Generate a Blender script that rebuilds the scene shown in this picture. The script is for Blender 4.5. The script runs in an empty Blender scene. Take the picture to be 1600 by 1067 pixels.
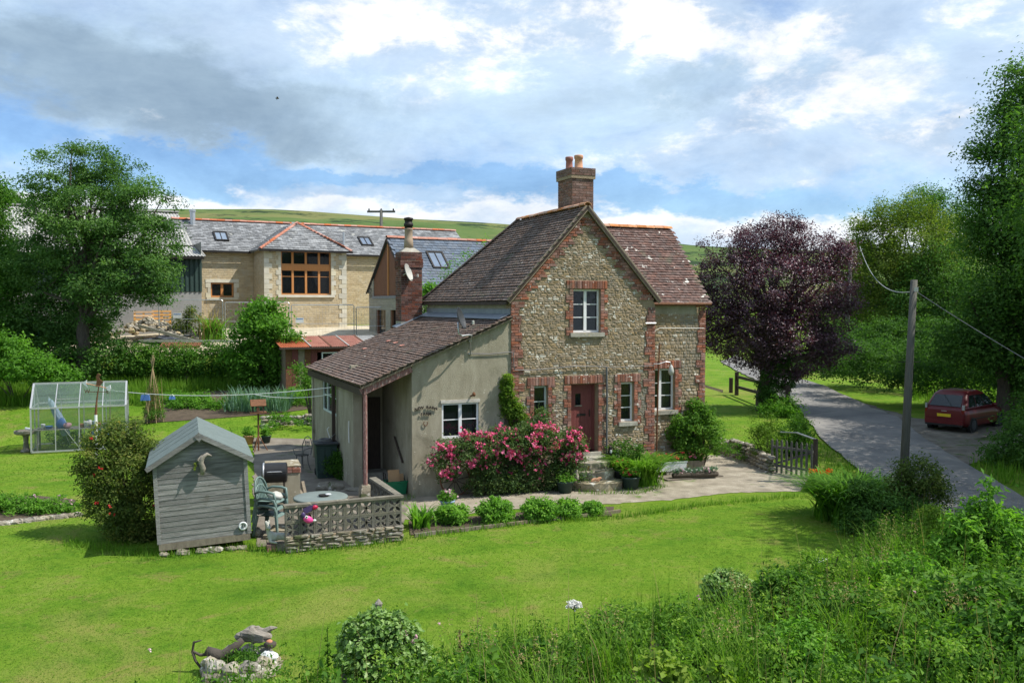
import bpy, math, random
import numpy as np
from mathutils import Vector, Matrix, Euler

random.seed(7)
RNG = np.random.default_rng(7)
R = math.radians
scn = bpy.context.scene
COL = scn.collection

# ------------------------------------------------------------------ camera
FPX, CAMZ, PITCH = 1400.0, 4.85, R(2.25)
cam_d = bpy.data.cameras.new("camera")
cam_d.sensor_width = 36.0
cam_d.lens = 36.0 * FPX / 1600.0
cam_d.clip_end = 6000
cam = bpy.data.objects.new("camera", cam_d)
cam.location = (0, 0, CAMZ)
cam.rotation_euler = (R(90) - PITCH, 0, 0)
COL.objects.link(cam)
scn.camera = cam

# ------------------------------------------------------------------ light
SUN_EL, SUN_AZ = R(54), R(95)          # azimuth clockwise from +Y
sun_d = bpy.data.lights.new("sun", 'SUN')
sun_d.energy = 5.0
sun_d.angle = R(0.55)
sun_d.color = (1.0, 0.95, 0.86)
sun = bpy.data.objects.new("sun", sun_d)
sdir = Vector((math.cos(SUN_EL) * math.sin(SUN_AZ), math.cos(SUN_EL) * math.cos(SUN_AZ), math.sin(SUN_EL)))
sun.rotation_euler = sdir.to_track_quat('Z', 'Y').to_euler()
sun.location = (30, -5, 40)
COL.objects.link(sun)
vs = scn.view_settings
scn.display_settings.display_device = 'sRGB'
vs.view_transform = 'Standard'
vs.look = 'None'
vs.exposure = 0.36
vs.gamma = 1.0
vs.use_curve_mapping = False
scn.cycles.max_bounces = 6
scn.cycles.diffuse_bounces = 4
scn.cycles.transparent_max_bounces = 12
scn.cycles.use_denoising = True


# ------------------------------------------------------------------ node helper
class NT:
    def __init__(self, tree):
        self.t = tree
        self.n = tree.nodes
        self.l = tree.links

    def node(self, typ, **kw):
        nd = self.n.new(typ)
        for k, v in kw.items():
            setattr(nd, k, v)
        return nd

    def put(self, sock, val):
        if hasattr(val, 'is_output') or isinstance(val, bpy.types.NodeSocket):
            self.l.new(val, sock)
        else:
            if isinstance(val, (tuple, list)) and len(val) == 3 and sock.type == 'RGBA':
                val = (*val, 1)
            sock.default_value = val

    def math(self, op, a, b=0.0, c=0.0, clamp=False):
        nd = self.node('ShaderNodeMath', operation=op, use_clamp=clamp)
        self.put(nd.inputs[0], a)
        self.put(nd.inputs[1], b)
        self.put(nd.inputs[2], c)
        return nd.outputs[0]

    def mix(self, fac, a, b, blend='MIX'):
        nd = self.node('ShaderNodeMix', data_type='RGBA', blend_type=blend)
        self.put(nd.inputs[0], fac)
        self.put(nd.inputs[6], a)
        self.put(nd.inputs[7], b)
        return nd.outputs[2]

    def noise(self, vec, scale, detail=4.0, rough=0.55, dist=0.0, out=0):
        nd = self.node('ShaderNodeTexNoise')
        if vec is not None:
            self.l.new(vec, nd.inputs['Vector'])
        nd.inputs['Scale'].default_value = scale
        nd.inputs['Detail'].default_value = detail
        nd.inputs['Roughness'].default_value = rough
        nd.inputs['Distortion'].default_value = dist
        return nd.outputs[out]

    def ramp(self, fac, stops, interp='LINEAR'):
        nd = self.node('ShaderNodeValToRGB')
        cr = nd.color_ramp
        cr.interpolation = interp
        while len(cr.elements) < len(stops):
            cr.elements.new(0.5)
        for e, (p, c) in zip(cr.elements, stops):
            e.position = p
            e.color = (*c, 1) if len(c) == 3 else c
        self.put(nd.inputs[0], fac)
        return nd.outputs[0]

    def smooth(self, x, lo, hi, a=0.0, b=1.0):
        nd = self.node('ShaderNodeMapRange', interpolation_type='SMOOTHSTEP')
        self.put(nd.inputs[0], x)
        nd.inputs[1].default_value = lo
        nd.inputs[2].default_value = hi
        nd.inputs[3].default_value = a
        nd.inputs[4].default_value = b
        return nd.outputs[0]


# ------------------------------------------------------------------ sky
def make_sky():
    w = bpy.data.worlds.new("World")
    scn.world = w
    w.use_nodes = True
    nt = NT(w.node_tree)
    bg = w.node_tree.nodes['Background']
    bg.inputs['Strength'].default_value = 0.09
    nis = nt.node('ShaderNodeTexSky', sky_type='NISHITA')
    nis.sun_disc = False
    nis.sun_elevation = SUN_EL
    nis.sun_rotation = SUN_AZ
    nis.air_density = 1.0
    nis.dust_density = 0.6
    nis.ozone_density = 1.6
    tc = nt.node('ShaderNodeTexCoord')
    d = tc.outputs['Generated']
    sx = nt.node('ShaderNodeSeparateXYZ')
    nt.l.new(d, sx.inputs[0])
    x, y, z = sx.outputs
    mp = nt.node('ShaderNodeMapping')
    nt.l.new(d, mp.inputs[0])
    mp.inputs['Scale'].default_value = (1, 1, 2.1)
    v3 = mp.outputs[0]
    az = nt.math('ARCTAN2', x, y)
    el = nt.math('ARCSINE', z)
    # ragged cloud edges: displace the coordinates a little
    wx = nt.noise(v3, 8.0, 9, 0.66)
    mp2 = nt.node('ShaderNodeMapping')
    nt.l.new(v3, mp2.inputs[0])
    mp2.inputs['Location'].default_value = (4.3, 1.7, 8.1)
    wy = nt.noise(mp2.outputs[0], 8.0, 9, 0.66)
    az = nt.math('MULTIPLY_ADD', nt.math('SUBTRACT', wx, 0.5), 0.26, az)
    el = nt.math('MULTIPLY_ADD', nt.math('SUBTRACT', wy, 0.5), 0.13, el)

    def gs(items):
        tot = None
        for (px, py, sxp, syp, amp) in items:
            u0 = math.atan((px - 800) / 1400)
            v0 = math.atan((478 - py) / 1400 * math.cos(u0))
            a = nt.math('MULTIPLY', nt.math('SUBTRACT', az, u0), 1400 / sxp)
            b = nt.math('MULTIPLY', nt.math('SUBTRACT', el, v0), 1400 / syp)
            e = nt.math('MULTIPLY_ADD', a, a, nt.math('MULTIPLY', b, b))
            g = nt.math('MULTIPLY', nt.math('EXPONENT', nt.math('MULTIPLY', e, -1.0)), amp)
            tot = g if tot is None else nt.math('ADD', tot, g)
        return tot

    dark = gs([(150, 105, 330, 75, .95), (430, 190, 210, 60, .75), (30, 60, 200, 120, .45), (500, 240, 110, 34, .5), (800, 190, 190, 60, .6),
               (1010, 150, 190, 60, .55), (1150, 130, 160, 40, .35), (1330, 120, 150, 60, .3), (90, 200, 60, 40, .25), (1480, 130, 120, 60, .25)])
    white = gs([(720, 50, 230, 60, .8), (930, 60, 110, 60, .75), (1090, 45, 120, 60, .75), (1330, 45, 140, 70, .7), (1190, 195, 75, 24, .8),
                (1310, 155, 160, 26, .5), (1390, 220, 80, 34, .8), (1480, 210, 40, 34, .8), (640, 155, 70, 22, .55), (1035, 228, 60, 24, .5),
                (560, 40, 120, 50, .45), (590, 235, 60, 18, .35), (370, 262, 90, 16, .4), (1560, 60, 80, 60, .4), (1330, 250, 120, 18, .35),
                (900, 260, 70, 30, .3), (250, 165, 40, 16, .3)])
    hole = gs([(320, 238, 120, 24, .8), (300, 290, 110, 26, 1.0), (40, 215, 70, 60, .6), (1010, 300, 220, 16, .8), (1260, 335, 150, 20, .8), (560, 285, 160, 14, .5), (60, 120, 60, 30, .3), (1080, 330, 80, 16, .4),
               (1210, 20, 60, 40, .3), (720, 8, 40, 14, .3), (1140, 90, 40, 40, .25), (700, 290, 240, 12, .3), (1450, 195, 20, 10, .4)])
    n1 = nt.noise(v3, 8.5, 10, 0.66, 0.15)
    n2 = nt.noise(mp2.outputs[0], 4.2, 9, 0.62, 0.2)
    # blue: the physical sky, cleaned up slightly
    blue = nt.mix(1.0, nis.outputs[0], (1.05, 1.25, 1.5), 'MULTIPLY')
    veil = nt.smooth(nt.math('SUBTRACT', nt.math('ADD', n2, nt.math('MULTIPLY', white, .25)), nt.math('MULTIPLY', hole, 0.9)), 0.12, 0.62)
    col = nt.mix(nt.math('MULTIPLY', veil, 0.9), blue, (5.8, 7.2, 8.9))
    # grey cloud undersides
    dk = nt.math('ADD', nt.math('MULTIPLY_ADD', nt.math('SUBTRACT', n1, 0.5), 1.5, dark), nt.math('MULTIPLY', hole, -0.9))
    dm = nt.smooth(dk, 0.05, 1.0)
    dcol = nt.mix(nt.smooth(nt.math('ADD', dark, nt.math('MULTIPLY', nt.math('SUBTRACT', n2, .5), 1.6)), 0.35, 1.25), (5.2, 6.9, 8.6), (3.2, 4.4, 5.6))
    col = nt.mix(nt.math('MULTIPLY', dm, 0.95), col, dcol)
    # sunlit heads
    wk = nt.math('ADD', nt.math('MULTIPLY_ADD', nt.math('SUBTRACT', n1, 0.5), 2.6, white), nt.math('MULTIPLY', hole, -0.5))
    wm = nt.smooth(wk, 0.26, 1.02)
    wcol = nt.mix(nt.smooth(nt.math('MULTIPLY_ADD', nt.math('SUBTRACT', n1, .5), 2.8, n2), 0.26, 0.72), (5.3, 6.6, 8.2), (9.4, 9.5, 9.8))
    col = nt.mix(nt.math('MULTIPLY', wm, 0.93), col, wcol)
    # low bank of cumulus along the horizon
    top = nt.math('MULTIPLY_ADD', nt.noise(v3, 11.0, 6, 0.6), 0.085, 0.078)
    top = nt.math('SUBTRACT', top, nt.math('MULTIPLY', nt.smooth(nt.math('ARCTAN2', x, y), 0.05, 0.28), 0.03))
    h = nt.math('SUBTRACT', top, nt.math('ARCSINE', z))
    hm = nt.smooth(h, 0.0, 0.012)
    hcol = nt.mix(nt.smooth(nt.math('ADD', h, nt.math('MULTIPLY', nt.math('SUBTRACT', wx, .5), .09)), 0.005, 0.05), (10.0, 10.1, 10.3), (6.3, 7.6, 9.1))
    col = nt.mix(nt.math('MULTIPLY', hm, 0.95), col, hcol)
    n3 = nt.noise(v3, 3.1, 8, .66, .6)
    m3 = nt.math('MULTIPLY_ADD', nt.math('ADD', nt.math('SUBTRACT', n3, .5), nt.math('MULTIPLY', nt.math('SUBTRACT', n1, .5), .6)), 1.2, .97)
    cx = nt.node('ShaderNodeCombineColor')
    nt.put(cx.inputs[0], m3)
    nt.put(cx.inputs[1], nt.math('MULTIPLY_ADD', m3, .86, .14))
    nt.put(cx.inputs[2], nt.math('MULTIPLY_ADD', m3, .68, .32))
    col = nt.mix(1.0, col, cx.outputs[0], 'MULTIPLY')
    nt.l.new(col, bg.inputs['Color'])


make_sky()


# ------------------------------------------------------------------ materials
def new_mat(name):
    m = bpy.data.materials.new(name)
    m.use_nodes = True
    nt = NT(m.node_tree)
    return m, nt, m.node_tree.nodes['Principled BSDF']


def rnd01(nt):
    oi = nt.node('ShaderNodeObjectInfo').outputs['Random']
    isl = nt.node('ShaderNodeNewGeometry').outputs['Random Per Island']
    return nt.math('FRACT', nt.math('ADD', oi, isl))


def mat(name, cols, rough=0.8, scale=4.0, detail=6.0, bump=0.0, bscale=30.0, rand=0.0, lichen=None, metallic=0.0,
        coat=0.0, spots=None, stretch=None, spec=0.35, world=False, pale=None):
    """cols: colours blended by noise.  rand: per-piece value spread.  lichen/spots: (colour, scale, threshold, softness)"""
    m, nt, bs = new_mat(name)
    tc = nt.node('ShaderNodeTexCoord')
    vec = nt.node('ShaderNodeNewGeometry').outputs['Position'] if world else tc.outputs['Object']
    if stretch:
        mp = nt.node('ShaderNodeMapping')
        nt.l.new(vec, mp.inputs[0])
        mp.inputs['Scale'].default_value = stretch
        vec = mp.outputs[0]
    n = nt.noise(vec, scale, detail, 0.62)
    k = len(cols)
    if k == 1:
        c = [tuple(x * 0.8 for x in cols[0]), tuple(min(1, x * 1.2) for x in cols[0])]
    else:
        c = cols
    k = len(c)
    col = nt.ramp(n, [(0.3 + 0.4 * i / (k - 1), c[i]) for i in range(k)])
    if rand:
        r = rnd01(nt)
        v = nt.math('MULTIPLY_ADD', r, 2 * rand, 1 - rand)
        hs = nt.node('ShaderNodeHueSaturation')
        nt.put(hs.inputs['Value'], v)
        nt.put(hs.inputs['Saturation'], nt.math('MULTIPLY_ADD', nt.math('FRACT', nt.math('MULTIPLY', r, 7.3)), 0.5, 0.75))
        nt.put(hs.inputs['Color'], col)
        col = hs.outputs[0]
        if pale:                              # a share of the pieces is of another, paler kind
            col = nt.mix(nt.math('GREATER_THAN', nt.math('FRACT', nt.math('MULTIPLY', r, 13.7)), 1 - pale[0]), col, pale[1])
    for sp in (lichen, spots):
        if sp:
            pos = nt.node('ShaderNodeNewGeometry').outputs['Position']
            ln = nt.noise(pos, sp[1], 5, 0.6, 0.3)
            col = nt.mix(nt.smooth(ln, sp[2], sp[2] + sp[3]), col, sp[0])
    nt.put(bs.inputs['Base Color'], col)
    bs.inputs['Roughness'].default_value = rough
    bs.inputs['Metallic'].default_value = metallic
    bs.inputs['Specular IOR Level'].default_value = spec
    bs.inputs['Coat Weight'].default_value = coat
    if bump:
        bn = nt.noise(vec, bscale, 6, 0.65)
        b = nt.node('ShaderNodeBump')
        b.inputs['Strength'].default_value = bump
        b.inputs['Distance'].default_value = 0.02
        nt.put(b.inputs['Height'], bn)
        nt.l.new(b.outputs[0], bs.inputs['Normal'])
    return m


def leaf_mat(name, dark, mid, light, trans=0.45, rough=0.6, tcol=None, spec=0.09, gain=1.45):
    m, nt, bs = new_mat(name)
    at = nt.node('ShaderNodeAttribute', attribute_name='tone')
    g = gain
    dark, mid, light = [tuple(x * g for x in c) for c in (dark, mid, light)]
    col = nt.ramp(at.outputs['Fac'], [(0.0, dark), (0.5, mid), (1.0, light)])
    nt.put(bs.inputs['Base Color'], col)
    bs.inputs['Roughness'].default_value = rough
    bs.inputs['Specular IOR Level'].default_value = spec
    tr = nt.node('ShaderNodeBsdfTranslucent')
    tc = nt.mix(1.0, col, tcol if tcol else (1.0, 1.15, 0.45), 'MULTIPLY')
    nt.put(tr.inputs['Color'], tc)
    mx = nt.node('ShaderNodeMixShader')
    mx.inputs[0].default_value = trans
    nt.l.new(bs.outputs[0], mx.inputs[1])
    nt.l.new(tr.outputs[0], mx.inputs[2])
    nt.l.new(mx.outputs[0], m.node_tree.nodes['Material Output'].inputs[0])
    return m


def glass_mat(name, col=(0.02, 0.025, 0.03), alpha=0.75, rough=0.03):
    """pane: dark reflective sheet that is partly see-through"""
    m, nt, bs = new_mat(name)
    tc = nt.node('ShaderNodeTexCoord')
    n = nt.noise(tc.outputs['Object'], 2.0, 2)
    nt.put(bs.inputs['Base Color'], nt.mix(n, tuple(c * 0.7 for c in col), tuple(c * 1.3 for c in col)))
    bs.inputs['Roughness'].default_value = rough
    bs.inputs['Specular IOR Level'].default_value = 0.6
    bs.inputs['Alpha'].default_value = alpha
    b = nt.node('ShaderNodeBump')
    b.inputs['Strength'].default_value = 0.06
    nt.put(b.inputs['Height'], n)
    nt.l.new(b.outputs[0], bs.inputs['Normal'])
    return m


M = {}


# ------------------------------------------------------------------ mesh building
class MB:
    def __init__(self, X=None):
        self.v, self.f, self.X = [], [], X

    def add(self, verts, faces, X=None):
        o = len(self.v)
        X = X if X is not None else self.X
        if X is not None:
            verts = [tuple(X @ Vector(p)) for p in verts]
        self.v += [tuple(p) for p in verts]
        self.f += [tuple(i + o for i in f) for f in faces]
        return self

    def box(self, x0, x1, y0, y1, z0, z1, X=None, jit=0.0):
        p = [(x0, y0, z0), (x1, y0, z0), (x1, y1, z0), (x0, y1, z0), (x0, y0, z1), (x1, y0, z1), (x1, y1, z1), (x0, y1, z1)]
        if jit:
            p = [tuple(c + random.uniform(-jit, jit) for c in q) for q in p]
        return self.add(p, [(3, 2, 1, 0), (4, 5, 6, 7), (0, 1, 5, 4), (1, 2, 6, 5), (2, 3, 7, 6), (3, 0, 4, 7)], X)

    def bar(self, a, b, w, h=None, X=None):
        """rectangular bar from a to b"""
        a, b = Vector(a), Vector(b)
        h = h or w
        d = (b - a)
        L = d.length
        q = d.to_track_quat('X', 'Z').to_matrix().to_4x4()
        T = Matrix.Translation(a) @ q
        if X is None:
            X = self.X
        T = X @ T if X is not None else T
        return self.box(0, L, -w / 2, w / 2, -h / 2, h / 2, T)

    def tube(self, pts, rad, n=8, X=None, closed=False):
        pts = [Vector(p) for p in pts]
        k = len(pts)
        if not hasattr(rad, '__len__'):
            rad = [rad] * k
        vs_, fs = [], []
        up = Vector((0, 0, 1))
        prev = None
        for i, p in enumerate(pts):
            if closed:
                d = (pts[(i + 1) % k] - pts[i - 1]).normalized()
            else:
                d = (pts[min(i + 1, k - 1)] - pts[max(i - 1, 0)]).normalized()
            if prev is None:
                ref = up if abs(d.z) < 0.9 else Vector((1, 0, 0))
                a = d.cross(ref).normalized()
            else:
                a = (prev - d * prev.dot(d))
                a = a.normalized() if a.length > 1e-6 else d.orthogonal().normalized()
            prev = a
            b = d.cross(a)
            for j in range(n):
                t = 2 * math.pi * j / n
                vs_.append(tuple(p + (a * math.cos(t) + b * math.sin(t)) * rad[i]))
        rings = k if closed else k - 1
        for i in range(rings):
            i2 = (i + 1) % k
            for j in range(n):
                fs.append((i * n + j, i * n + (j + 1) % n, i2 * n + (j + 1) % n, i2 * n + j))
        if not closed:
            fs.append(tuple(reversed(range(n))))
            fs.append(tuple(range((k - 1) * n, k * n)))
        return self.add(vs_, fs, X)

    def lathe(self, prof, c=(0, 0, 0), n=20, X=None, jit=0.0, sx=1.0, sy=1.0):
        vs_, fs = [], []
        for (r, z) in prof:
            for j in range(n):
                t = 2 * math.pi * j / n
                rr = r * (1 + random.uniform(-jit, jit)) if jit else r
                vs_.append((c[0] + rr * math.cos(t) * sx, c[1] + rr * math.sin(t) * sy, c[2] + z))
        for i in range(len(prof) - 1):
            for j in range(n):
                fs.append((i * n + j, i * n + (j + 1) % n, (i + 1) * n + (j + 1) % n, (i + 1) * n + j))
        fs.append(tuple(reversed(range(n))))
        fs.append(tuple(range((len(prof) - 1) * n, len(prof) * n)))
        return self.add(vs_, fs, X)

    def prism(self, poly, y0, y1, X=None):
        """poly: (x,z) outline, extruded along y"""
        n = len(poly)
        v = [(x, y0, z) for x, z in poly] + [(x, y1, z) for x, z in poly]
        f = [tuple(range(n)), tuple(reversed(range(n, 2 * n)))]
        for i in range(n):
            j = (i + 1) % n
            f.append((i, i + n, j + n, j))
        return self.add(v, f, X)

    def slab(self, quad, t, X=None):
        """thick sheet below a planar polygon of 3-D points"""
        P = [Vector(p) for p in quad]
        nrm = (P[1] - P[0]).cross(P[2] - P[0]).normalized()
        n = len(P)
        v = [tuple(p) for p in P] + [tuple(p - nrm * t) for p in P]
        f = [tuple(range(n)), tuple(reversed(range(n, 2 * n)))]
        for i in range(n):
            j = (i + 1) % n
            f.append((i, i + n, j + n, j))
        return self.add(v, f, X)

    def blob(self, c, r, sc=(1, 1, 1), rough=0.15, nu=10, nv=7, seed=None, X=None):
        rs = random.Random(seed if seed is not None else random.random())
        ph = [rs.uniform(0, 6.28) for _ in range(6)]
        v, f = [], []
        for i in range(nv + 1):
            th = math.pi * i / nv
            for j in range(nu):
                t = 2 * math.pi * j / nu
                k = 1 + rough * (math.sin(2 * t + ph[0]) * math.sin(2 * th + ph[1]) + 0.6 * math.sin(3 * t + ph[2] + 2 * th) + 0.4 * rs.uniform(-1, 1))
                v.append((c[0] + r * k * sc[0] * math.sin(th) * math.cos(t), c[1] + r * k * sc[1] * math.sin(th) * math.sin(t), c[2] + r * k * sc[2] * math.cos(th)))
        for i in range(nv):
            for j in range(nu):
                f.append((i * nu + j, (i + 1) * nu + j, (i + 1) * nu + (j + 1) % nu, i * nu + (j + 1) % nu))
        return self.add(v, f, X)

    def mesh(self, name, m=None, smooth=False):
        me = bpy.data.meshes.new(name)
        me.from_pydata(self.v, [], self.f)
        if m is not None:
            me.materials.append(m)
        if smooth:
            me.polygons.foreach_set('use_smooth', [True] * len(me.polygons))
        me.update()
        return me

    def build(self, name, m, parent=None, smooth=False, **kw):
        return link(name, self.mesh(name, m, smooth), parent, **kw)


def link(name, data, parent=None, loc=None, rot=None, scale=None, kind=None):
    o = bpy.data.objects.new(name, data)
    COL.objects.link(o)
    if parent is not None:
        o.parent = parent
    if loc is not None:
        o.location = loc
    if rot is not None:
        o.rotation_euler = rot
    if scale is not None:
        o.scale = scale
    if kind:
        o['kind'] = kind
    return o


def tag(o, label, cat, group=None):
    o['label'] = label
    o['category'] = cat
    if group:
        o['group'] = group
    return o


def thing(name, label, cat, loc=(0, 0, 0), rz=0.0, group=None, rot=None, scale=None):
    o = bpy.data.objects.new(name, None)
    o.empty_display_size = 0.2
    COL.objects.link(o)
    o.location = loc
    o.rotation_euler = rot if rot is not None else (0, 0, rz)
    if scale:
        o.scale = (scale,) * 3
    return tag(o, label, cat, group)


def dup(root, loc, rz, label=None):
    c = root.copy()
    COL.objects.link(c)
    c.location = loc
    c.rotation_euler = (0, 0, rz)
    if label:
        c['label'] = label
    for ch in list(root.children):
        d = ch.copy()
        COL.objects.link(d)
        d.parent = c
        for g in list(ch.children):
            e = g.copy()
            COL.objects.link(e)
            e.parent = d
    return c


def np_mesh(name, V, F, m, tone=None, parent=None, kind=None, smooth=False, upn=False):
    """V (n,3) float, F (k,3|4) int"""
    me = bpy.data.meshes.new(name)
    k = F.shape[1]
    me.vertices.add(len(V))
    me.vertices.foreach_set('co', np.ascontiguousarray(V, dtype=np.float32).ravel())
    me.loops.add(F.size)
    me.loops.foreach_set('vertex_index', np.ascontiguousarray(F, dtype=np.int32).ravel())
    me.polygons.add(len(F))
    me.polygons.foreach_set('loop_start', np.arange(0, F.size, k, dtype=np.int32))
    if smooth:
        me.polygons.foreach_set('use_smooth', np.ones(len(F), dtype=bool))
    if tone is not None:
        a = me.attributes.new('tone', 'FLOAT', 'POINT')
        a.data.foreach_set('value', np.clip(tone, 0, 1).astype(np.float32))
    me.materials.append(m)
    me.update(calc_edges=True)
    if upn:                                   # mown turf: blades shaded by the lie of the lawn
        nv = np.zeros((len(V), 3), np.float32)
        nv[:, 2] = 1
        me.polygons.foreach_set('use_smooth', np.ones(len(F), dtype=bool))
        me.normals_split_custom_set_from_vertices(nv)
    return link(name, me, parent, kind=kind)


def unit(a):
    return a / np.maximum(np.linalg.norm(a, axis=1, keepdims=True), 1e-9)


def leaf_geo(c, size, aspect=0.45, up=0.6, curl=0.25, outward=None, droop=0.0):
    """folded rhombic leaves: 4 verts, 2 triangles each"""
    n = len(c)
    size = np.broadcast_to(size, (n,)).reshape(n, 1)
    nrm = RNG.normal(size=(n, 3))
    nrm[:, 2] = np.abs(nrm[:, 2]) * 0.6 + up
    if outward is not None:
        nrm = nrm + outward * 0.7
    nrm = unit(nrm)
    t = RNG.normal(size=(n, 3))
    t[:, 2] -= droop
    if outward is not None:
        t = t + outward
    t = unit(t - nrm * (t * nrm).sum(1, keepdims=True))
    b = np.cross(nrm, t)
    s = size * RNG.uniform(0.7, 1.25, (n, 1))
    V = np.empty((n, 4, 3))
    V[:, 0] = c - t * s
    V[:, 1] = c + b * s * aspect + nrm * s * curl
    V[:, 2] = c + t * s
    V[:, 3] = c - b * s * aspect + nrm * s * curl
    i = np.arange(n)[:, None] * 4
    F = np.concatenate([i + np.array([[0, 1, 2]]), i + np.array([[0, 2, 3]])], axis=1).reshape(-1, 3)
    return V.reshape(-1, 3), F


def sample_lobes(lobes, n, shell=0.55):
    """lobes (cx,cy,cz,rx,ry,rz): clump centres mostly near the surface"""
    L = np.array(lobes, float)
    w = (L[:, 3] * L[:, 4] * L[:, 5]) ** 0.66
    idx = RNG.choice(len(L), n, p=w / w.sum())
    d = unit(RNG.normal(size=(n, 3)))
    r = RNG.uniform(shell ** 3, 1.0, (n, 1)) ** (1 / 3)
    r = r * (1 + 0.13 * RNG.normal(size=(n, 1)))
    return L[idx, :3] + d * L[idx, 3:] * r, d


def foliage(name, lobes, clumps, per, cr, size, m, parent=None, shell=0.55, aspect=0.45, up=0.5, tone_sd=0.2, flat=0.7,
            zmin=None, kind=None, droop=0.0, tone_mid=0.45, curl=0.25):
    cc, d = sample_lobes(lobes, clumps, shell)
    if zmin is not None:
        cc[:, 2] = np.maximum(cc[:, 2], zmin + 0.02 + RNG.uniform(0, 0.12, len(cc)))
    tone_c = np.clip(RNG.normal(tone_mid, tone_sd, clumps), 0, 1)
    crs = cr * RNG.uniform(0.6, 1.4, (clumps, 1, 1))
    off = RNG.normal(size=(clumps, per, 3)) * crs * np.array([1, 1, flat]) * 0.6
    P = (cc[:, None, :] + off).reshape(-1, 3)
    out = unit(off.reshape(-1, 3) + np.repeat(d, per, 0) * cr)
    V, F = leaf_geo(P, size, aspect, up, curl, outward=out * 0.6, droop=droop)
    tone = np.repeat(np.clip(np.repeat(tone_c, per) + RNG.normal(0, 0.12, clumps * per), 0, 1), 4)
    o = np_mesh(name, V, F, m, tone, parent, kind)
    return o, cc


def limbs(mb, base, top, targets, r0, n=9, wob=0.12, trunk_bend=None):
    """trunk with limbs forking off to each target point"""
    base, top = Vector(base), Vector(top)
    k = 7
    pts = [base.lerp(top, i / (k - 1)) + Vector((random.uniform(-wob, wob), random.uniform(-wob, wob), 0)) * (1 if 0 < i else 0) for i in range(k)]
    rad = [r0 * (1.25 if i == 0 else 1 - 0.62 * i / (k - 1)) for i in range(k)]
    mb.tube(pts, rad, n)
    for t in targets:
        t = Vector(t)
        f = random.uniform(0.35, 0.95)
        s = base.lerp(top, f)
        mid = s.lerp(t, 0.5) + Vector((random.uniform(-.3, .3), random.uniform(-.3, .3), random.uniform(0.0, .5))) * (t - s).length * 0.25
        rr = r0 * (1 - 0.6 * f) * 0.5
        mb.tube([s, s.lerp(mid, .5) + Vector((0, 0, .03)), mid, mid.lerp(t, .55), t], [rr, rr * .8, rr * .6, rr * .38, rr * .15], 5)


def blades(name, pts, h, w, m, parent=None, kind=None, lean=0.35, tone=None, segs=1, hvar=0.4, arch=0.0, upn=False):
    """upright grass or strap blades: triangles (segs=1) or arching strips"""
    n = len(pts)
    a = RNG.uniform(0, 2 * np.pi, n)
    hd = np.stack([np.cos(a), np.sin(a), np.zeros(n)], 1)
    sd = np.stack([-np.sin(a), np.cos(a), np.zeros(n)], 1)
    H = (h * (1 + hvar * RNG.uniform(-1, 1, n)))[:, None]
    ln = (np.abs(RNG.normal(0, lean, n)) + arch)[:, None]
    W = w * RNG.uniform(0.7, 1.3, n)[:, None]
    if tone is None:
        tone = np.clip(RNG.normal(0.5, 0.2, n), 0, 1)
    if segs == 1:
        V = np.empty((n, 3, 3))
        V[:, 0] = pts - sd * W
        V[:, 1] = pts + sd * W
        V[:, 2] = pts + hd * H * ln + np.array([0, 0, 1]) * H
        F = np.arange(n * 3).reshape(n, 3)
        return np_mesh(name, V.reshape(-1, 3), F, m, np.repeat(tone, 3), parent, kind, upn=upn)
    k = segs + 1
    V = np.empty((n, k, 2, 3))
    for i in range(k):
        t = i / segs
        c = pts + hd * H * ln * (t ** 1.6) + np.array([0, 0, 1]) * H * (t - arch * 0.75 * t ** 3)
        ww = W * (1 - t ** 2 * 0.92)
        V[:, i, 0] = c - sd * ww
        V[:, i, 1] = c + sd * ww
    base = np.arange(n)[:, None] * (2 * k)
    fs = []
    for i in range(segs):
        q = np.array([[2 * i, 2 * i + 1, 2 * i + 3, 2 * i + 2]])
        fs.append(base + q)
    F = np.concatenate(fs, 0)
    return np_mesh(name, V.reshape(-1, 3), F, m, np.repeat(tone, 2 * k), parent, kind)


# ------------------------------------------------------------------ terrain
def sm(x, a, b):
    t = np.clip((np.asarray(x, float) - a) / (b - a), 0, 1)
    return t * t * (3 - 2 * t)


def bank_d(x, y):
    """how far inside the overgrown railway bank (0 at the lawn edge)"""
    xs = np.array([-60, -9, -3.2, 1.0, 3.2, 5.6, 7.6, 9.5, 11, 14, 60.])
    ys = np.array([8.0, 8.4, 10.9, 12.9, 14.0, 16.2, 18.4, 19.0, 18.0, 14.5, 14.])
    return np.interp(x, xs, ys) - y


def hgt(x, y):
    x, y = np.asarray(x, float), np.asarray(y, float)
    st = 31.0
    ramp = np.interp(y, [st, 34.0, 40, 44, 47, 50, 60, 80, 140, 400, 3000], [0, .45, 1.3, 2.2, 3.1, 3.5, 3.7, 4.0, 4.3, 4.5, 4.5])
    w = 1 - 0.8 * sm(x, -2, 9)
    far = sm(y, 60, 150)
    w = w * (1 - far) + far
    z = ramp * w
    d = np.maximum(bank_d(x, y), 0)
    z = z + 0.16 * np.minimum(d, 9) * (1 - sm(x, 9, 13))
    # right-hand verge beyond the lane climbs a little
    z = z + 0.9 * sm(x - 0.42 * y, 4.6, 11) * sm(y, 18, 30)
    return z


def hz(x, y):
    return float(hgt(x, y))


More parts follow.
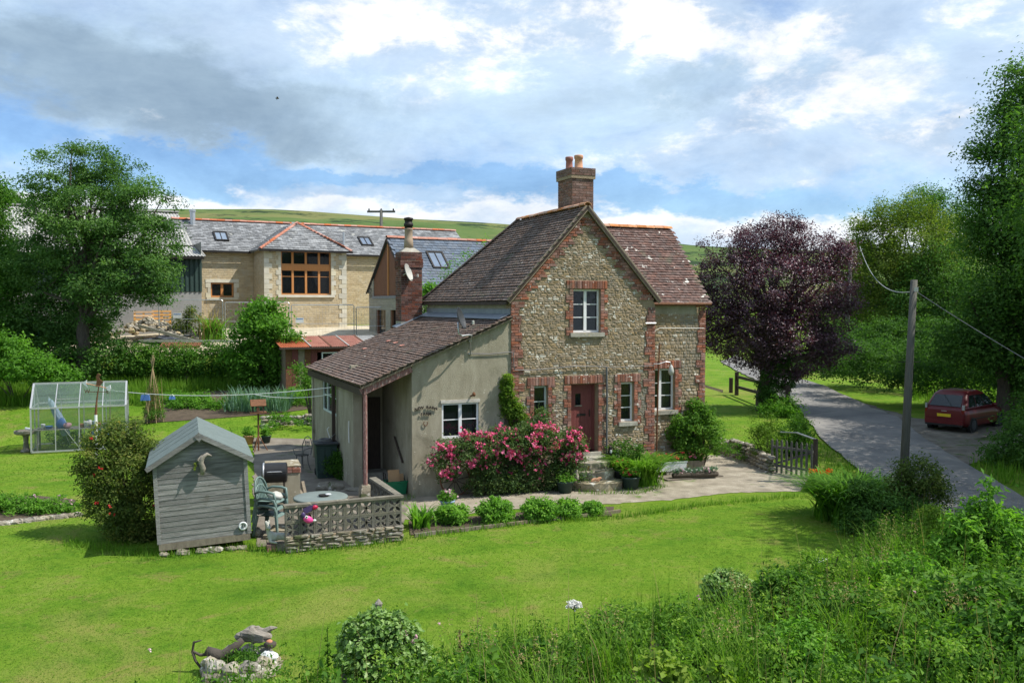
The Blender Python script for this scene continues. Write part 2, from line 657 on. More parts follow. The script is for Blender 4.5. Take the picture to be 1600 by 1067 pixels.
def G(px, py, z=None):
    """ground point seen at photo pixel (px, py) of the 1600-px photograph"""
    a, b = (px - 800) / FPX, (533.5 - py) / FPX
    dx, dy, dz = a, math.cos(PITCH) + b * math.sin(PITCH), b * math.cos(PITCH) - math.sin(PITCH)
    if z is not None:
        t = (z - CAMZ) / dz
        return Vector((dx * t, dy * t, z))
    t = 3.0
    while t < 400:
        x, y = dx * t, dy * t
        if CAMZ + dz * t <= hz(x, y):
            break
        t += 0.05
    return Vector((dx * t, dy * t, hz(dx * t, dy * t)))


def strip(name, left, right, m, lift, kind='structure', n=60, k=6, jag=0.0):
    """sheet between two polylines of (x,y), laid on the terrain"""
    def res(pl):
        p = np.array(pl, float)
        s = np.concatenate([[0], np.cumsum(np.linalg.norm(np.diff(p, axis=0), axis=1))])
        u = np.linspace(0, s[-1], n)
        return np.stack([np.interp(u, s, p[:, 0]), np.interp(u, s, p[:, 1])], 1)
    A, B = res(left), res(right)
    if jag:
        A = A + RNG.normal(0, jag, A.shape)
        B = B + RNG.normal(0, jag, B.shape)
    V = []
    for j in range(k + 1):
        q = A * (1 - j / k) + B * (j / k)
        V.append(np.concatenate([q, (hgt(q[:, 0], q[:, 1]) + lift)[:, None]], 1))
    V = np.stack(V, 1).reshape(-1, 3)
    F = []
    for i in range(n - 1):
        for j in range(k):
            a = i * (k + 1) + j
            F.append((a, a + 1, a + k + 2, a + k + 1))
    F = np.array(F)
    e1 = V[F[0, 1]] - V[F[0, 0]]
    e2 = V[F[0, 2]] - V[F[0, 0]]
    if np.cross(e1, e2)[2] < 0:
        F = F[:, ::-1]
    return np_mesh(name, V, F, m, None, None, kind, smooth=True)

# ================================================================== palette
M['ground'] = None


def ground_mat():
    m, nt, bs = new_mat('meadow')
    pos = nt.node('ShaderNodeNewGeometry').outputs['Position']
    a = nt.noise(pos, 0.55, 6, 0.6, 0.4)
    b = nt.noise(pos, 6.0, 5, 0.7)
    c = nt.noise(pos, 45.0, 3, 0.7)
    f = nt.math('ADD', nt.math('MULTIPLY', a, .46), nt.math('ADD', nt.math('MULTIPLY', b, .36), nt.math('MULTIPLY', c, .2)))
    col = nt.ramp(f, [(0.40, (.055, .138, .008)), (0.475, (.092, .192, .012)), (0.54, (.130, .226, .018)), (0.62, (.180, .243, .040))])
    # faint mower stripes and worn patches
    mpn = nt.node('ShaderNodeMapping')
    nt.l.new(pos, mpn.inputs[0])
    mpn.inputs['Rotation'].default_value = (0, 0, R(-24))
    sxn = nt.node('ShaderNodeSeparateXYZ')
    nt.l.new(mpn.outputs[0], sxn.inputs[0])
    st = nt.math('SINE', nt.math('MULTIPLY_ADD', sxn.outputs[1], 6.3, nt.math('MULTIPLY', a, 5.0)))
    col = nt.mix(nt.math('MULTIPLY_ADD', st, .19, .19), col, (.15, .235, .02))
    worn = nt.noise(pos, 1.1, 7, 0.7, 0.5)
    col = nt.mix(nt.math('MULTIPLY', nt.smooth(worn, .53, .70), .75), col, (.215, .185, .06))
    dry = nt.noise(pos, 0.28, 5, 0.65, 0.8)
    col = nt.mix(nt.math('MULTIPLY', nt.smooth(dry, .52, .68), .6), col, (.235, .235, .06))
    nt.put(bs.inputs['Base Color'], col)
    bs.inputs['Roughness'].default_value = 0.95
    bs.inputs['Specular IOR Level'].default_value = 0.1
    bp = nt.node('ShaderNodeBump')
    bp.inputs['Strength'].default_value = 0.9
    bp.inputs['Distance'].default_value = 0.05
    nt.put(bp.inputs['Height'], nt.math('ADD', nt.noise(pos, 28.0, 5, 0.7), nt.math('MULTIPLY', b, 0.8)))
    nt.l.new(bp.outputs[0], bs.inputs['Normal'])
    return m


def asphalt_mat():
    m, nt, bs = new_mat('asphalt')
    pos = nt.node('ShaderNodeNewGeometry').outputs['Position']
    a = nt.noise(pos, 0.7, 5, 0.6, 0.5)
    b = nt.noise(pos, 60, 3, 0.7)
    col = nt.ramp(nt.math('ADD', nt.math('MULTIPLY', a, .6), nt.math('MULTIPLY', b, .4)),
                  [(.36, (.115, .113, .109)), (.5, (.172, .165, .155)), (.64, (.25, .235, .212))])
    pt2 = nt.noise(pos, 0.33, 6, 0.7, 1.2)
    col = nt.mix(nt.math('MULTIPLY', nt.smooth(pt2, .54, .60), .55), col, (.09, .088, .086))
    gr = nt.noise(pos, 1.8, 8, 0.75, 0.6)
    col = nt.mix(nt.math('MULTIPLY', nt.smooth(gr, .60, .70), .6), col, (.26, .235, .19))
    nt.put(bs.inputs['Base Color'], col)
    bs.inputs['Roughness'].default_value = 0.85
    bp = nt.node('ShaderNodeBump')
    bp.inputs['Strength'].default_value = 0.4
    bp.inputs['Distance'].default_value = 0.01
    nt.put(bp.inputs['Height'], b)
    nt.l.new(bp.outputs[0], bs.inputs['Normal'])
    return m


def hill_mat():
    m, nt, bs = new_mat('downland')
    pos = nt.node('ShaderNodeNewGeometry').outputs['Position']
    a = nt.noise(pos, 0.006, 6, 0.6, 0.6)
    mp = nt.node('ShaderNodeMapping')
    nt.l.new(pos, mp.inputs[0])
    mp.inputs['Scale'].default_value = (1, 1, 5)
    b = nt.noise(mp.outputs[0], 0.012, 8, 0.66, 0.4)
    c = nt.noise(pos, 0.09, 4, 0.7)
    col = nt.ramp(a, [(.35, (.062, .105, .032)), (.5, (.090, .135, .042)), (.62, (.15, .155, .06))])  # grass tones lowered to stand in for cloud shade over the hill
    f = nt.math('ADD', b, nt.math('MULTIPLY', nt.math('SUBTRACT', c, .5), .25))
    col = nt.mix(nt.smooth(f, .53, .60), col, (.026, .046, .022))
    nt.put(bs.inputs['Base Color'], col)
    bs.inputs['Roughness'].default_value = 1.0
    bs.inputs['Specular IOR Level'].default_value = 0.05
    return m


M['ground'] = ground_mat()
M['asphalt'] = asphalt_mat()
M['hill'] = hill_mat()
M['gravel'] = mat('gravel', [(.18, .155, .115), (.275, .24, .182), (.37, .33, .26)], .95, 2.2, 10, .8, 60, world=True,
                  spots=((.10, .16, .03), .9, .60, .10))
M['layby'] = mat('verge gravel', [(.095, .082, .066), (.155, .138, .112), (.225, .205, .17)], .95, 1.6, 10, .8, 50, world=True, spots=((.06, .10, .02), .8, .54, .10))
M['yard'] = mat('yard earth', [(.30, .25, .17), (.46, .40, .29), (.58, .52, .40)], .95, 1.2, 9, .6, 30, world=True)
M['patio'] = mat('old concrete', [(.112, .095, .074), (.17, .146, .115), (.235, .207, .167)], .92, 1.6, 9, .6, 40, world=True,
                 spots=((.07, .10, .03), 1.1, .60, .08))
M['concrete'] = mat('weathered concrete', [(.22, .20, .17), (.33, .31, .26), (.44, .42, .36)], .9, 6, 8, .5, 70,
                    lichen=((.46, .40, .22), 8, .62, .08))
M['soil'] = mat('soil', [(.05, .038, .025), (.10, .075, .05)], 1, 4, 8, .8, 40, world=True)
M['render'] = mat('grey roughcast', [(.25, .222, .158), (.315, .285, .21), (.375, .342, .26)], .93, 2.6, 10, .9, 70,
                  lichen=((.60, .56, .46), 16, .66, .03), spots=((.15, .135, .09), 1.0, .52, .25), stretch=(1.6, 1.6, .55))
M['stone'] = mat('rubble stone', [(.225, .170, .105), (.305, .238, .155), (.375, .302, .21)], .92, 5, 9, .7, 30, rand=.26, pale=(.07, (.50, .47, .40)),
                 lichen=((.66, .64, .57), 5.0, .60, .03), spots=((.215, .20, .165), .75, .50, .16))
M['mortar'] = mat('lime mortar', [(.25, .19, .122), (.335, .265, .175)], .96, 9, 8, .8, 60)
M['brick'] = mat('red brick', [(.175, .078, .056), (.25, .112, .080), (.32, .165, .12)], .88, 9, 6, .5, 60, rand=.38,
                 lichen=((.60, .56, .50), 10, .64, .03), spots=((.20, .155, .115), 1.7, .56, .18))
M['dark_brick'] = mat('sooty brick', [(.065, .028, .022), (.115, .047, .034), (.18, .08, .055)], .88, 9, 6, .5, 60, rand=.5,
                      spots=((.05, .045, .04), 2.2, .58, .12))
M['stack_brick'] = mat('brown brick', [(.115, .064, .05), (.175, .10, .08), (.23, .14, .11)], .9, 8, 6, .5, 60, rand=.25)
M['tile'] = mat('clay roof tile', [(.082, .056, .045), (.138, .096, .077), (.205, .155, .127)], .88, 7, 7, .5, 50, rand=.24,
                lichen=((.56, .53, .47), 3.4, .70, .02), spots=((.13, .125, .085), 1.2, .58, .15))
M['new_tile'] = mat('salmon replacement tile', [(.50, .20, .15), (.62, .29, .22)], .85, 7, 4, .3, 50)
M['lichen_tile'] = mat('lichened clay tile', [(.080, .048, .043), (.130, .080, .068), (.185, .122, .105)], .88, 7, 7, .5, 50, rand=.24, lichen=((.60, .58, .53), 4.2, .645, .02), spots=((.13, .125, .085), 1.2, .58, .15))
M['ridge_tile'] = mat('ridge tile', [(.36, .16, .085), (.47, .235, .13), (.50, .33, .20)], .85, 6, 6, .4, 40, rand=.25)
M['orange_ridge'] = mat('orange ridge tile', [(.36, .135, .085), (.45, .19, .125)], .8, 6, 5, .3, 40, rand=.15)
M['slate'] = mat('old slate', [(.12, .125, .13), (.19, .195, .20), (.27, .275, .275)], .7, 2.4, 9, .4, 30, rand=.35,
                 lichen=((.38, .38, .35), 1.4, .62, .08))
M['new_slate'] = mat('new slate', [(.085, .105, .135), (.115, .14, .175)], .5, 3, 5, .2, 30, rand=.22)
M['barn_stone'] = mat('honey rubble', [(.27, .21, .115), (.40, .325, .19), (.50, .425, .27)], .93, 3.0, 9, .9, 14, rand=.25,
                      spots=((.30, .27, .21), .8, .55, .2))
M['ashlar'] = mat('pale ashlar', [(.50, .46, .36), (.60, .56, .45)], .9, 3, 6, .3, 30, rand=.15)
M['white_paint'] = mat('white paint', [(.62, .63, .64), (.78, .78, .78)], .5, 6, 6, .15, 40)
M['pale_paint'] = mat('pale green paint', [(.42, .50, .47), (.55, .62, .58)], .6, 6, 6, .15, 40)
M['red_paint'] = mat('dull maroon paint', [(.125, .032, .030), (.185, .052, .046)], .6, 5, 6, .25, 40, stretch=(6, 6, 1))
M['flaking_red'] = mat('flaking maroon paint', [(.16, .065, .055), (.22, .11, .095), (.38, .31, .27)], .75, 14, 8, .5, 50, stretch=(3, 3, .7))
M['dark_wood'] = mat('dark brown timber', [(.035, .024, .018), (.065, .045, .034)], .75, 5, 6, .3, 40, stretch=(5, 5, 1))
M['grey_wood'] = mat('silvered timber', [(.108, .105, .099), (.188, .184, .176), (.28, .274, .263)], .85, 4, 10, .7, 30, rand=.28, stretch=(.8, 9, 9), spots=((.12, .108, .085), 3.0, .62, .12))
M['old_wood'] = mat('weathered timber', [(.16, .13, .095), (.27, .23, .17)], .88, 8, 8, .5, 40, rand=.2, stretch=(2, 2, .6))
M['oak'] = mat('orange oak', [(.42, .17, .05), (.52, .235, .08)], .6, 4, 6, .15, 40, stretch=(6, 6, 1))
M['brown_oak'] = mat('brown oak boarding', [(.16, .072, .04), (.22, .10, .055)], .7, 4, 6, .2, 40, stretch=(8, 8, 1))  # brown boarding, darker than the window oak
M['felt'] = mat('green mineral felt', [(.115, .148, .142), (.15, .188, .18)], .95, 5, 8, .5, 180)
M['lead'] = mat('lead flashing', [(.18, .205, .235), (.26, .285, .315)], .55, 4, 5, .2, 20, metallic=.3)
M['iron'] = mat('dark iron', [(.018, .017, .016), (.04, .034, .03)], .6, 12, 5, .2, 50, metallic=.5)
M['rust'] = mat('rusty iron', [(.10, .045, .022), (.19, .085, .04)], .85, 12, 7, .4, 60)
M['rust_sheet'] = mat('rusted corrugated sheet', [(.24, .068, .034), (.34, .105, .055), (.41, .17, .095)], .8, 2.5, 8, .25, 30, rand=.15)
M['grey_sheet'] = mat('grey fibre cement sheet', [(.25, .245, .23), (.34, .335, .315), (.43, .42, .40)], .85, 1.5, 8, .2, 20)
M['green_sheet'] = mat('dark green sheet', [(.018, .036, .032), (.03, .055, .048)], .5, 2, 5, .1, 20)
M['block'] = mat('concrete block', [(.25, .245, .235), (.32, .315, .30)], .92, 2, 7, .4, 40, rand=.08)
M['galv'] = mat('galvanised steel', [(.40, .41, .42), (.55, .56, .57)], .4, 20, 4, .05, 50, metallic=.7)
M['alu'] = mat('aluminium', [(.38, .39, .39), (.50, .51, .51)], .4, 15, 4, .05, 50, metallic=.45)
M['dish'] = mat('grey dish enamel', [(.032, .036, .042), (.05, .055, .062)], .5, 5, 4, .05, 40)
M['cream'] = mat('off white enamel', [(.36, .36, .325), (.46, .455, .42)], .5, 5, 4, .05, 40)
M['black_plastic'] = mat('black plastic', [(.012, .013, .014), (.022, .023, .024)], .45, 6, 4, .05, 40)
M['bin_green'] = mat('dark green plastic', [(.018, .04, .034), (.03, .06, .05)], .5, 6, 4, .05, 40)
M['crate_green'] = mat('green plastic', [(.008, .13, .055), (.012, .17, .075)], .45, 6, 4, .05, 40)
M['chair_green'] = mat('faded green plastic', [(.105, .165, .150), (.155, .22, .20)], .5, 5, 5, .05, 30)
M['table_green'] = mat('pale green plastic', [(.14, .17, .158), (.18, .215, .2)], .5, 4, 5, .05, 30)
M['card'] = mat('cardboard', [(.36, .22, .11), (.44, .28, .15)], .9, 5, 4, .1, 40)
M['terracotta'] = mat('terracotta', [(.40, .16, .09), (.50, .23, .14)], .85, 6, 5, .2, 40)
M['dull_pot'] = mat('dull buff clay', [(.27, .20, .14), (.35, .27, .19)], .85, 6, 5, .2, 40)
M['shaded_earth'] = mat('shaded bank earth', [(.018, .022, .009), (.035, .045, .016), (.05, .07, .02)], 1, 3, 8, .8, 30, world=True)  # soil colour painted darker for the shade in gaps between weeds
M['buff'] = mat('buff clay', [(.46, .23, .13), (.56, .31, .19)], .85, 6, 5, .2, 40)
M['pot_red'] = mat('dark red clay', [(.26, .105, .08), (.34, .15, .115)], .8, 6, 5, .2, 40)
M['blue'] = mat('blue canvas', [(.05, .12, .33), (.08, .18, .45)], .8, 5, 4, .1, 40)
M['pale_blue'] = mat('pale blue cloth', [(.22, .32, .44), (.32, .42, .55)], .85, 5, 4, .2, 40)
M['pink'] = mat('bright pink enamel', [(.72, .05, .26), (.80, .09, .34)], .4, 4, 3, .05, 40)
M['crimson'] = mat('crimson enamel', [(.40, .01, .05), (.5, .02, .08)], .4, 4, 3, .05, 40)
M['purple'] = mat('dark purple enamel', [(.05, .03, .10), (.08, .05, .14)], .4, 4, 3, .05, 40)
M['rock'] = mat('limestone', [(.16, .142, .11), (.25, .225, .175), (.34, .31, .25)], .93, 5, 8, .8, 22, rand=.25,
                lichen=((.52, .50, .44), 6, .60, .05), spots=((.08, .095, .04), 3, .58, .08))
M['screen'] = mat('grey pierced block', [(.10, .092, .074), (.150, .139, .113), (.20, .187, .153)], .93, 5, 8, .5, 60, rand=.12, lichen=((.34, .31, .22), 8, .62, .06))
M['mossy_rock'] = mat('mossy step stone', [(.15, .128, .09), (.25, .22, .16), (.36, .325, .26)], .93, 5, 8, .8, 22, rand=.15,
                      lichen=((.58, .57, .50), 5, .58, .05), spots=((.30, .19, .05), 4, .60, .06))
M['drift'] = mat('bleached driftwood', [(.20, .175, .145), (.31, .28, .235)], .9, 6, 8, .6, 40, stretch=(1, 4, 4))
M['drift_dark'] = mat('dark driftwood', [(.05, .042, .035), (.09, .075, .06)], .9, 6, 8, .6, 40)
M['fawn'] = mat('painted stone fawn', [(.30, .25, .19), (.36, .37, .32), (.46, .40, .32)], .8, 9, 6, .2, 40)
M['bark'] = mat('bark', [(.055, .045, .034), (.11, .09, .068)], .95, 7, 8, .9, 25, stretch=(3, 3, .6))
M['grey_bark'] = mat('grey bark', [(.12, .105, .085), (.20, .18, .15)], .95, 7, 8, .8, 25, stretch=(3, 3, .6))
M['pole'] = mat('grey pole timber', [(.075, .074, .066), (.125, .122, .108)], .9, 6, 8, .5, 30, stretch=(8, 8, .5))
M['cane'] = mat('garden cane', [(.26, .19, .10), (.36, .27, .15)], .85, 8, 5, .2, 40)
M['interior'] = mat('dark room', [(.030, .028, .025), (.045, .042, .038)], .95, 1.5, 3)  # near-black colour carries the dimness of unlit rooms
M['curtain'] = mat('white net curtain', [(.42, .42, .40), (.55, .55, .53)], .9, 6, 4, .2, 30, stretch=(10, 10, .5))
M['aqua'] = mat('aqua curtain', [(.25, .42, .42), (.34, .52, .52)], .9, 6, 4, .2, 30, stretch=(10, 10, .5))
M['glass'] = glass_mat('window glass', (.012, .015, .018), .62)
M['sky_glass'] = glass_mat('rooflight glass', (.42, .47, .52), 1.0, .06)  # pale tint, made metallic below, stands in for the sky's reflection
M['sky_glass'].node_tree.nodes['Principled BSDF'].inputs['Metallic'].default_value = .75
M['gh_glass'] = glass_mat('greenhouse glass', (.17, .24, .20), .22, .12)
M['gh_clear'] = glass_mat('greenhouse side glass', (.10, .15, .11), .16, .05)
M['plank_white'] = mat('peeling white plank', [(.30, .27, .22), (.62, .60, .55)], .85, 6, 6, .3, 40, stretch=(1, 6, 6))
M['pallet'] = mat('new pallet wood', [(.46, .26, .11), (.56, .34, .16)], .8, 6, 6, .2, 40, rand=.15)
M['tarp'] = mat('dark sheet', [(.03, .035, .045), (.10, .11, .13)], .45, 5, 6, .5, 12)
M['cable'] = mat('grey cable', [(.10, .10, .10), (.16, .16, .16)], .6, 10, 3)
M['wire'] = mat('light wire', [(.24, .25, .25), (.32, .33, .33)], .55, 10, 3)
M['line'] = mat('clothes line', [(.62, .63, .60), (.74, .74, .72)], .6, 10, 3)
M['yellow'] = mat('yellow plate', [(.62, .46, .02), (.72, .54, .03)], .4, 10, 3)
M['tyre'] = mat('tyre rubber', [(.014, .014, .014), (.026, .026, .026)], .9, 10, 4, .2, 60)
M['car_red'] = mat('dark red car paint', [(.10, .007, .010), (.13, .010, .013)], .4, 3, 3, coat=.15)
M['car_blue'] = mat('blue car paint', [(.02, .06, .16), (.03, .08, .2)], .3, 3, 3, coat=.6)
M['car_silver'] = mat('pale blue car paint', [(.30, .42, .52), (.36, .48, .58)], .3, 3, 3, coat=.6)
M['lamp_red'] = mat('red lamp glass', [(.14, .008, .008), (.2, .012, .01)], .2, 10, 3)
M['lamp_clear'] = mat('clear lamp glass', [(.30, .30, .30), (.4, .4, .4)], .2, 10, 3)
M['sign_blue'] = mat('blue print', [(.12, .2, .42), (.18, .28, .5)], .6, 10, 3)

# leaves: dark, mid, light
M['lf_ash'] = leaf_mat('ash leaves', (.030, .070, .018), (.060, .122, .032), (.105, .175, .052), gain=1.75)
M['lf_purple'] = leaf_mat('purple leaves', (.032, .018, .025), (.066, .036, .050), (.135, .088, .108), .25, tcol=(1.4, .5, .6), rough=.4, spec=.4)
M['lf_dark'] = leaf_mat('dark woodland leaves', (.022, .055, .012), (.044, .096, .020), (.085, .155, .036), gain=1.85)
M['lf_gold'] = leaf_mat('yellow green leaves', (.034, .066, .012), (.078, .115, .020), (.165, .18, .032), gain=1.9)
M['lf_hedge'] = leaf_mat('hedge leaves', (.020, .057, .009), (.045, .110, .015), (.095, .175, .028), gain=1.7)
M['lf_bright'] = leaf_mat('bright garden leaves', (.050, .125, .018), (.095, .215, .028), (.16, .30, .045), .5)
M['lf_rose'] = leaf_mat('rose leaves', (.030, .060, .022), (.058, .105, .034), (.11, .15, .055))
M['lf_redshrub'] = leaf_mat('bronze green leaves', (.036, .058, .015), (.078, .115, .026), (.165, .165, .042), gain=1.6)
M['lf_ivy'] = leaf_mat('ivy leaves', (.045, .10, .018), (.095, .18, .036), (.18, .27, .085), .3, rough=.4, spec=.3)
M['lf_creeper'] = leaf_mat('creeper leaves', (.055, .110, .016), (.100, .175, .024), (.165, .235, .036), .5)
M['lf_weed'] = leaf_mat('nettle leaves', (.026, .064, .009), (.058, .124, .014), (.112, .182, .024), gain=1.85)
M['lf_bramble'] = leaf_mat('bramble leaves', (.030, .076, .010), (.068, .145, .017), (.140, .215, .032), gain=1.85)
M['lf_leek'] = leaf_mat('blue green leek leaves', (.055, .115, .075), (.085, .160, .105), (.13, .21, .14), .35)
M['lf_lily'] = leaf_mat('daylily leaves', (.045, .12, .014), (.095, .205, .022), (.165, .285, .040), .5)
M['lf_grass'] = leaf_mat('grass blades', (.054, .132, .008), (.096, .190, .013), (.172, .238, .034), .35, gain=1.08)
M['lf_rough'] = leaf_mat('rough grass', (.045, .115, .012), (.085, .175, .018), (.15, .23, .035), .5)
M['lf_dry'] = leaf_mat('dry stems', (.13, .11, .05), (.20, .165, .075), (.28, .22, .11), .35)
M['fl_pink'] = leaf_mat('pink rose petals', (.58, .065, .15), (.74, .14, .28), (.85, .32, .47), .3, rough=.6, tcol=(1, .5, .7), gain=1.0)
M['fl_red'] = leaf_mat('red petals', (.42, .03, .03), (.58, .06, .05), (.66, .14, .10), .3, rough=.6, tcol=(1, .5, .5), gain=1.0)
M['fl_hot'] = leaf_mat('geranium petals', (.60, .02, .10), (.74, .05, .12), (.80, .12, .06), .3, rough=.6, tcol=(1, .5, .5), gain=1.0)
M['fl_white'] = leaf_mat('white petals', (.62, .63, .58), (.75, .75, .71), (.84, .84, .82), .3, rough=.6, tcol=(1, 1, .95), gain=1.0)
M['fl_palepink'] = leaf_mat('pale pink petals', (.58, .36, .42), (.68, .46, .52), (.78, .6, .64), .3, rough=.6, tcol=(1, .8, .9), gain=1.0)
M['fl_orange'] = leaf_mat('orange petals', (.65, .08, .015), (.75, .14, .02), (.8, .3, .03), .3, rough=.6, tcol=(1, .6, .4), gain=1.0)

# ================================================================== the land
xs = np.concatenate([np.linspace(-1500, -70, 24)[:-1], np.arange(-70, 70.01, 0.7), np.linspace(70, 1500, 24)[1:]])
ys = np.concatenate([np.linspace(-60, -6, 10)[:-1], np.arange(-6, 75, 0.6), np.arange(75, 150, 3.0), np.linspace(150, 900, 22)])
gx, gy = np.meshgrid(xs, ys)
gz = hgt(gx, gy)
Vg = np.stack([gx, gy, gz], -1).reshape(-1, 3)
nx, ny = len(xs), len(ys)
ii = (np.arange(ny - 1)[:, None] * nx + np.arange(nx - 1)[None, :]).ravel()
Fg = np.stack([ii, ii + 1, ii + nx + 1, ii + nx], 1)
np_mesh('ground', Vg, Fg, M['ground'], None, None, 'structure', smooth=True)

# far downs: skyline height by azimuth (photo pixel -> tangent)
hx = np.array([-3000, -800, 0, 270, 420, 480, 560, 640, 740, 800, 900, 1000, 1090, 1180, 1300, 1600, 2400, 4500])
hy = np.array([300, 318, 326, 327, 327, 330, 336, 342, 347, 351, 362, 374, 384, 388, 392, 400, 396, 390])
na, nr = 160, 60
az = np.linspace(-1.25, 1.25, na)
rr = np.concatenate([np.linspace(480, 1150, nr - 12), np.linspace(1170, 1900, 12)])
Vh = []
for i, a in enumerate(az):
    pxl = 800 + 1400 * math.tan(a)
    t = (478 - np.interp(pxl, hx, hy)) / 1400 * math.cos(a)
    crest = 1120.0
    zc = CAMZ + t * crest
    u = np.clip((rr - 480) / (crest - 480), 0, None)
    prof = np.where(u < 1, (np.clip(u, 0, 1) ** 1.15) * (1.35 - 0.35 * np.clip(u, 0, 1)), 1 - 0.25 * (u - 1))
    zz = 3.5 + (zc - 3.5) * prof + 1.6 * np.sin(rr * .02 + a * 25) * np.sin(a * 60 + rr * .011) * (u < .9)
    Vh.append(np.stack([np.sin(a) * rr, np.cos(a) * rr, zz], 1))
Vh = np.concatenate(Vh, 0)
ii = (np.arange(na - 1)[:, None] * nr + np.arange(nr - 1)[None, :]).ravel()
Fh = np.stack([ii, ii + nr, ii + nr + 1, ii + 1], 1)
np_mesh('hills', Vh, Fh, M['hill'], None, None, 'structure', smooth=True)

# lane
def gp(*pp):
    return [tuple(G(a, b))[:2] for a, b in pp]


lane_l = gp((1126, 566), (1160, 584), (1205, 612), (1248, 640), (1286, 690), (1345, 738)) + [(10.0, 21.5), (9.6, 16), (9.5, 8), (9.5, -8)]
lane_r = gp((1150, 556), (1205, 580), (1328, 622), (1400, 652), (1500, 722), (1600, 778)) + [(13.6, 18.5), (13.6, 15), (13.4, 8), (13.4, -8)]
strip('lane', lane_l, lane_r, M['asphalt'], .055, n=90, jag=.05)
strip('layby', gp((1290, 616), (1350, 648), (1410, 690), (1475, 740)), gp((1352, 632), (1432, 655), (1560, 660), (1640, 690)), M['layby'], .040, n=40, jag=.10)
strip('gravel_path', gp((560, 800), (640, 812), (740, 802), (850, 792), (960, 788), (1060, 780), (1150, 770), (1250, 768)),
      gp((600, 760), (650, 765), (740, 752), (850, 740), (960, 728), (1060, 712), (1130, 712), (1270, 735)), M['gravel'], .010, n=70, jag=.035)
strip('patio', gp((400, 856), (398, 800), (396, 745), (396, 700), (392, 684)), gp((625, 842), (640, 780), (640, 745), (640, 715), (640, 690)), M['patio'], .016, n=50, k=10, jag=.03)
strip('yard', [(-26, 45), (-17, 44.5), (-12, 45.5), (-6, 46)], [(-28, 53.5), (-18, 53.5), (-13, 55), (-5, 58)], M['yard'], .02, n=40, k=12, jag=.1)
strip('back_yard', [(-34, 44), (-25, 45)], [(-34, 56), (-26, 54)], M['yard'], .015, n=20, k=10)
strip('flower_bed', gp((-20, 822), (60, 812), (118, 806)), gp((-20, 780), (60, 776), (118, 782)), M['soil'], .03, n=20)
strip('border_soil', gp((640, 838), (760, 822), (860, 812), (958, 806)), gp((640, 815), (760, 806), (860, 797), (958, 793)), M['soil'], .02, n=30, jag=.02)
strip('vegetable_plot', gp((225, 662), (330, 655), (420, 648), (480, 640)), gp((230, 620), (330, 612), (420, 608), (480, 602)), M['soil'], .02, n=30)

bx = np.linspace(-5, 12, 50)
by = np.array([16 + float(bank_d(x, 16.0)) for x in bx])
strip('bank', [(x, y - .1) for x, y in zip(bx, by)], [(x, 3.0) for x in bx], M['shaded_earth'], .02, n=60, k=30, jag=.04)  # dark sheet under the weeds, shade put into its colour

# ================================================================== helpers for pieces
def unit_stone(seed, n=8):
    """irregular rounded rubble: fills -.5..+.5 in x,z; front at y=-1, back at y=+.3"""
    rs = random.Random(seed)
    back, mid, front = [], [], []
    for i in range(n):
        t = 2 * math.pi * (i + rs.uniform(-.22, .22)) / n
        c, s = math.cos(t), math.sin(t)
        k = 0.5 / max(abs(c), abs(s)) * rs.uniform(.86, 1.0)
        back.append((c * k, .3, s * k))
        front.append((c * k * rs.uniform(.70, .88), -rs.uniform(.62, 1.0), s * k * rs.uniform(.62, .85)))
    v = back + front + [(rs.uniform(-.12, .12), -1.0, rs.uniform(-.12, .12))]
    f = []
    for i in range(n):
        j = (i + 1) % n
        f.append((i, j, n + j, n + i))
        f.append((n + i, n + j, 2 * n))
    f = [tuple(reversed(q)) for q in f]
    return v, f


def unit_brick(seed):
    rs = random.Random(seed)
    e = .045
    bk = [(-.5, .3, -.5), (.5, .3, -.5), (.5, .3, .5), (-.5, .3, .5)]
    md = [(x * rs.uniform(.97, 1), -.85, z * rs.uniform(.95, 1)) for x, _, z in bk]
    fr = [(x * (1 - e), -1 + rs.uniform(-.05, .05), z * (1 - 2.4 * e)) for x, _, z in bk]
    v = bk + md + fr
    f = [(8, 9, 10, 11)]
    for i in range(4):
        j = (i + 1) % 4
        f += [(i, j, 4 + j, 4 + i), (4 + i, 4 + j, 8 + j, 8 + i)]
    return v, f


def unit_tile(seed):
    """x -.5...5 along, y 0..1 up the slope, z out: a slightly cambered plain tile"""
    rs = random.Random(seed)
    t = .013
    lift = .033
    q = lambda a: rs.uniform(-a, a)
    v = [(-.5, q(.03), lift + q(.004)), (0, q(.02), lift + .006 + q(.003)), (.5, q(.03), lift + q(.004)),
         (-.5, 1, .002), (0, 1, .005), (.5, 1, .002)]
    v += [(x, y, z - t) for x, y, z in v[:3]]
    f = [(0, 1, 4, 3), (1, 2, 5, 4), (0, 6, 7, 1), (1, 7, 8, 2), (0, 3, 6), (2, 8, 5)]
    return v, f


STONES = [unit_stone(i) for i in range(9)]
BRICKS = [unit_brick(i) for i in range(5)]
TILES = [unit_tile(i) for i in range(6)]


def pieces(name, rest_name, variants, mats, m, parent, limit, score=None, only=None):
    """mats: list of (variant, Matrix).  The largest `limit` become objects, the others one joined part."""
    order = list(range(len(mats)))
    if score is not None:
        order.sort(key=lambda i: -score(mats[i][1]))
    meshes = {}
    for i in order[:limit]:
        k, X = mats[i]
        if k not in meshes:
            b = MB().add(*variants[k])
            meshes[k] = b.mesh(name, m)
        o = bpy.data.objects.new(name, meshes[k])
        COL.objects.link(o)
        o.parent = parent
        o.matrix_basis = X
    rest = order[limit:]
    if rest:
        b = MB()
        for i in rest:
            k, X = mats[i]
            b.add(variants[k][0], variants[k][1], X)
        b.build(rest_name, m, parent, kind='stuff')


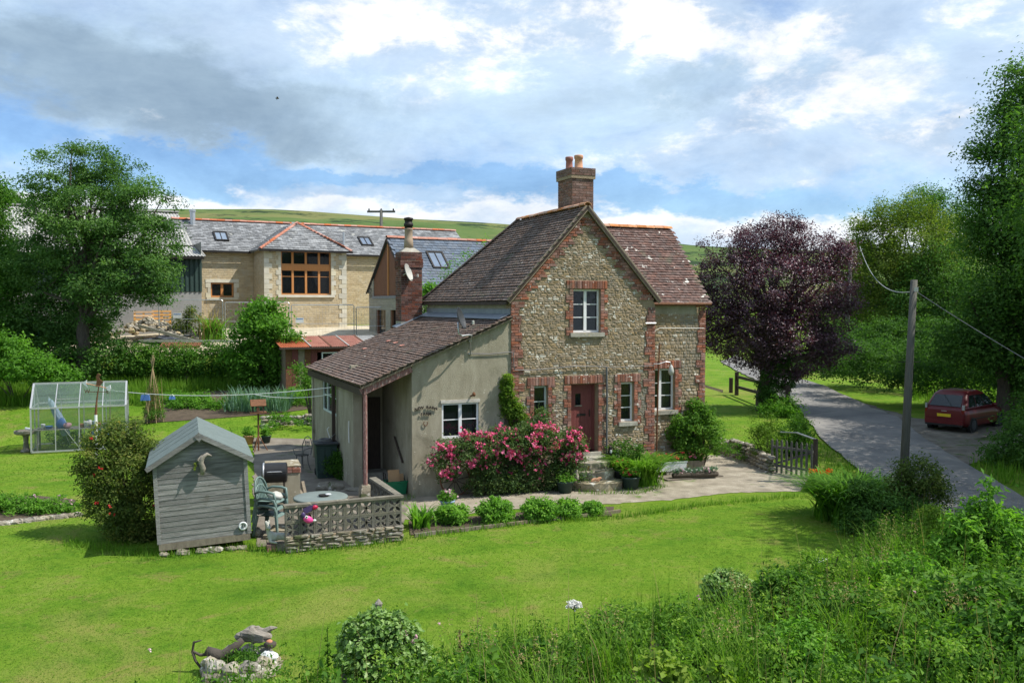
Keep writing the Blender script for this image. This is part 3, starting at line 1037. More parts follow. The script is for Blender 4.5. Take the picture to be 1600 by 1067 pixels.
def frame_X(o, ax, ay, az):
    """Matrix with columns ax, ay, az and origin o"""
    return Matrix(((ax[0], ay[0], az[0], o[0]), (ax[1], ay[1], az[1], o[1]), (ax[2], ay[2], az[2], o[2]), (0, 0, 0, 1)))


def wall_pieces(u0, u1, z0, z1, blocked, top=None, hs=(.032, .080), ws=(.05, .23), depth=(.006, .020), X=None, seed=1, gap=.012):
    """coursed rubble over a wall face; blocked(z) -> list of (a,b) intervals, top(z) -> (a,b) limits"""
    rs = random.Random(seed)
    out = []
    z = z0
    while z < z1:
        h = rs.uniform(*hs)
        zc = z + h / 2
        a, b = (u0, u1) if top is None else top(zc + h * .4)
        iv = sorted(blocked(zc))
        segs, cur = [], a
        for p, q in iv:
            if p > cur:
                segs.append((cur, min(p, b)))
            cur = max(cur, q)
        if cur < b:
            segs.append((cur, b))
        for p, q in segs:
            x = p
            while q - x > .04:
                w = rs.uniform(*ws) * (1.0 if h < .1 else .9)
                if q - x - w < .07:
                    w = q - x
                dz = rs.uniform(-.008, .008)
                Y = frame_X((x + w / 2, 0, zc + dz), (w - gap * rs.uniform(.3, 1), 0, rs.uniform(-.01, .01)), (0, rs.uniform(*depth), 0),
                            (rs.uniform(-.004, .004), 0, h - gap * rs.uniform(.2, .9)))
                out.append((rs.randrange(len(STONES)), X @ Y if X is not None else Y))
                x += w
        z += h
    return out


def brick_at(u0, u1, z0, z1, d=.03, X=None, tilt=0.0):
    Y = frame_X(((u0 + u1) / 2, 0, (z0 + z1) / 2), (u1 - u0, 0, tilt), (0, d * random.uniform(.8, 1.15), 0), (-tilt, 0, z1 - z0))
    return (random.randrange(len(BRICKS)), X @ Y if X is not None else Y)


def roof_tiles(o, A, B, length, slope, tw=.165, gauge=.105, keep=None, seed=3, lap=1.35):
    A, B = Vector(A).normalized(), Vector(B).normalized()
    N = A.cross(B)
    if N.z < 0:
        N = -N
    rs = random.Random(seed)
    out = []
    rows = int(slope / gauge)
    cols = int(length / tw) + 1
    for r in range(rows):
        sag = [rs.uniform(-.006, .006)] * (cols + 2)
        for c in range(cols + 1):
            s = (c + (.5 if r % 2 else 0)) * tw
            if s - tw * .5 < -.01 or s + tw * .5 > length + .09:
                continue
            t = r * gauge
            if keep and not keep(s, t + gauge * .5):
                continue
            wav = .010 * math.sin(s * 1.1 + r * .13) + sag[c]
            p = Vector(o) + A * s + B * (t + rs.uniform(-.006, .006)) + N * (wav * .7 + rs.uniform(0, .004))
            a = A * (tw * .97) + N * rs.uniform(-.006, .006) + B * rs.uniform(-.003, .003)
            out.append((rs.randrange(len(TILES)), frame_X(p, a, B * (gauge * lap), N)))
    return out


def px_score(parent):
    Wm = Matrix.Translation(parent.location) @ parent.rotation_euler.to_matrix().to_4x4()

    def f(X):
        P = Wm @ X.translation
        return -(P - Vector((0, 0, CAMZ))).length
    return f


def window(parent, u0, u1, z0, z1, cols, rows, X=None, rec=.10, fr=.05, mm=None, glass=None, curtain=None, cols_u=None, bar=.024, name='window', hang='full'):
    """framed window in a wall whose outer face is y=0 (y inward).  rows: heights as fractions from the bottom"""
    mm = mm or M['white_paint']
    glass = glass or M['glass']
    y0, y1 = rec, rec + .06
    b = MB(X)
    b.box(u0, u1, y0, y1, z0, z0 + fr * 1.15)
    b.box(u0, u1, y0, y1, z1 - fr, z1)
    b.box(u0, u0 + fr, y0, y1, z0 + fr * 1.15, z1 - fr)
    b.box(u1 - fr, u1, y0, y1, z0 + fr * 1.15, z1 - fr)
    cu = cols_u or [u0 + (u1 - u0) * i / cols for i in range(1, cols)]
    for c in cu:
        b.box(c - fr * .85, c + fr * .85, y0 - .008, y1 - .004, z0 + fr * 1.15, z1 - fr)
    w = b.build(name, mm, parent)
    edges = [u0 + fr] + [e for c in cu for e in (c - fr * .85, c + fr * .85)] + [u1 - fr]
    za, zb = z0 + fr * 1.15, z1 - fr
    zs = [za] + [za + (zb - za) * r for r in rows] + [zb]
    for i in range(0, len(edges), 2):
        a, c = edges[i], edges[i + 1]
        for r in rows:
            zz = za + (zb - za) * r
            MB(X).box(a, c, y0 + .012, y1 - .012, zz - bar / 2, zz + bar / 2).build('glazing_bar', mm, w)
        for k in range(len(zs) - 1):
            MB(X).box(a, c, y0 + .028, y0 + .034, zs[k] + (bar / 2 if k else 0), zs[k + 1] - (bar / 2 if k < len(zs) - 2 else 0)).build('pane', glass, w)
    if curtain:
        for (a, c, zc0) in curtain[1]:
            cb = MB(X)
            n = 9
            for i in range(n):
                xa, xb = a + (c - a) * i / n, a + (c - a) * (i + 1) / n
                cb.box(xa, xb - .002, y1 + .03 + .02 * (i % 2), y1 + .045 + .02 * (i % 2), zc0, zb)
            cb.build('curtain', curtain[0], w)
    return w


# ================================================================== the cottage
CO = Vector((-.03, 23.65, 0))
CA = math.atan2(.393, .919)
cot = thing('cottage', 'stone and red brick cottage with clay tiled roofs and a rendered lean-to', 'house', CO, CA)
CW = Matrix.Translation(CO) @ Matrix.Rotation(CA, 4, 'Z')


def C(u, v, z=0):
    return CW @ Vector((u, v, z))


EV, AP, UC, SL = 5.03, 7.60, 2.215, 1.10          # eave, ridge, gable centre, roof slope
GW = 4.43
WV, WU = .45, 6.46                                # wing front plane and right end
hole_up = (1.83, 2.68, 4.13, 5.31)
hole_door = (1.775, 2.62, .84, 2.72)
hole_small = (.665, 1.08, 1.85, 2.71)
hole_mid = (3.33, 3.76, 1.62, 2.72)
hole_wing = (4.52, 5.41, 1.82, 3.03)
front_holes = [hole_up, hole_door, hole_small, hole_mid]


def wall_cells(b, u0, u1, z0, z1, holes, y0, y1, X=None):
    us = sorted({u0, u1, *[h[0] for h in holes], *[h[1] for h in holes]})
    zs = sorted({z0, z1, *[min(max(h[2], z0), z1) for h in holes], *[min(max(h[3], z0), z1) for h in holes]})
    us = [u for u in us if u0 <= u <= u1]
    for i in range(len(us) - 1):
        run = None
        for k in range(len(zs) - 1):
            uc, zc = (us[i] + us[i + 1]) / 2, (zs[k] + zs[k + 1]) / 2
            if any(h[0] < uc < h[1] and h[2] < zc < h[3] for h in holes):
                continue
            if zs[k + 1] - zs[k] > 1e-6:
                b.box(us[i], us[i + 1], y0, y1, zs[k], zs[k + 1], X)


wb = MB()
wall_cells(wb, 0, GW, -.3, 4.9, front_holes, 0, .35)
gl = lambda z: UC - (AP - .10 - z) / SL
gr = lambda z: UC + (AP - .10 - z) / SL
wb.prism([(max(0, gl(4.9)), 4.9), (hole_up[0], 4.9), (hole_up[0], hole_up[3]), (gl(hole_up[3]), hole_up[3])], 0, .35)
wb.prism([(hole_up[1], 4.9), (min(GW, gr(4.9)), 4.9), (gr(hole_up[3]), hole_up[3]), (hole_up[1], hole_up[3])], 0, .35)
wb.prism([(gl(hole_up[3]), hole_up[3]), (gr(hole_up[3]), hole_up[3]), (UC, AP - .10)], 0, .35)
wall_cells(wb, GW + .002, WU, -.3, 4.62, [hole_wing], WV, WV + .35)
wb.box(GW - .35, GW, .35, WV + .35, -.3, 4.9)
wb.box(WU - .35, WU, WV + .35, 4.5, -.3, 4.9)
wb.box(.35, WU - .36, 7.0, 7.3, -.3, 4.9)
wall = wb.build('stone_wall', M['mortar'], cot)
# plastered upper strips and left flank
rb = MB()
rb.box(0, .34, .352, 7.2, 2.5, 4.98)
rb.build('rendered_flank', M['render'], cot)
MB().box(GW + .002, WU - .30, WV - .012, WV + .3, 4.62, 4.97).build('plastered_band', M['render'], cot)
# right gable of the wing
MB(Matrix.Rotation(0, 4, 'Z')).add([(WU - .01, WV, 4.9), (WU - .01, 4.5, 4.9), (WU - .01, 2.45, 7.2), (WU - .3, WV, 4.9), (WU - .3, 4.5, 4.9), (WU - .3, 2.45, 7.2)],
   [(0, 1, 2), (3, 5, 4), (0, 2, 5, 3), (1, 4, 5, 2)]).build('wing_gable', M['mortar'], cot)
# near-black panels and floor stand in for the dimness inside the rooms
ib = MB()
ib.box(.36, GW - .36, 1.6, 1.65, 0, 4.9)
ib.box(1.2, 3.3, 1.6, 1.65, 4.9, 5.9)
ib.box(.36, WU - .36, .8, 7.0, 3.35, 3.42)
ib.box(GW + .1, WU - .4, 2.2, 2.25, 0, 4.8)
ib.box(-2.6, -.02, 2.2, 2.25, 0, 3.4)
ib.build('room_dark_panel', M['interior'], cot)

# --- brickwork
bricks = []
hb = .0745


def quoin(uc, side, z0, z1, X=None, w=(.335, .225), blk=3):
    z, k = z0, 0
    while z < z1 - hb * .5:
        wide = w[(k // blk) % 2] + (0 if w[0] < .3 else ((k // blk) * 37 % 5 - 2) * .022)
        jit = random.uniform(-.008, .008)
        a, b = (uc, uc + wide + jit) if side > 0 else (uc - wide - jit, uc)
        cut = a + (.215 if k % 2 else .105) if side > 0 else b - (.215 if k % 2 else .105)
        if wide < .2:
            bricks.append(brick_at(a, b, z + .005, z + hb - .004, .034, X))
        else:
            bricks.append(brick_at(a, cut - .004, z + .005, z + hb - .004, .034, X))
            bricks.append(brick_at(cut + .004, b, z + .005, z + hb - .004, .034, X))
        z += hb
        k += 1


def quoin_w(z, z0, w=(.335, .225), blk=3):
    k = int((z - z0) / hb) // blk
    return w[k % 2] + (0 if w[0] < .3 else (k * 37 % 5 - 2) * .022)


def jambs(h, X=None, w=(.22, .11)):
    quoin(h[0], -1, h[2] - .08, h[3], X, w)
    quoin(h[1], 1, h[2] - .08, h[3], X, w)
    # soldier arch
    a, b = h[0] - .20, h[1] + .20
    n = int((b - a) / .077)
    for i in range(n):
        x0 = a + (b - a) * i / n
        x1 = a + (b - a) * (i + 1) / n
        t = ((x0 + x1) / 2 - (a + b) / 2) * .14
        bricks.append(brick_at(x0 + .004, x1 - .004, h[3] + .012, h[3] + .232, .036, X, 0))


quoin(0.0, 1, -.1, 4.95)
quoin(GW, -1, -.1, 4.85)
XW = Matrix.Translation((0, WV, 0))
quoin(WU, -1, -.1, 4.9, XW, (.30, .20))
for h in front_holes:
    jambs(h)
jambs(hole_wing, XW)
z = 5.02
k = 0
while z < 7.22:
    for s in (-1, 1):
        ww = (.46, .34, .22, .34)[k % 4]
        e = gl(z + hb) + .02 if s < 0 else gr(z + hb) - .02
        a, b = (e, e + ww) if s < 0 else (e - ww, e)
        if not (a < hole_up[1] + .25 and b > hole_up[0] - .25 and z < hole_up[3] + .26):
            c = a + (.215 if s < 0 else ww - .215)
            if ww > .25:
                bricks.append(brick_at(a, c - .004, z + .005, z + hb - .004, .03))
                bricks.append(brick_at(c + .004, b, z + .005, z + hb - .004, .03))
            else:
                bricks.append(brick_at(a, b, z + .005, z + hb - .004, .03))
    z += hb
    k += 1


def blk_front(z):
    iv = [(-.01, quoin_w(z, -.1) + .006), (GW - quoin_w(z, -.1) - .006, GW + 1)]
    for h in front_holes:
        if h[2] - .10 < z < h[3]:
            w = quoin_w(z, h[2] - .08, (.22, .11)) + .008
            iv.append((h[0] - w, h[1] + w))
        elif h[3] <= z < h[3] + .245:
            iv.append((h[0] - .205, h[1] + .205))
    if z > 4.95:
        iv = [q for q in iv[2:]]
        kk = int((z - 5.02) / hb)
        ww = (.46, .34, .22, .34)[kk % 4]
        iv += [(-1, gl(z) + ww + .02), (gr(z) - ww - .02, 9)]
    return iv


def blk_wing(z):
    iv = [(WU - quoin_w(z, -.1, (.30, .20)) - .006, WU + 1)]
    h = hole_wing
    if h[2] - .10 < z < h[3]:
        w = quoin_w(z, h[2] - .08, (.22, .11)) + .008
        iv.append((h[0] - w, h[1] + w))
    elif h[3] <= z < h[3] + .245:
        iv.append((h[0] - .205, h[1] + .205))
    return iv


stones = wall_pieces(0, GW, -.05, 7.35, blk_front, top=lambda z: (0, GW) if z < 4.95 else (gl(z) + .03, gr(z) - .03), seed=11)
stones += wall_pieces(GW + .01, WU, -.05, 4.60, blk_wing, X=XW, seed=12, hs=(.07, .12))
SC = px_score(cot)
rsz = random.Random(5)
pieces('stone', 'rubble_stonework', STONES, stones, M['stone'], wall, 300,
       score=lambda X: X.to_3x3().col[0].length * X.to_3x3().col[2].length)
pieces('brick', 'red_brickwork', BRICKS, bricks, M['brick'], wall, 170, score=lambda X: X.to_3x3().col[0].length * X.to_3x3().col[2].length + .004 * SC(X))

# --- openings
window(cot, *hole_up, 2, (1 / 3, 2 / 3), curtain=(M['curtain'], [(2.45, 2.62, 4.15)]))
window(cot, *hole_small, 1, (.5,), mm=M['pale_paint'])
window(cot, *hole_mid, 1, (1 / 3, 2 / 3))
window(cot, *hole_wing, 2, (1 / 3, 2 / 3), X=XW, curtain=(M['curtain'], [(5.0, 5.35, 1.9), (4.56, 4.72, 1.9)]))
for (h, X, e) in ((hole_up, None, .10), (hole_small, None, .06), (hole_mid, None, .08), (hole_wing, XW, .08)):
    s = MB(X)
    s.prism([(h[0] - e, h[2] - .115), (h[1] + e, h[2] - .115), (h[1] + e, h[2] - .004), (h[0] - e, h[2] - .004)], -.085, .10)
    s.build('sill', M['concrete'], cot)
# front door
db = MB()
h = hole_door
db.box(h[0], h[0] + .07, .20, .28, h[2], h[3])
db.box(h[1] - .07, h[1], .20, .28, h[2], h[3])
db.box(h[0] + .07, h[1] - .07, .20, .28, h[3] - .07, h[3])
door_frame = db.build('door_frame', M['red_paint'], cot)
db = MB()
n = 6
x0, x1 = h[0] + .07, h[1] - .07
lx0, lx1, lz0, lz1 = 2.03, 2.20, h[2] + 1.28, h[2] + 1.60
wall_cells(db, x0, x1, h[2] + .01, h[3] - .07, [(lx0, lx1, lz0, lz1)], .235, .275)
door = db.build('door', M['red_paint'], cot)
for i in range(n):
    a, b = x0 + (x1 - x0) * i / n + .004, x0 + (x1 - x0) * (i + 1) / n - .004
    MB().box(a, b, .228, .2345, h[2] + .02, lz0 - .14).build('plank', M['red_paint'], door)
MB().box(lx0 - .03, lx1 + .03, .21, .2345, lz0 - .035, lz0).build('light_sill', M['old_wood'], door)
MB().box(lx0, lx1, .245, .25, lz0, lz1).build('pane', M['glass'], door)
MB().box(x0 + .24, x0 + .50, .212, .2275, h[2] + .98, h[2] + 1.04).build('letter_box', M['iron'], door)
MB().tube([(x1 - .09, .20, h[2] + .95), (x1 - .09, .19, h[2] + 1.05), (x1 - .09, .20, h[2] + 1.15)], .012, 6).build('handle', M['iron'], door)
MB().box(h[0] - .06, h[1] + .06, -.10, .30, h[2] - .10, h[2]).build('threshold', M['concrete'], cot)


# --- roofs
def slope_roof(name, e0, e1, r1, r0, t=.06, m=None):
    return MB().slab([e0, e1, r1, r0], t).build(name, m or M['dark_wood'], cot)


VF = -.14                                           # verge overhang
RV, VB = 4.55, 7.38                                 # ridge end and back eave
eL = UC - (AP - EV) / SL - .0
left_roof = slope_roof('main_roof', (eL, VB, EV - .03), (eL, VF, EV - .03), (UC, VF, AP - .03), (UC, RV, AP - .03))
eR = 2 * UC - eL
slope_roof('right_roof', (eR, VF, EV - .03), (eR, VB, EV - .03), (UC, RV, AP - .03), (UC, VF, AP - .03))
MB().slab([(eR, VB, EV - .03), (eL, VB, EV - .03), (UC, RV, AP - .03)], .06).build('hip_roof', M['tile'], cot)
nl = math.hypot(AP - EV, UC - eL)
B = Vector((UC - eL, 0, AP - EV)) / nl
hipk = (VB - RV) / nl
tl = roof_tiles((eL - .03, VB, EV - .045), (0, -1, 0), B, VB - VF, nl + .03, keep=lambda s, t: s > t * hipk - .03, seed=21)
tiles_main = tl
# wing roof
WE, WR, WRV = 4.97, 7.30, 2.45
wl = math.hypot(WR - WE, WRV - (WV - .12))
BW = Vector((0, WRV - (WV - .12), WR - WE)) / wl
w0, w1 = 2.4, WU + .08
MB().slab([(4.40, WV - .12, WE - .03), (w1, WV - .12, WE - .03), (w1, WRV, WR - .03), (2.75, WRV, WR - .03)], .06).build('wing_roof', M['dark_wood'], cot)
MB().slab([(w1, 4.55, WE - .03), (4.40, 4.55, WE - .03), (2.75, WRV, WR - .03), (w1, WRV, WR - .03)], .06).build('wing_back_roof', M['tile'], cot)
mslope = lambda u: AP - SL * abs(u - UC)


def keep_w(s, t):
    p = Vector((w0, WV - .15, WE - .045)) + Vector((1, 0, 0)) * s + BW * t
    return p.z > mslope(p.x) - .02 and p.x > 3.2


tiles_wing = roof_tiles((w0, WV - .15, WE - .045), (1, 0, 0), BW, w1 - w0, wl + .03, keep=keep_w, seed=22)
# lean-to roof
LT, LB, LU = 4.62, 2.93, -4.06
ll = math.hypot(LT - LB, LU)
BL = Vector((-LU, 0, LT - LB)) / ll
LV0, LV1 = -.13, 7.30
lean_roof = MB().slab([(LU, LV1, LB - .03), (LU, LV0, LB - .03), (.0, LV0, LT - .03), (.0, LV1, LT - .03)], .05).build('lean_to_roof', M['dark_wood'], cot)
tiles_lean = roof_tiles((LU - .03, LV1, LB - .042), (0, -1, 0), BL, LV1 - LV0, ll - .02, seed=23, gauge=.112)
for (tt, par, lim, nm) in ((tiles_lean, lean_roof, 300, 'lean_to_tiling'), (tiles_main, left_roof, 0, 'main_roof_tiling')):
    pieces('tile', nm, TILES, tt, M['tile'], par, lim, score=SC)
wing_p = [c for c in cot.children if c.name.startswith('wing_roof')][0]
pieces('tile', 'wing_roof_tiling', TILES, tiles_wing, M['lichen_tile'], wing_p, 0)
for (s, t) in ((2.55, 2.15), (3.5, 2.1), (4.5, 2.0), (2.0, 1.5)):
    p = Vector((LU, LV1, LB)) + Vector((0, -1, 0)) * s + BL * t
    N = Vector((0, -1, 0)).cross(BL)
    N = N if N.z > 0 else -N
    X = frame_X(p + N * .012, Vector((0, -.165, 0)), BL * .13, N)
    MB(X).add(*TILES[0]).build('replacement_tile', M['new_tile'], lean_roof)


def ridge(a, b, m, n, r=.11, parent=cot, name='ridge_tile', over=.02):
    a, b = Vector(a), Vector(b)
    for i in range(n):
        p, q = a.lerp(b, i / n), a.lerp(b, (i + 1) / n)
        d = (q - p).normalized()
        s = d.cross(Vector((0, 0, 1))).normalized()
        up = s.cross(d)
        mbx = MB()
        vv, ff = [], []
        k = 7
        for e, P in ((0, p + d * .006), (1, q - d * .004)):
            lift = random.uniform(-.006, .008)
            for rr in (r, r - .018):
                for j in range(k):
                    t = math.pi * (.06 + .88 * j / (k - 1))
                    vv.append(tuple(P + s * math.cos(t) * rr * 1.15 + up * (math.sin(t) * rr - r * .55 + lift)))
        for j in range(k - 1):
            ff += [(j, j + 1, 2 * k + j + 1, 2 * k + j), (k + j + 1, k + j, 3 * k + j, 3 * k + j + 1), (j + 1, j, k + j, k + j + 1), (2 * k + j, 2 * k + j + 1, 3 * k + j + 1, 3 * k + j)]
        ff += [(0, 2 * k, 3 * k, k), (k - 1, 2 * k - 1, 4 * k - 1, 3 * k - 1)]
        mbx.add(vv, ff)
        mbx.build(name, m, parent)


ridge((UC, VF, AP + .03), (UC, RV, AP + .03), M['ridge_tile'], 14)
ridge((3.0, WRV, WR + .03), (w1, WRV, WR + .03), M['ridge_tile'], 11)
ridge((UC, RV, AP + .02), (eL, VB, EV + .04), M['tile'], 12, .10, name='hip_tile')
# verge and barge boards (lime filled verge)
vb_ = MB()
for s, e in ((-1, eL), (1, eR)):
    vb_.bar((e, VF + .03, EV - .06), (UC, VF + .03, AP - .06), .045, .13)
vb_.build('barge_board', M['old_wood'], cot)
vb_ = MB()
vb_.bar((LU, LV0 + .02, LB - .07), (-.02, LV0 + .02, LT - .07), .04, .10)
vb_.build('lean_to_verge', M['old_wood'], cot)
MB().bar((LU + .02, LV0 + .08, LB - .20), (-2.75, LV0 + .08, LB + .42 * 1.33 - .21), .06, .17).build('porch_beam', M['flaking_red'], cot)
MB().bar((LU + .06, LV0 + .05, LB - .20), (LU + .06, LV1 - .1, LB - .20), .05, .18).build('eaves_board', M['dark_wood'], cot)
MB().bar((eL - .01, VF + .1, EV - .10), (eL - .01, VB, EV - .10), .05, .09).build('main_eaves_board', M['dark_wood'], cot)
MB().tube([(GW + .06, WV - .17, WE - .06), (w1, WV - .17, WE - .06)], .045, 8).build('gutter', M['rust'], cot)
# lead flashing along the top of the lean-to
MB().slab([(-.34, .02, LT - .10), (-.02, .02, LT + .03), (-.02, 7.2, LT + .03), (-.34, 7.2, LT - .10)], .012).build('flashing', M['lead'], cot)
MB().box(-.022, -.004, .02, 7.2, LT + .03, LT + .16).build('flashing_upstand', M['lead'], cot)

# --- lean-to walls
hole_lw = (-1.925, -.91, 1.45, 2.36)
top_at = lambda u: LT - .09 + u * (LT - LB) / (-LU)
lw = MB()
wall_cells(lw, -2.72, -.0, -.3, 2.36, [hole_lw], .004, .25)
lw.prism([(-2.72, 2.36), (0, 2.36), (0, top_at(0)), (-2.72, top_at(-2.72))], .004, .25)
lw.box(-2.72, -2.50, .25, 2.85, -.3, 3.2)
lw.build('rendered_front', M['render'], cot)
hw = (3.72, 5.68, 1.69, 2.67)
XL = Matrix.Translation((-3.85, 0, 0)) @ Matrix.Rotation(R(-90), 4, 'Z')     # x -> -v, y -> +u
sw = MB(XL)
wall_cells(sw, -7.2, -1.6, -.3, 2.80, [(-hw[1], -hw[0], hw[2], hw[3])], 0, .24)
sw.build('rendered_side', M['render'], cot)
pw = MB()
MB().box(-3.61, -2.73, 2.85, 3.05, -.3, 3.2).build('porch_back', M['render'], cot)
pw.box(-3.9, -.1, 7.0, 7.2, -.3, 2.9)
pw.build('rendered_back', M['render'], cot)
window(cot, *hole_lw, 2, (.52,), rec=.03, curtain=(M['aqua'], [(-1.30, -1.06, 1.5)]))
window(cot, -hw[1], -hw[0], hw[2], hw[3], 3, (.5,), X=XL, rec=.02, mm=M['pale_paint'])
MB().box(-1.96, -.88, -.03, .05, 2.36, 2.44).build('lintel', M['plank_white'], cot)
MB().box(-3.56, -2.80, 2.80, 2.845, .28, 2.30).build('porch_door', M['dark_wood'], cot)
MB().box(-3.20, -3.17, 2.77, 2.795, .8, 1.9).build('door_bar', M['pale_paint'], cot)
MB().box(-3.6, -2.73, 2.2, 2.84, -.1, .28).build('porch_step', M['concrete'], cot)
MB().tube([(-2.76, 1.5, 1.35), (-2.76, .75, .78)], .028, 6).build('handrail', M['dark_wood'], cot)
# porch post on its stone, dark post at the window
MB().tube([(-3.93, -.02, .42), (-3.93, -.02, 2.72)], .055, 8).build('porch_post', M['flaking_red'], cot)
MB().add([(x * s, y * s, z) for z, s in ((-.05, 1), (.30, .95), (.42, .72)) for x, y in ((-.15, -.15), (.15, -.15), (.15, .15), (-.15, .15))],
   [(0, 1, 5, 4), (1, 2, 6, 5), (2, 3, 7, 6), (3, 0, 4, 7), (4, 5, 9, 8), (5, 6, 10, 9), (6, 7, 11, 10), (7, 4, 8, 11), (8, 9, 10, 11)],
   Matrix.Translation((-3.93, -.02, 0))).build('post_stone', M['rock'], cot)
MB().box(-4.0, -3.91, 3.55, 3.64, -.05, 2.8).build('side_post', M['dark_wood'], cot)
MB().tube([(-3.89, 1.95, 1.78), (-3.90, 1.93, 1.5), (-3.90, 1.90, 1.2)], .016, 5).build('rope_loop', M['line'], cot)
# --- cable, pipe, straps
cb = MB()
cb.tube([(-1.1, -.03, 3.62), (-.6, -.025, 3.60), (-.04, -.03, 3.64), (.05, -.06, 3.62), (.06, -.06, 3.3), (.08, -.06, 3.17), (.5, -.055, 3.15), (1.2, -.06, 3.18), (1.9, -.06, 3.22), (2.85, -.06, 3.18)], .013, 5)
cb.tube([(2.85, -.06, 3.18), (2.87, -.06, 2.4), (2.86, -.06, .35)], .03, 6)
cb.tube([(2.85, -.055, 3.17), (3.4, -.05, 3.16), (4.4, -.05, 3.17)], .009, 5)
cb.build('wall_cable', M['cable'], cot)
MB().tube([(4.43, -.055, 4.37), (4.1, -.055, 4.37)], .022, 6).build('wall_strap', M['galv'], cot)
MB().tube([(4.48, WV - .05, 4.02), (4.85, WV - .05, 4.22), (5.1, WV - .05, 4.22), (6.4, WV - .05, 4.2)], .008, 4).build('thin_wire', M['line'], cot)
MB().tube([(4.62, .18, .1), (4.66, .18, 2.2), (4.72, .2, 3.72), (4.78, .2, 3.74)], .022, 6).build('vent_pipe', M['rust'], cot)
# --- chimneys
chb, ch = [], MB()
cu0, cu1, cv0, cv1 = 2.40, 3.11, 1.2, 2.11
ch.box(cu0 + .012, cu1 - .012, cv0 + .012, cv1 - .012, 6.2, 8.78)
chim = ch.build('ridge_chimney', M['mortar'], cot)


def brick_shell(u0, u1, v0, v1, z0, z1, d=.012, h=.0745, steps=()):
    out = []
    k = 0
    z = z0
    while z < z1 - h * .5:
        e = 0
        for (za, zb2, ee) in steps:
            if za <= z < zb2:
                e = ee
        for face in range(4):
            if face == 0:
                X = Matrix.Translation((u0 - e, v0 - e, 0))
                L = u1 - u0 + 2 * e
            elif face == 1:
                X = Matrix.Translation((u1 + e, v0 - e, 0)) @ Matrix.Rotation(R(90), 4, 'Z')
                L = v1 - v0 + 2 * e
            elif face == 2:
                X = Matrix.Translation((u1 + e, v1 + e, 0)) @ Matrix.Rotation(R(180), 4, 'Z')
                L = u1 - u0 + 2 * e
            else:
                X = Matrix.Translation((u0 - e, v1 + e, 0)) @ Matrix.Rotation(R(-90), 4, 'Z')
                L = v1 - v0 + 2 * e
            n = max(2, round(L / .225))
            w = L / n
            o = 0 if (k + face) % 2 else w / 2
            x = 0
            edges = [0] + [o + w * i for i in range(n + 1) if 0.03 < o + w * i < L - .03] + [L]
            for a, b in zip(edges, edges[1:]):
                Y = frame_X(((a + b) / 2, .0, z + h / 2), (b - a - .008, 0, 0), (0, .012 + e * .0, 0), (0, 0, h - .010))
                out.append((random.randrange(len(BRICKS)), X @ Y))
        z += h
        k += 1
    return out


sb = brick_shell(cu0 + .012, cu1 - .012, cv0 + .012, cv1 - .012, 6.5, 8.80, steps=((8.45, 8.55, .025), (8.55, 8.9, .045)))
pieces('brick', 'stack_brickwork', BRICKS, sb, M['stack_brick'], chim, 0)
MB().box(cu0 - .035, cu1 + .035, cv0 - .035, cv1 + .035, 8.50, 8.785).build('corbel', M['mortar'], chim)
MB().lathe([(.30, 8.78), (.22, 8.84), (.02, 8.85)], (2.755, 1.655, 0), 10, sx=1.1, sy=1.4).build('flaunching', M['concrete'], chim)


def pot(name, c, m, hgt_=.42, r=.105):
    b = MB().lathe([(r * 1.15, 0), (r * 1.1, .05), (r, .06), (r * .92, hgt_ * .72), (r * 1.08, hgt_ * .76), (r * 1.12, hgt_ * .95), (r * 1.0, hgt_), (r * .7, hgt_), (r * .65, hgt_ * .7)], c, 16)
    return b.build(name, m, chim, smooth=True)


pot('chimney_pot', (2.66, 1.88, 8.79), M['pot_red'])
pot('chimney_pot', (2.72, 1.40, 8.79), M['buff'], .40, .12)
MB().bar((cu0 - .08, cv0 - .04, 7.40), (cu0 - .08, cv1 + .1, 7.40), .05, .12).build('chimney_flashing', M['lead'], chim)
# side chimney
su0, su1, sv0, sv1 = -.95, -.20, 7.1, 7.75
chs = MB()
chs.box(su0 + .012, su1 - .012, sv0 + .012, sv1 - .012, 0, 6.62)
side_ch = chs.build('side_chimney', M['concrete'], cot)
sb = brick_shell(su0 + .012, su1 - .012, sv0 + .012, sv1 - .012, 4.35, 6.64, steps=((6.12, 6.38, .03),))
pieces('brick', 'chimney_brickwork', BRICKS, sb, M['dark_brick'], side_ch, 130, score=SC)
MB().add([(su0, sv0, 6.63), (su1, sv0, 6.63), (su1, sv1, 6.63), (su0, sv1, 6.63), (su0 + .22, sv0 + .18, 6.80), (su1 - .22, sv0 + .18, 6.80), (su1 - .22, sv1 - .18, 6.80), (su0 + .22, sv1 - .18, 6.80)],
   [(0, 1, 5, 4), (1, 2, 6, 5), (2, 3, 7, 6), (3, 0, 4, 7), (4, 5, 6, 7)]).build('flaunching', M['concrete'], side_ch)
pc = ((su0 + su1) / 2, (sv0 + sv1) / 2, 6.78)
MB().lathe([(.16, 0), (.15, .3), (.135, .32), (.135, .62), (.15, .64), (.15, .68)], pc, 14).build('chimney_pot', M['dull_pot'], side_ch, smooth=True)
MB().lathe([(.14, .68), (.13, .74), (.16, .76), (.16, .84), (.13, .86), (.13, .95), (.165, .97), (.15, 1.03), (.03, 1.06)], pc, 14).build('cowl', M['iron'], side_ch, smooth=True)
MB().slab([(-1.15, 6.95, 4.16), (-.15, 6.95, 4.60), (-.15, 7.5, 4.62), (-1.15, 7.5, 4.18)], .02).build('chimney_flashing', M['lead'], side_ch)

# ---------------------------------------------------------------- things fixed to the cottage
sg = thing('house_name', 'black wrought iron house name letters on the grey rendered wall', 'house name', C(-2.36, -.012, 2.2), CA)


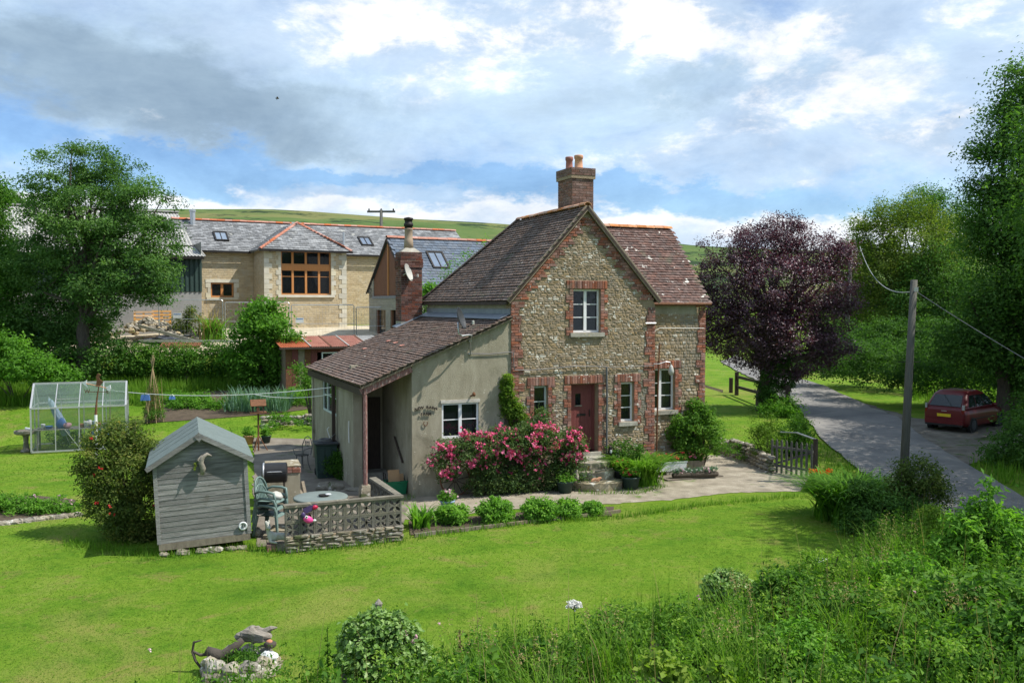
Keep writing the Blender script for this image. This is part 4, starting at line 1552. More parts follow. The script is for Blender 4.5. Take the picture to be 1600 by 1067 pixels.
def letters(word, uc, zc, sp, size, arc):
    n = len(word)
    for i, chx in enumerate(word):
        if chx == ' ':
            continue
        d = i - (n - 1) / 2
        cu = bpy.data.curves.new('letter', 'FONT')
        cu.body = chx
        cu.size = size
        cu.align_x = 'CENTER'
        cu.extrude = .008
        cu.offset = .003
        tmp = bpy.data.objects.new('letter', cu)
        me = bpy.data.meshes.new_from_object(tmp)
        me.materials.clear()
        me.materials.append(M['iron'])
        bpy.data.objects.remove(tmp)
        link('letter', me, sg, (uc + d * sp, -.02, zc - arc * d * d), (R(90), 0, 0))


letters('NEW BARN', 0, .05, .075, .105, .0035)
letters('FARM', -.01, -.115, .072, .10, .003)
hs = MB()
pts = [(.052 * math.cos(R(a)), -.015, .062 * math.sin(R(a)) - .325 + .0) for a in range(-235, 56, 20)]
hs.tube(pts, .010, 6)
tag(hs.build('horseshoe', M['rust'], None), 'rusty horseshoe fixed to the wall under the house name', 'horseshoe')
ho = bpy.data.objects['horseshoe']
ho.location = C(-2.37, -.012, 2.2)
ho.rotation_euler = (0, 0, CA)


def satellite(label, loc, rz, m, tilt=0.0, arm=True, sc=1.0):
    t = thing('satellite_dish', label, 'satellite dish', loc, rz)
    b = MB()
    n, rings = 18, 4
    v = [(0, 0, 0)]
    f = []
    for r in range(1, rings + 1):
        q = r / rings
        for j in range(n):
            a = 2 * math.pi * j / n
            v.append((.235 * sc * q * math.cos(a), -.075 * sc * q * q, .29 * sc * q * math.sin(a)))
    for j in range(n):
        f.append((0, 1 + j, 1 + (j + 1) % n))
    for r in range(rings - 1):
        for j in range(n):
            f.append((1 + r * n + j, 1 + (r + 1) * n + j, 1 + (r + 1) * n + (j + 1) % n, 1 + r * n + (j + 1) % n))
    k = len(v)
    v += [(x, y + .012, z) for x, y, z in v]
    f += [tuple(reversed([i + k for i in q])) for q in f]
    o = rings * n - n + 1
    for j in range(n):
        f.append((o + j, o + (j + 1) % n, k + o + (j + 1) % n, k + o + j))
    b.add(v, f, Matrix.Rotation(R(-18), 4, 'X'))
    b.build('reflector', m, t, smooth=False)
    MB().tube([(0, 0, -.24 * sc), (0, -.18 * sc, -.22 * sc), (0, -.36 * sc, -.12 * sc)], .012, 6).build('feed_arm', M['dish'], t)
    MB().lathe([(.0, -.05), (.032, -.045), (.032, .04), (.02, .05)], (0, -.37 * sc, -.09 * sc), 10).build('receiver', M['cream'], t)
    return t


d1 = satellite('dark grey satellite dish on a curved pole over the lean-to wall', C(-1.60, -.42, 4.53), CA + R(52), M['dish'])
X1 = d1.matrix_basis.copy()
wl_ = Matrix.Translation(d1.location) @ Matrix.Rotation(CA + R(52), 4, 'Z')
inv = wl_.inverted()
P = [inv @ C(*q) for q in ((-1.16, -.05, 3.60), (-1.16, -.06, 3.98), (-1.18, -.2, 4.10), (-1.30, -.36, 4.12), (-1.52, -.42, 4.10), (-1.62, -.43, 4.16), (-1.63, -.43, 4.45))]
MB().tube(P, .022, 8).build('pole', M['galv'], d1, smooth=True)
bk = MB()
for z in (3.63, 3.95):
    q = inv @ C(-1.16, -.02, z)
    bk.lathe([(.05, -.02), (.05, .02)], q, 8)
bk.build('clamp', M['galv'], d1)
satellite('white satellite dish on the sooty brick chimney', C(-.78, 6.95, 5.95), CA + R(50), M['cream'], sc=1.05)
MB().tube([(0, 0, 0), (.1, .25, -.1)], .02, 6).build('bracket', M['galv'], bpy.data.objects['satellite_dish.001'])
br = MB()
br.tube([(0, 0, 0), (0, -.12, .03), (.03, -.14, .05)], .022, 6).blob((.03, -.15, .06), .05, rough=.2)
tag(br.build('wall_bracket', M['rust'], None), 'small rusty bracket on the render above the window', 'bracket')
bo = bpy.data.objects['wall_bracket']
bo.location, bo.rotation_euler = C(-1.13, 0, 2.52), (0, 0, CA)
# lamp by the wing window
lm = thing('wall_lamp', 'white glass wall lamp on a bent arm beside the wing window', 'lamp', C(4.43, -.0, 3.22), CA)
MB().tube([(-.05, -.04, 0), (.1, -.10, .0), (.3, -.12, .06), (.44, -.12, .04), (.48, -.12, -.06)], .012, 6).build('arm', M['galv'], lm)
MB().lathe([(.02, .02), (.05, -.02), (.085, -.16), (.075, -.20), (.05, -.26), (.01, -.28)], (.48, -.12, -.06), 12).build('lamp_shade', M['cream'], lm, smooth=True)
# steps
stp = thing('front_steps', 'worn rounded stone steps up to the maroon front door', 'steps', C(2.2, 0, 0), CA)


def half_slab(r0, r1, z0, z1, name, m, seed):
    rs = random.Random(seed)
    n = 13
    v, f = [], []
    for z, k in ((z0, .97), (z1 - .02, 1.0), (z1, .975)):
        for i in range(n):
            t = math.pi * i / (n - 1)
            q = (1 + rs.uniform(-.025, .025)) * k
            v.append((math.cos(t) * r0 * q, -max(.0, math.sin(t)) ** .8 * r1 * q, z))
    for a in (0, 1):
        for i in range(n - 1):
            f.append((a * n + i + 1, a * n + i, (a + 1) * n + i, (a + 1) * n + i + 1))
    f.append(tuple(range(2 * n, 3 * n)))
    f = [tuple(reversed(q)) for q in f]
    b = MB().add(v, f)
    return b.build(name, m, stp)


half_slab(.93, 1.38, -.05, .235, 'step', M['mossy_rock'], 1)
half_slab(.80, 1.02, .237, .455, 'step', M['mossy_rock'], 2)
half_slab(.72, .72, .457, .665, 'step', M['mossy_rock'], 3)
half_slab(.60, .40, .667, .745, 'step', M['concrete'], 4)

# ================================================================== farm buildings behind
def coursed_mat(name, c1, c2, c3, mortar, bw=.34, bh=.13):
    m, nt, bs = new_mat(name)
    tc = nt.node('ShaderNodeTexCoord')
    sx = nt.node('ShaderNodeSeparateXYZ')
    nt.l.new(tc.outputs['Object'], sx.inputs[0])
    cx = nt.node('ShaderNodeCombineXYZ')
    nz = nt.noise(tc.outputs['Object'], 2.3, 3, .6)
    nt.put(cx.inputs[0], nt.math('ADD', nt.math('ADD', sx.outputs[0], sx.outputs[1]), nt.math('MULTIPLY', nz, .25)))
    nt.put(cx.inputs[1], nt.math('ADD', sx.outputs[2], nt.math('MULTIPLY', nz, .12)))
    b = nt.node('ShaderNodeTexBrick')
    nt.l.new(cx.outputs[0], b.inputs['Vector'])
    b.inputs['Scale'].default_value = 1.0
    b.inputs['Brick Width'].default_value = bw
    b.inputs['Row Height'].default_value = bh
    b.inputs['Mortar Size'].default_value = .012
    b.inputs['Mortar Smooth'].default_value = .4
    b.inputs['Bias'].default_value = 0
    nt.put(b.inputs['Color1'], c1)
    nt.put(b.inputs['Color2'], c2)
    nt.put(b.inputs['Mortar'], mortar)
    n = nt.noise(tc.outputs['Object'], 3.0, 8, .65)
    n2 = nt.noise(tc.outputs['Object'], .5, 4, .6)
    col = nt.mix(nt.smooth(n, .48, .68), b.outputs['Color'], c3)
    col = nt.mix(nt.math('MULTIPLY', nt.smooth(n2, .5, .72), .45), col, tuple(x * .62 for x in c1))
    nt.put(bs.inputs['Base Color'], col)
    bs.inputs['Roughness'].default_value = .93
    bp = nt.node('ShaderNodeBump')
    bp.inputs['Strength'].default_value = .9
    bp.inputs['Distance'].default_value = .05
    nt.put(bp.inputs['Height'], nt.math('SUBTRACT', n, nt.math('MULTIPLY', b.outputs['Fac'], .8)))
    nt.l.new(bp.outputs[0], bs.inputs['Normal'])
    return m


M['barn_stone'] = coursed_mat('honey coursed rubble', (.43, .335, .20), (.545, .445, .285), (.48, .415, .30), (.46, .385, .26))
M['grey_stone'] = coursed_mat('grey coursed rubble', (.33, .30, .235), (.42, .385, .30), (.36, .34, .28), (.38, .35, .28))

ZB = 3.5
barn = thing('stone_barn', 'long honey stone barn with slate roof and hipped glazed bay', 'barn', (-14.37, 52, ZB), R(28))
BE, BR = 8.27 - ZB, 10.22 - ZB
bay_hole = (1.0, 3.98, 5.52 - ZB, 8.10 - ZB)
left_hole = (-2.50, -1.17, 5.38 - ZB, 6.26 - ZB)
b = MB()
wall_cells(b, 0, 4.94, -1, BE, [bay_hole], 0, .45)
b.box(0, .45, .45, 2.8, -1, BE)
b.box(4.49, 4.94, .45, 2.8, -1, BE)
b.build('bay_wall', M['barn_stone'], barn)
b = MB()
wall_cells(b, -4.1, 14.6, -1, BE, [left_hole, (0.4, 4.5, 0, BE)], 2.802, 3.25)
b.build('front_wall', M['barn_stone'], barn)
b = MB()
b.box(-4.1, -3.65, 3.25, 8.8, -1, BE)
b.box(14.15, 14.6, 3.25, 8.8, -1, BE)
b.box(-4.1, 14.6, 8.8, 9.2, -1, BE)
b.prism([(-4.1, BE), (-3.9, BE), (-3.9, BE + .1), (-4.1, BE + .1)], 3, 8.8)
b.add([(14.5, 2.8, BE), (14.5, 8.9, BE), (14.5, 5.85, BR - .05), (14.2, 2.8, BE), (14.2, 8.9, BE), (14.2, 5.85, BR - .05)], [(0, 1, 2), (3, 5, 4), (0, 2, 5, 3), (1, 4, 5, 2)])
b.build('rear_wall', M['barn_stone'], barn, kind='stuff') if False else b.build('end_wall', M['barn_stone'], barn)
MB().box(.5, 4.45, 3.6, 3.65, 0, BE).build('room_dark_panel', M['interior'], barn)  # near-black panel stands in for the dim barn interior
# quoins and dressed surrounds
qs = []
for (xc, s) in ((0, 1), (4.94, -1)):
    z, k = .1, 0
    while z < BE - .1:
        hh = random.uniform(.24, .34)
        ww = (.48, .30)[k % 2]
        qs.append((xc if s > 0 else xc - ww, xc + ww if s > 0 else xc, z, min(z + hh, BE) - .012, 0))
        z += hh
        k += 1
for h, yy in ((bay_hole, 0), (left_hole, 2.802)):
    z, k = h[2], 0
    while z < h[3] - .05:
        hh = min(.29, h[3] - z)
        ww = (.30, .17)[k % 2]
        qs.append((h[0] - ww, h[0], z, z + hh - .012, yy))
        qs.append((h[1], h[1] + ww, z, z + hh - .012, yy))
        z += hh
        k += 1
for (a, c, z0, z1, yy) in qs:
    MB().box(a + .004, c - .004, yy - .022, yy + .1, z0, z1, jit=.006).build('quoin_stone', M['ashlar'], barn)
MB().box(left_hole[0] - .3, left_hole[1] + .3, 2.77, 2.9, left_hole[3] + .0, left_hole[3] + .2).build('lintel', M['ashlar'], barn)
MB().box(bay_hole[0] - .2, bay_hole[1] + .2, -.10, .2, bay_hole[2] - .14, bay_hole[2] - .003).build('sill', M['ashlar'], barn)
MB().box(left_hole[0] - .25, left_hole[1] + .25, 2.70, 2.95, left_hole[2] - .14, left_hole[2] - .003).build('sill', M['ashlar'], barn)
u0, u1 = bay_hole[0], bay_hole[1]
cu = [u0 + .70, (u0 + u1) / 2, u1 - .70]
zt = bay_hole[2] + 1.50
window(barn, u0, u1, bay_hole[2], zt, 4, (.74,), rec=.12, fr=.075, mm=M['oak'], cols_u=cu)
window(barn, u0, u1, zt + .24, bay_hole[3], 4, (), rec=.12, fr=.075, mm=M['oak'], cols_u=cu)
MB().box(u0, u1, .10, .22, zt, zt + .24).build('transom_board', M['oak'], barn)
window(barn, *left_hole, 2, (), X=Matrix.Translation((0, 2.802, 0)), rec=.12, fr=.09, mm=M['oak'])


def slates(par, name, o, A, Bv, L, S, keep=None, seed=1, m=None, tw=.30, g=.20):
    tt = roof_tiles(o, A, Bv, L, S, tw=tw, gauge=g, keep=keep, seed=seed, lap=1.5)
    T2 = []
    pieces('slate', name, TILES, tt, m or M['slate'], par, 0)


sl = math.hypot(3.05, BR - BE)
Bm = Vector((0, 3.05, BR - BE)) / sl
MB().slab([(-4.3, 2.55, BE - .16), (14.8, 2.55, BE - .16), (14.8, 5.8, BR - .03), (-4.3, 5.8, BR - .03)], .08).build('roof', M['slate'], barn)
MB().slab([(14.8, 9.1, BE - .1), (-4.3, 9.1, BE - .1), (-4.3, 5.8, BR - .03), (14.8, 5.8, BR - .03)], .08).build('back_roof', M['slate'], barn)
apex = (2.47, 1.95, BR - .28)


def keep_main(s, t):
    p = Vector((-4.3, 2.55, BE - .15)) + Vector((1, 0, 0)) * s + Bm * t
    # hidden under the bay roof
    zz = BE - .15 + (BR - .28 - BE + .15) * (1 - abs(p.x - 2.47) / 2.75)
    return p.z > zz - .05


slates(barn, 'slating', (-4.3, 2.55, BE - .15), (1, 0, 0), Bm, 19.1, sl + .12, keep_main, 31)
# bay roof: front hip triangle and the two side slopes
fe0, fe1 = Vector((-.28, -.28, BE - .15)), Vector((5.22, -.28, BE - .15))
ap = Vector(apex)
bk = Vector((2.47, 5.5, BR - .28))
MB().slab([fe0, fe1, ap], .06).build('bay_roof', M['slate'], barn)
MB().slab([fe0 + Vector((0, 2.9, 0)), fe0, ap, bk], .06).build('bay_side_roof', M['slate'], barn)
MB().slab([fe1, fe1 + Vector((0, 2.9, 0)), bk, ap], .06).build('bay_side_roof', M['slate'], barn)
mid = (fe0 + fe1) / 2
Bb = (ap - mid)
Sb = Bb.length
slates(barn, 'bay_slating', fe0 + Vector((0, 0, .012)), (1, 0, 0), Bb, 5.5, Sb, lambda s, t: abs(s - 2.75) < 2.75 * (1 - t / Sb) + .03, 32)
for (e, sgn) in ((fe0, 1), (fe1, -1)):
    bb = Vector((2.75 * sgn, 0, ap.z - e.z))
    if sgn > 0:
        slates(barn, 'bay_slating', e + Vector((0, 5.2, .012)), (0, -1, 0), bb, 5.2, bb.length,
               lambda s, t: (5.2 - s) > (2.23 * t / bb.length) - .05 and s > 5.2 - 2.9 - 2.9 * t / bb.length, 33)
    else:
        slates(barn, 'bay_slating', e + Vector((0, 0, .012)), (0, 1, 0), bb, 5.2, bb.length,
               lambda s, t: s > (2.23 * t / bb.length) - .05 and s < 2.9 + 2.9 * t / bb.length, 34)
ridge((-4.3, 5.8, BR + .03), (14.8, 5.8, BR + .03), M['orange_ridge'], 42, .13, barn)
ridge(ap + Vector((0, 0, .03)), fe0 + Vector((0, 0, .06)), M['orange_ridge'], 8, .11, barn, 'hip_tile')
ridge(ap + Vector((0, 0, .03)), fe1 + Vector((0, 0, .06)), M['orange_ridge'], 8, .11, barn, 'hip_tile')
b = MB()
b.bar((-4.3, 2.48, BE - .20), (-.2, 2.48, BE - .20), .10, .10)
b.build('gutter', M['iron'], barn)
MB().bar((5.2, 2.48, BE - .20), (14.8, 2.48, BE - .20), .10, .10).build('gutter', M['iron'], barn)
MB().bar((-.3, -.33, BE - .20), (5.24, -.33, BE - .20), .10, .10).build('gutter', M['iron'], barn)


def rooflight(par, c, A, Bv, w, h, glass=None):
    A, Bv = Vector(A).normalized(), Vector(Bv).normalized()
    N = A.cross(Bv)
    N = N if N.z > 0 else -N
    X = frame_X(Vector(c) + N * .03, A, Bv, N)
    b = MB(X)
    t = .09
    b.box(-w / 2, w / 2, -h / 2, -h / 2 + t, 0, .08)
    b.box(-w / 2, w / 2, h / 2 - t, h / 2, 0, .08)
    b.box(-w / 2, -w / 2 + t, -h / 2 + t, h / 2 - t, 0, .08)
    b.box(w / 2 - t, w / 2, -h / 2 + t, h / 2 - t, 0, .08)
    b.box(-.02, .02, -h / 2 + t, h / 2 - t, .02, .07)
    o = b.build('rooflight', M['iron'], par)
    for x0, x1 in ((-w / 2 + t, -.02), (.02, w / 2 - t)):
        MB(X).box(x0, x1, -h / 2 + t, h / 2 - t, .03, .04).build('pane', glass or M['sky_glass'], o)


roofz = lambda y: BE - .14 + (y - 2.55) / 3.05 * (BR - BE)
rooflight(barn, (-1.67, 4.0, roofz(4.0)), (1, 0, 0), Bm, .82, 1.12)
rooflight(barn, (7.5, 4.0, roofz(4.0)), (1, 0, 0), Bm, .82, 1.12)
MB().lathe([(.16, 0), (.16, .9), (.2, .92), (.2, 1.02), (.05, 1.06)], (-3.1, 5.3, BR - .5), 12).build('flue', M['galv'], barn)
MB().lathe([(.07, 0), (.07, .8)], (5.9, 3.6, roofz(3.6)), 8).build('vent_pipe', M['galv'], barn)

# ---- annex with boarded gable
ZA = 2.9
anx = thing('barn_annex', 'slate roofed annex with a brown boarded triangular gable', 'building', (-6.55, 47.3, ZA), R(28))
AE, AA = 5.85 - ZA, 8.43 - ZA
sa = (AA - AE) / 3.0
b = MB()
XG = Matrix.Rotation(R(-90), 4, 'Z')                 # x -> -y, y -> +x
for (a, c, z0, z1) in ((-3, -2.45, -1.5, AE), (2.45, 3, -1.5, AE), (-2.45, 2.45, 1.75, 2.35), (-.35, .35, -1.5, 1.75), (-2.45, -1.85, -1.5, 1.75), (1.7, 2.45, -1.5, 1.75)):
    b.box(a, c, 0, .35, z0, z1, XG)
b.box(-3, 3, .36, 9, -1.5, AE, Matrix.Rotation(R(-90), 4, 'Z'))
b.build('stone_wall', M['grey_stone'], anx)
g = MB(XG)
n = 22
for i in range(n):
    a, c = -2.42 + 4.84 * i / n, -2.42 + 4.84 * (i + 1) / n
    za, zc = AA - sa * abs(a) - .12, AA - sa * abs(c) - .12
    MB(XG).prism([(a + .006, 2.5), (c - .006, 2.5), (c - .006, zc), (a + .006, za)], .05, .09).build('plank', M['brown_oak'], anx)
MB(XG).box(-2.45, 2.45, -.03, .36, 2.352, 2.50).build('beam', M['lead'], anx)
for s in (-1, 1):                                      # stone shoulders either side of the recessed gable
    MB(XG).add([(s * x, y, z) for y in (.0, .34) for (x, z) in ((2.98, 2.36), (2.30, 2.502), (2.30, AA - sa * 2.30 - .1), (2.98, AA - sa * 2.98 - .1))],
               [(0, 1, 2, 3), (7, 6, 5, 4), (0, 4, 5, 1), (1, 5, 6, 2), (2, 6, 7, 3), (3, 7, 4, 0)]).build('stone_shoulder', M['grey_stone'], anx)
MB(XG).box(-.07, .07, .0, .048, 2.503, AA - .3).build('mullion', M['oak'], anx)
for (a, c) in ((-1.84, -.36), (.36, 1.69)):
    f = MB(XG)
    f.box(a, a + .16, .04, .2, -1, 1.74)
    f.box(c - .16, c, .1, .2, -1, 1.74)
    fo = f.build('door_posts', M['brown_oak'], anx, kind=None)
    MB(XG).box(a + .16, c - .16, .14, .15, -1, 1.74).build('pane', M['glass'], anx)
Ba = Vector((0, 3.3, sa * 3.3)).normalized()
sla = 3.3 * math.hypot(1, sa)
zE = AE - .3 * sa + .02
MB().slab([(-.06, -3.3, zE), (9.2, -3.3, zE), (9.2, 0, AA), (-.06, 0, AA)], .05).build('roof', M['new_slate'], anx)
MB().slab([(9.2, 3.3, zE), (-.06, 3.3, zE), (-.06, 0, AA), (9.2, 0, AA)], .05).build('back_roof', M['new_slate'], anx)
slates(anx, 'slating', (-.06, -3.3, zE + .01), (1, 0, 0), Ba, 9.35, sla, None, 35, M['new_slate'], .28, .22)
ridge((-.07, 0, AA + .07), (9.2, 0, AA + .07), M['orange_ridge'], 16, .14, anx)
for s in (-1, 1):
    MB().bar((-.07, 3.3 * s, zE - .06), (-.07, 0, AA - .06), .03, .10).build('barge_board', M['dark_wood'], anx)
za = AA - 1.4 * sa
rooflight(anx, (2.25, -1.4, za), (1, 0, 0), Ba, .95, 1.40)


# ---- corrugated sheet
def corrugated(b, o, A, Bv, L, S, pitch=.15, amp=.022, X=None, th=.006):
    A, Bv = Vector(A).normalized(), Vector(Bv).normalized()
    N = A.cross(Bv)
    N = N if N.z > 0 else -N
    o = Vector(o)
    n = max(4, int(L / pitch * 4))
    v, f = [], []
    for k in range(2):
        for i in range(n + 1):
            s = L * i / n
            h = amp * math.sin(2 * math.pi * s / pitch)
            v.append(tuple(o + A * s + Bv * (S * k) + N * h))
    m_ = len(v)
    v += [tuple(Vector(p) - N * th) for p in v]
    for i in range(n):
        f.append((i, i + 1, n + 2 + i, n + 1 + i))
        f.append((m_ + i + 1, m_ + i, m_ + n + 1 + i, m_ + n + 2 + i))
        f.append((i + 1, i, m_ + i, m_ + i + 1))
        f.append((n + 1 + i, n + 2 + i, m_ + n + 2 + i, m_ + n + 1 + i))
    return b.add(v, f, X)


fs = thing('farm_shed', 'large grey sheeted farm shed with dark green cladding', 'farm shed', (-17.3, 50, 3.4), R(28))
b = MB()
b.box(-24, 0, 0, .22, -1.5, 2.25)
b.box(-24, 0, 8, 8.2, -1.5, 6)
b.box(-.22, -.0, .22, 8, -1.5, 2.25)
b.build('block_wall', M['block'], fs)
b = MB()
corrugated(b, (-24, -.03, 2.25), (1, 0, 0), (0, 0, 1), 24.03, 2.0, .25, .03)
b.build('cladding', M['green_sheet'], fs)
MB().box(-.03, .0, 0, 8, 2.25, 5.0).build('end_cladding', M['green_sheet'], fs)
MB().box(-24, .1, -.42, -.30, 4.05, 4.20).build('gutter', M['iron'], fs)
b = MB()
corrugated(b, (-24, -.4, 4.22), (1, 0, 0), (0, 2.7, .68), 24.2, 2.78, .18, .028)
b.build('lean_to_roof', M['grey_sheet'], fs)
b = MB()
corrugated(b, (-24, 2.2, 4.95), (1, 0, 0), (0, 5.9, 2.4), 23.9, 6.37, .18, .028)
b.build('main_roof', M['grey_sheet'], fs)
MB().slab([(-.1, 14, 4.95), (-24, 14, 4.95), (-24, 8.08, 7.36), (-.1, 8.08, 7.36)], .03).build('far_roof', M['grey_sheet'], fs)
MB().box(-.12, -.06, 2.2, 13.9, 4.6, 5.0).build('gable_board', M['grey_wood'], fs)
MB().bar((-24, 8.05, 7.42), (-.05, 8.05, 7.42), .35, .08).build('ridge_capping', M['grey_sheet'], fs)
MB().add([(-.08, 2.2, 4.9), (-.08, 13.9, 4.9), (-.08, 8.05, 7.3), (-.14, 2.2, 4.9), (-.14, 13.9, 4.9), (-.14, 8.05, 7.3)], [(0, 1, 2), (3, 5, 4), (0, 2, 5, 3), (1, 4, 5, 2)]).build('gable_cladding', M['grey_wood'], fs)

# ---- rusty roofed shed
rz0 = hz(-9, 38.5)
rs_ = thing('rusty_shed', 'old red boarded shed with rusty corrugated roof beside the vegetable plot', 'shed', (-9.62, 38.0, rz0), R(23))
FH, BH = 3.10 - rz0, 3.46 - rz0
n = 16
hole = (1.55, 2.45)
for i in range(n):
    a, c = 4.3 * i / n, 4.3 * (i + 1) / n
    if c > hole[0] and a < hole[1]:
        MB().box(a + .006, c - .006, 0, .03, -.3, 1.15).build('plank', M['red_paint'] if i % 3 else M['rust'], rs_)
        MB().box(a + .006, c - .006, 0, .03, 1.78, FH).build('plank', M['red_paint'], rs_)
    else:
        MB().box(a + .006, c - .006, 0, .03, -.3, FH).build('plank', (M['rust'], M['red_paint'], M['old_wood'])[i % 3], rs_)
MB().box(0, .05, .03, 2.4, -.3, FH).build('end_wall', M['old_wood'], rs_)
MB().box(4.25, 4.3, .03, 2.4, -.3, FH).build('end_wall', M['old_wood'], rs_)
MB().box(0, 4.3, 2.4, 2.45, -.3, BH - .1).build('back_wall', M['old_wood'], rs_)
window(rs_, hole[0] - .02, hole[1] + .1, 1.15, 1.78, 2, (), rec=-.03, fr=.05)
Br = Vector((0, 2.75, BH - FH)).normalized()
x = -.25
for i, (w, m) in enumerate(((1.28, 'rust_sheet'), (.86, 'rust_sheet'), (.78, 'rust_sheet'), (.86, 'rust_sheet'), (.9, 'grey_sheet'))):
    b = MB()
    corrugated(b, (x, -.25, FH + .02 + .006 * (i % 2)), (1, 0, 0), Br, w, 2.85, .10, .018)
    b.build('roof_sheet', M[m], rs_)
    if i < 4:
        MB().slab([(x + w - .03, -.26, FH + .062), (x + w + .025, -.26, FH + .062), (x + w + .025, 2.5, BH + .062), (x + w - .03, 2.5, BH + .062)], .012).build('sheet_joint', M['grey_sheet'] if i % 2 == 0 else M['rust'], rs_)
    x += w
MB().bar((-.3, -.27, FH - .03), (4.5, -.27, FH - .03), .04, .08).build('fascia', M['dark_wood'], rs_)

# ---- site fencing, posts
pts = [(-18.4, 46.6), (-15.15, 47.2), (-11.75, 47.6), (-8.4, 48.1), (-5.2, 48.4)]
FL = ['leftmost steel mesh fence panel with a small white notice', 'steel mesh fence panel in front of the small barn window',
      'steel mesh fence panel below the barn bay with a white notice', 'rightmost steel mesh fence panel in front of the annex']
for i in range(4):
    p, q = Vector((*pts[i], 0)), Vector((*pts[i + 1], 0))
    d = (q - p)
    L = d.length - .08
    a = math.atan2(d.y, d.x)
    zz = 5.18 - .13 * i - 2.0
    t = thing('mesh_fence', FL[i], 'fence', (p.x, p.y, zz), a, 'steel mesh fence panels around the building yard')
    b = MB()
    b.tube([(.04, 0, -.02), (.04, 0, 1.95), (.09, 0, 2.0), (L - .05, 0, 2.0), (L, 0, 1.95), (L, 0, -.02)], .026, 6)
    b.tube([(.04, 0, .15), (L, 0, .15)], .022, 6)
    b.tube([(.04, 0, 1.0), (L, 0, 1.0)], .012, 5)
    b.build('frame', M['galv'], t)
    b = MB()
    k = int(L / .16)
    for j in range(1, k):
        b.bar((L * j / k, 0, .15), (L * j / k, 0, 2.0), .005)
    for z in (.4, .7, 1.3, 1.6):
        b.bar((.04, .004, z), (L, .004, z), .005)
    b.build('wire_mesh', M['galv'], t, kind='stuff')
    MB().box(-.12, .2, -.35, .35, -.14, -.02).build('foot', M['concrete'], t)
    if i in (0, 2):
        sx_ = .75 if i == 0 else .25
        nb = MB().box(sx_, sx_ + .42, -.035, -.028, 1.05, 1.32).build('notice', M['white_paint'], t)
        MB().box(sx_ + .03, sx_ + .39, -.0385, -.036, 1.23, 1.28).build('print_band', M['sign_blue'], nb)


def pole(name, label, base, top, r, arm=None):
    t = thing(name, label, 'utility pole', base)
    d = Vector(top) - Vector(base)
    MB().tube([(0, 0, -.3), tuple(d * .5), tuple(d)], [r, r * .88, r * .75], 10).build('shaft', M['pole'], t, smooth=True)
    return t, d


# near pole: x 1412 at its foot, 1427 at the top
pb = G(1411, 756)
pt = Vector(((1427 - 800) / 1400 * pb.y * 1.0, pb.y, CAMZ + (478 - 437) / 1400 * pb.y))
pl, pd = pole('utility_pole', 'tall bare wooden pole beside the lane near the red car', pb, pt, .118)
for f in (.60, .75):
    c = pd * f
    MB().tube([(c.x - .30, c.y, c.z), (c.x + .30, c.y, c.z)], .010, 5).build('step_iron', M['iron'], pl)
MB().box(pd.x - .05, pd.x + .05, pd.y - .16, pd.y - .1, pd.z - .32, pd.z - .2).build('bracket', M['galv'], pl)
fp = Vector((21.6, 58, hz(21.6, 58)))
fp.z = 1.2
pole('utility_pole', 'distant wooden pole half hidden by the purple tree', fp, (21.9, 58, 8.6), .14)
tp = Vector((-10.8, 74, 4))
t2, td = pole('utility_pole', 'wooden pole with a crossarm rising behind the barn roof', tp, (-10.75, 74, 12.75), .16)
MB().box(td.x - 1.15, td.x + 1.15, -.08, .08, td.z - .22, td.z - .06).build('crossarm', M['pole'], t2)
for s in (-1.0, 0, 1.0):
    MB().lathe([(.05, 0), (.07, .1), (.03, .18)], (td.x + s, 0, td.z - .06), 8).build('insulator', M['iron'], t2)


def sag(name, a, b, s, r, m, label, cat='cable', n=18):
    a, b = Vector(a), Vector(b)
    p = []
    for i in range(n + 1):
        t = i / n
        q = a.lerp(b, t)
        q.z -= s * 4 * t * (1 - t)
        p.append(q)
    return tag(MB().tube(p, r, 5).build(name, m), label, cat)


ptop = Vector(pt) - Vector((0, .1, .3))
far_top = Vector((21.0, 52, 9.4))
sag('overhead_cable', ptop, (20.2, 52.2, 4.85 + (478 - 385) / 1400 * 52.2), .85, .016, M['wire'], 'pale overhead cable sagging from the near pole to the distant trees')
sag('overhead_cable', ptop, (12.0, 15.6, 2.3), .12, .010, M['cable'], 'overhead cable running down from the near pole past the red car')


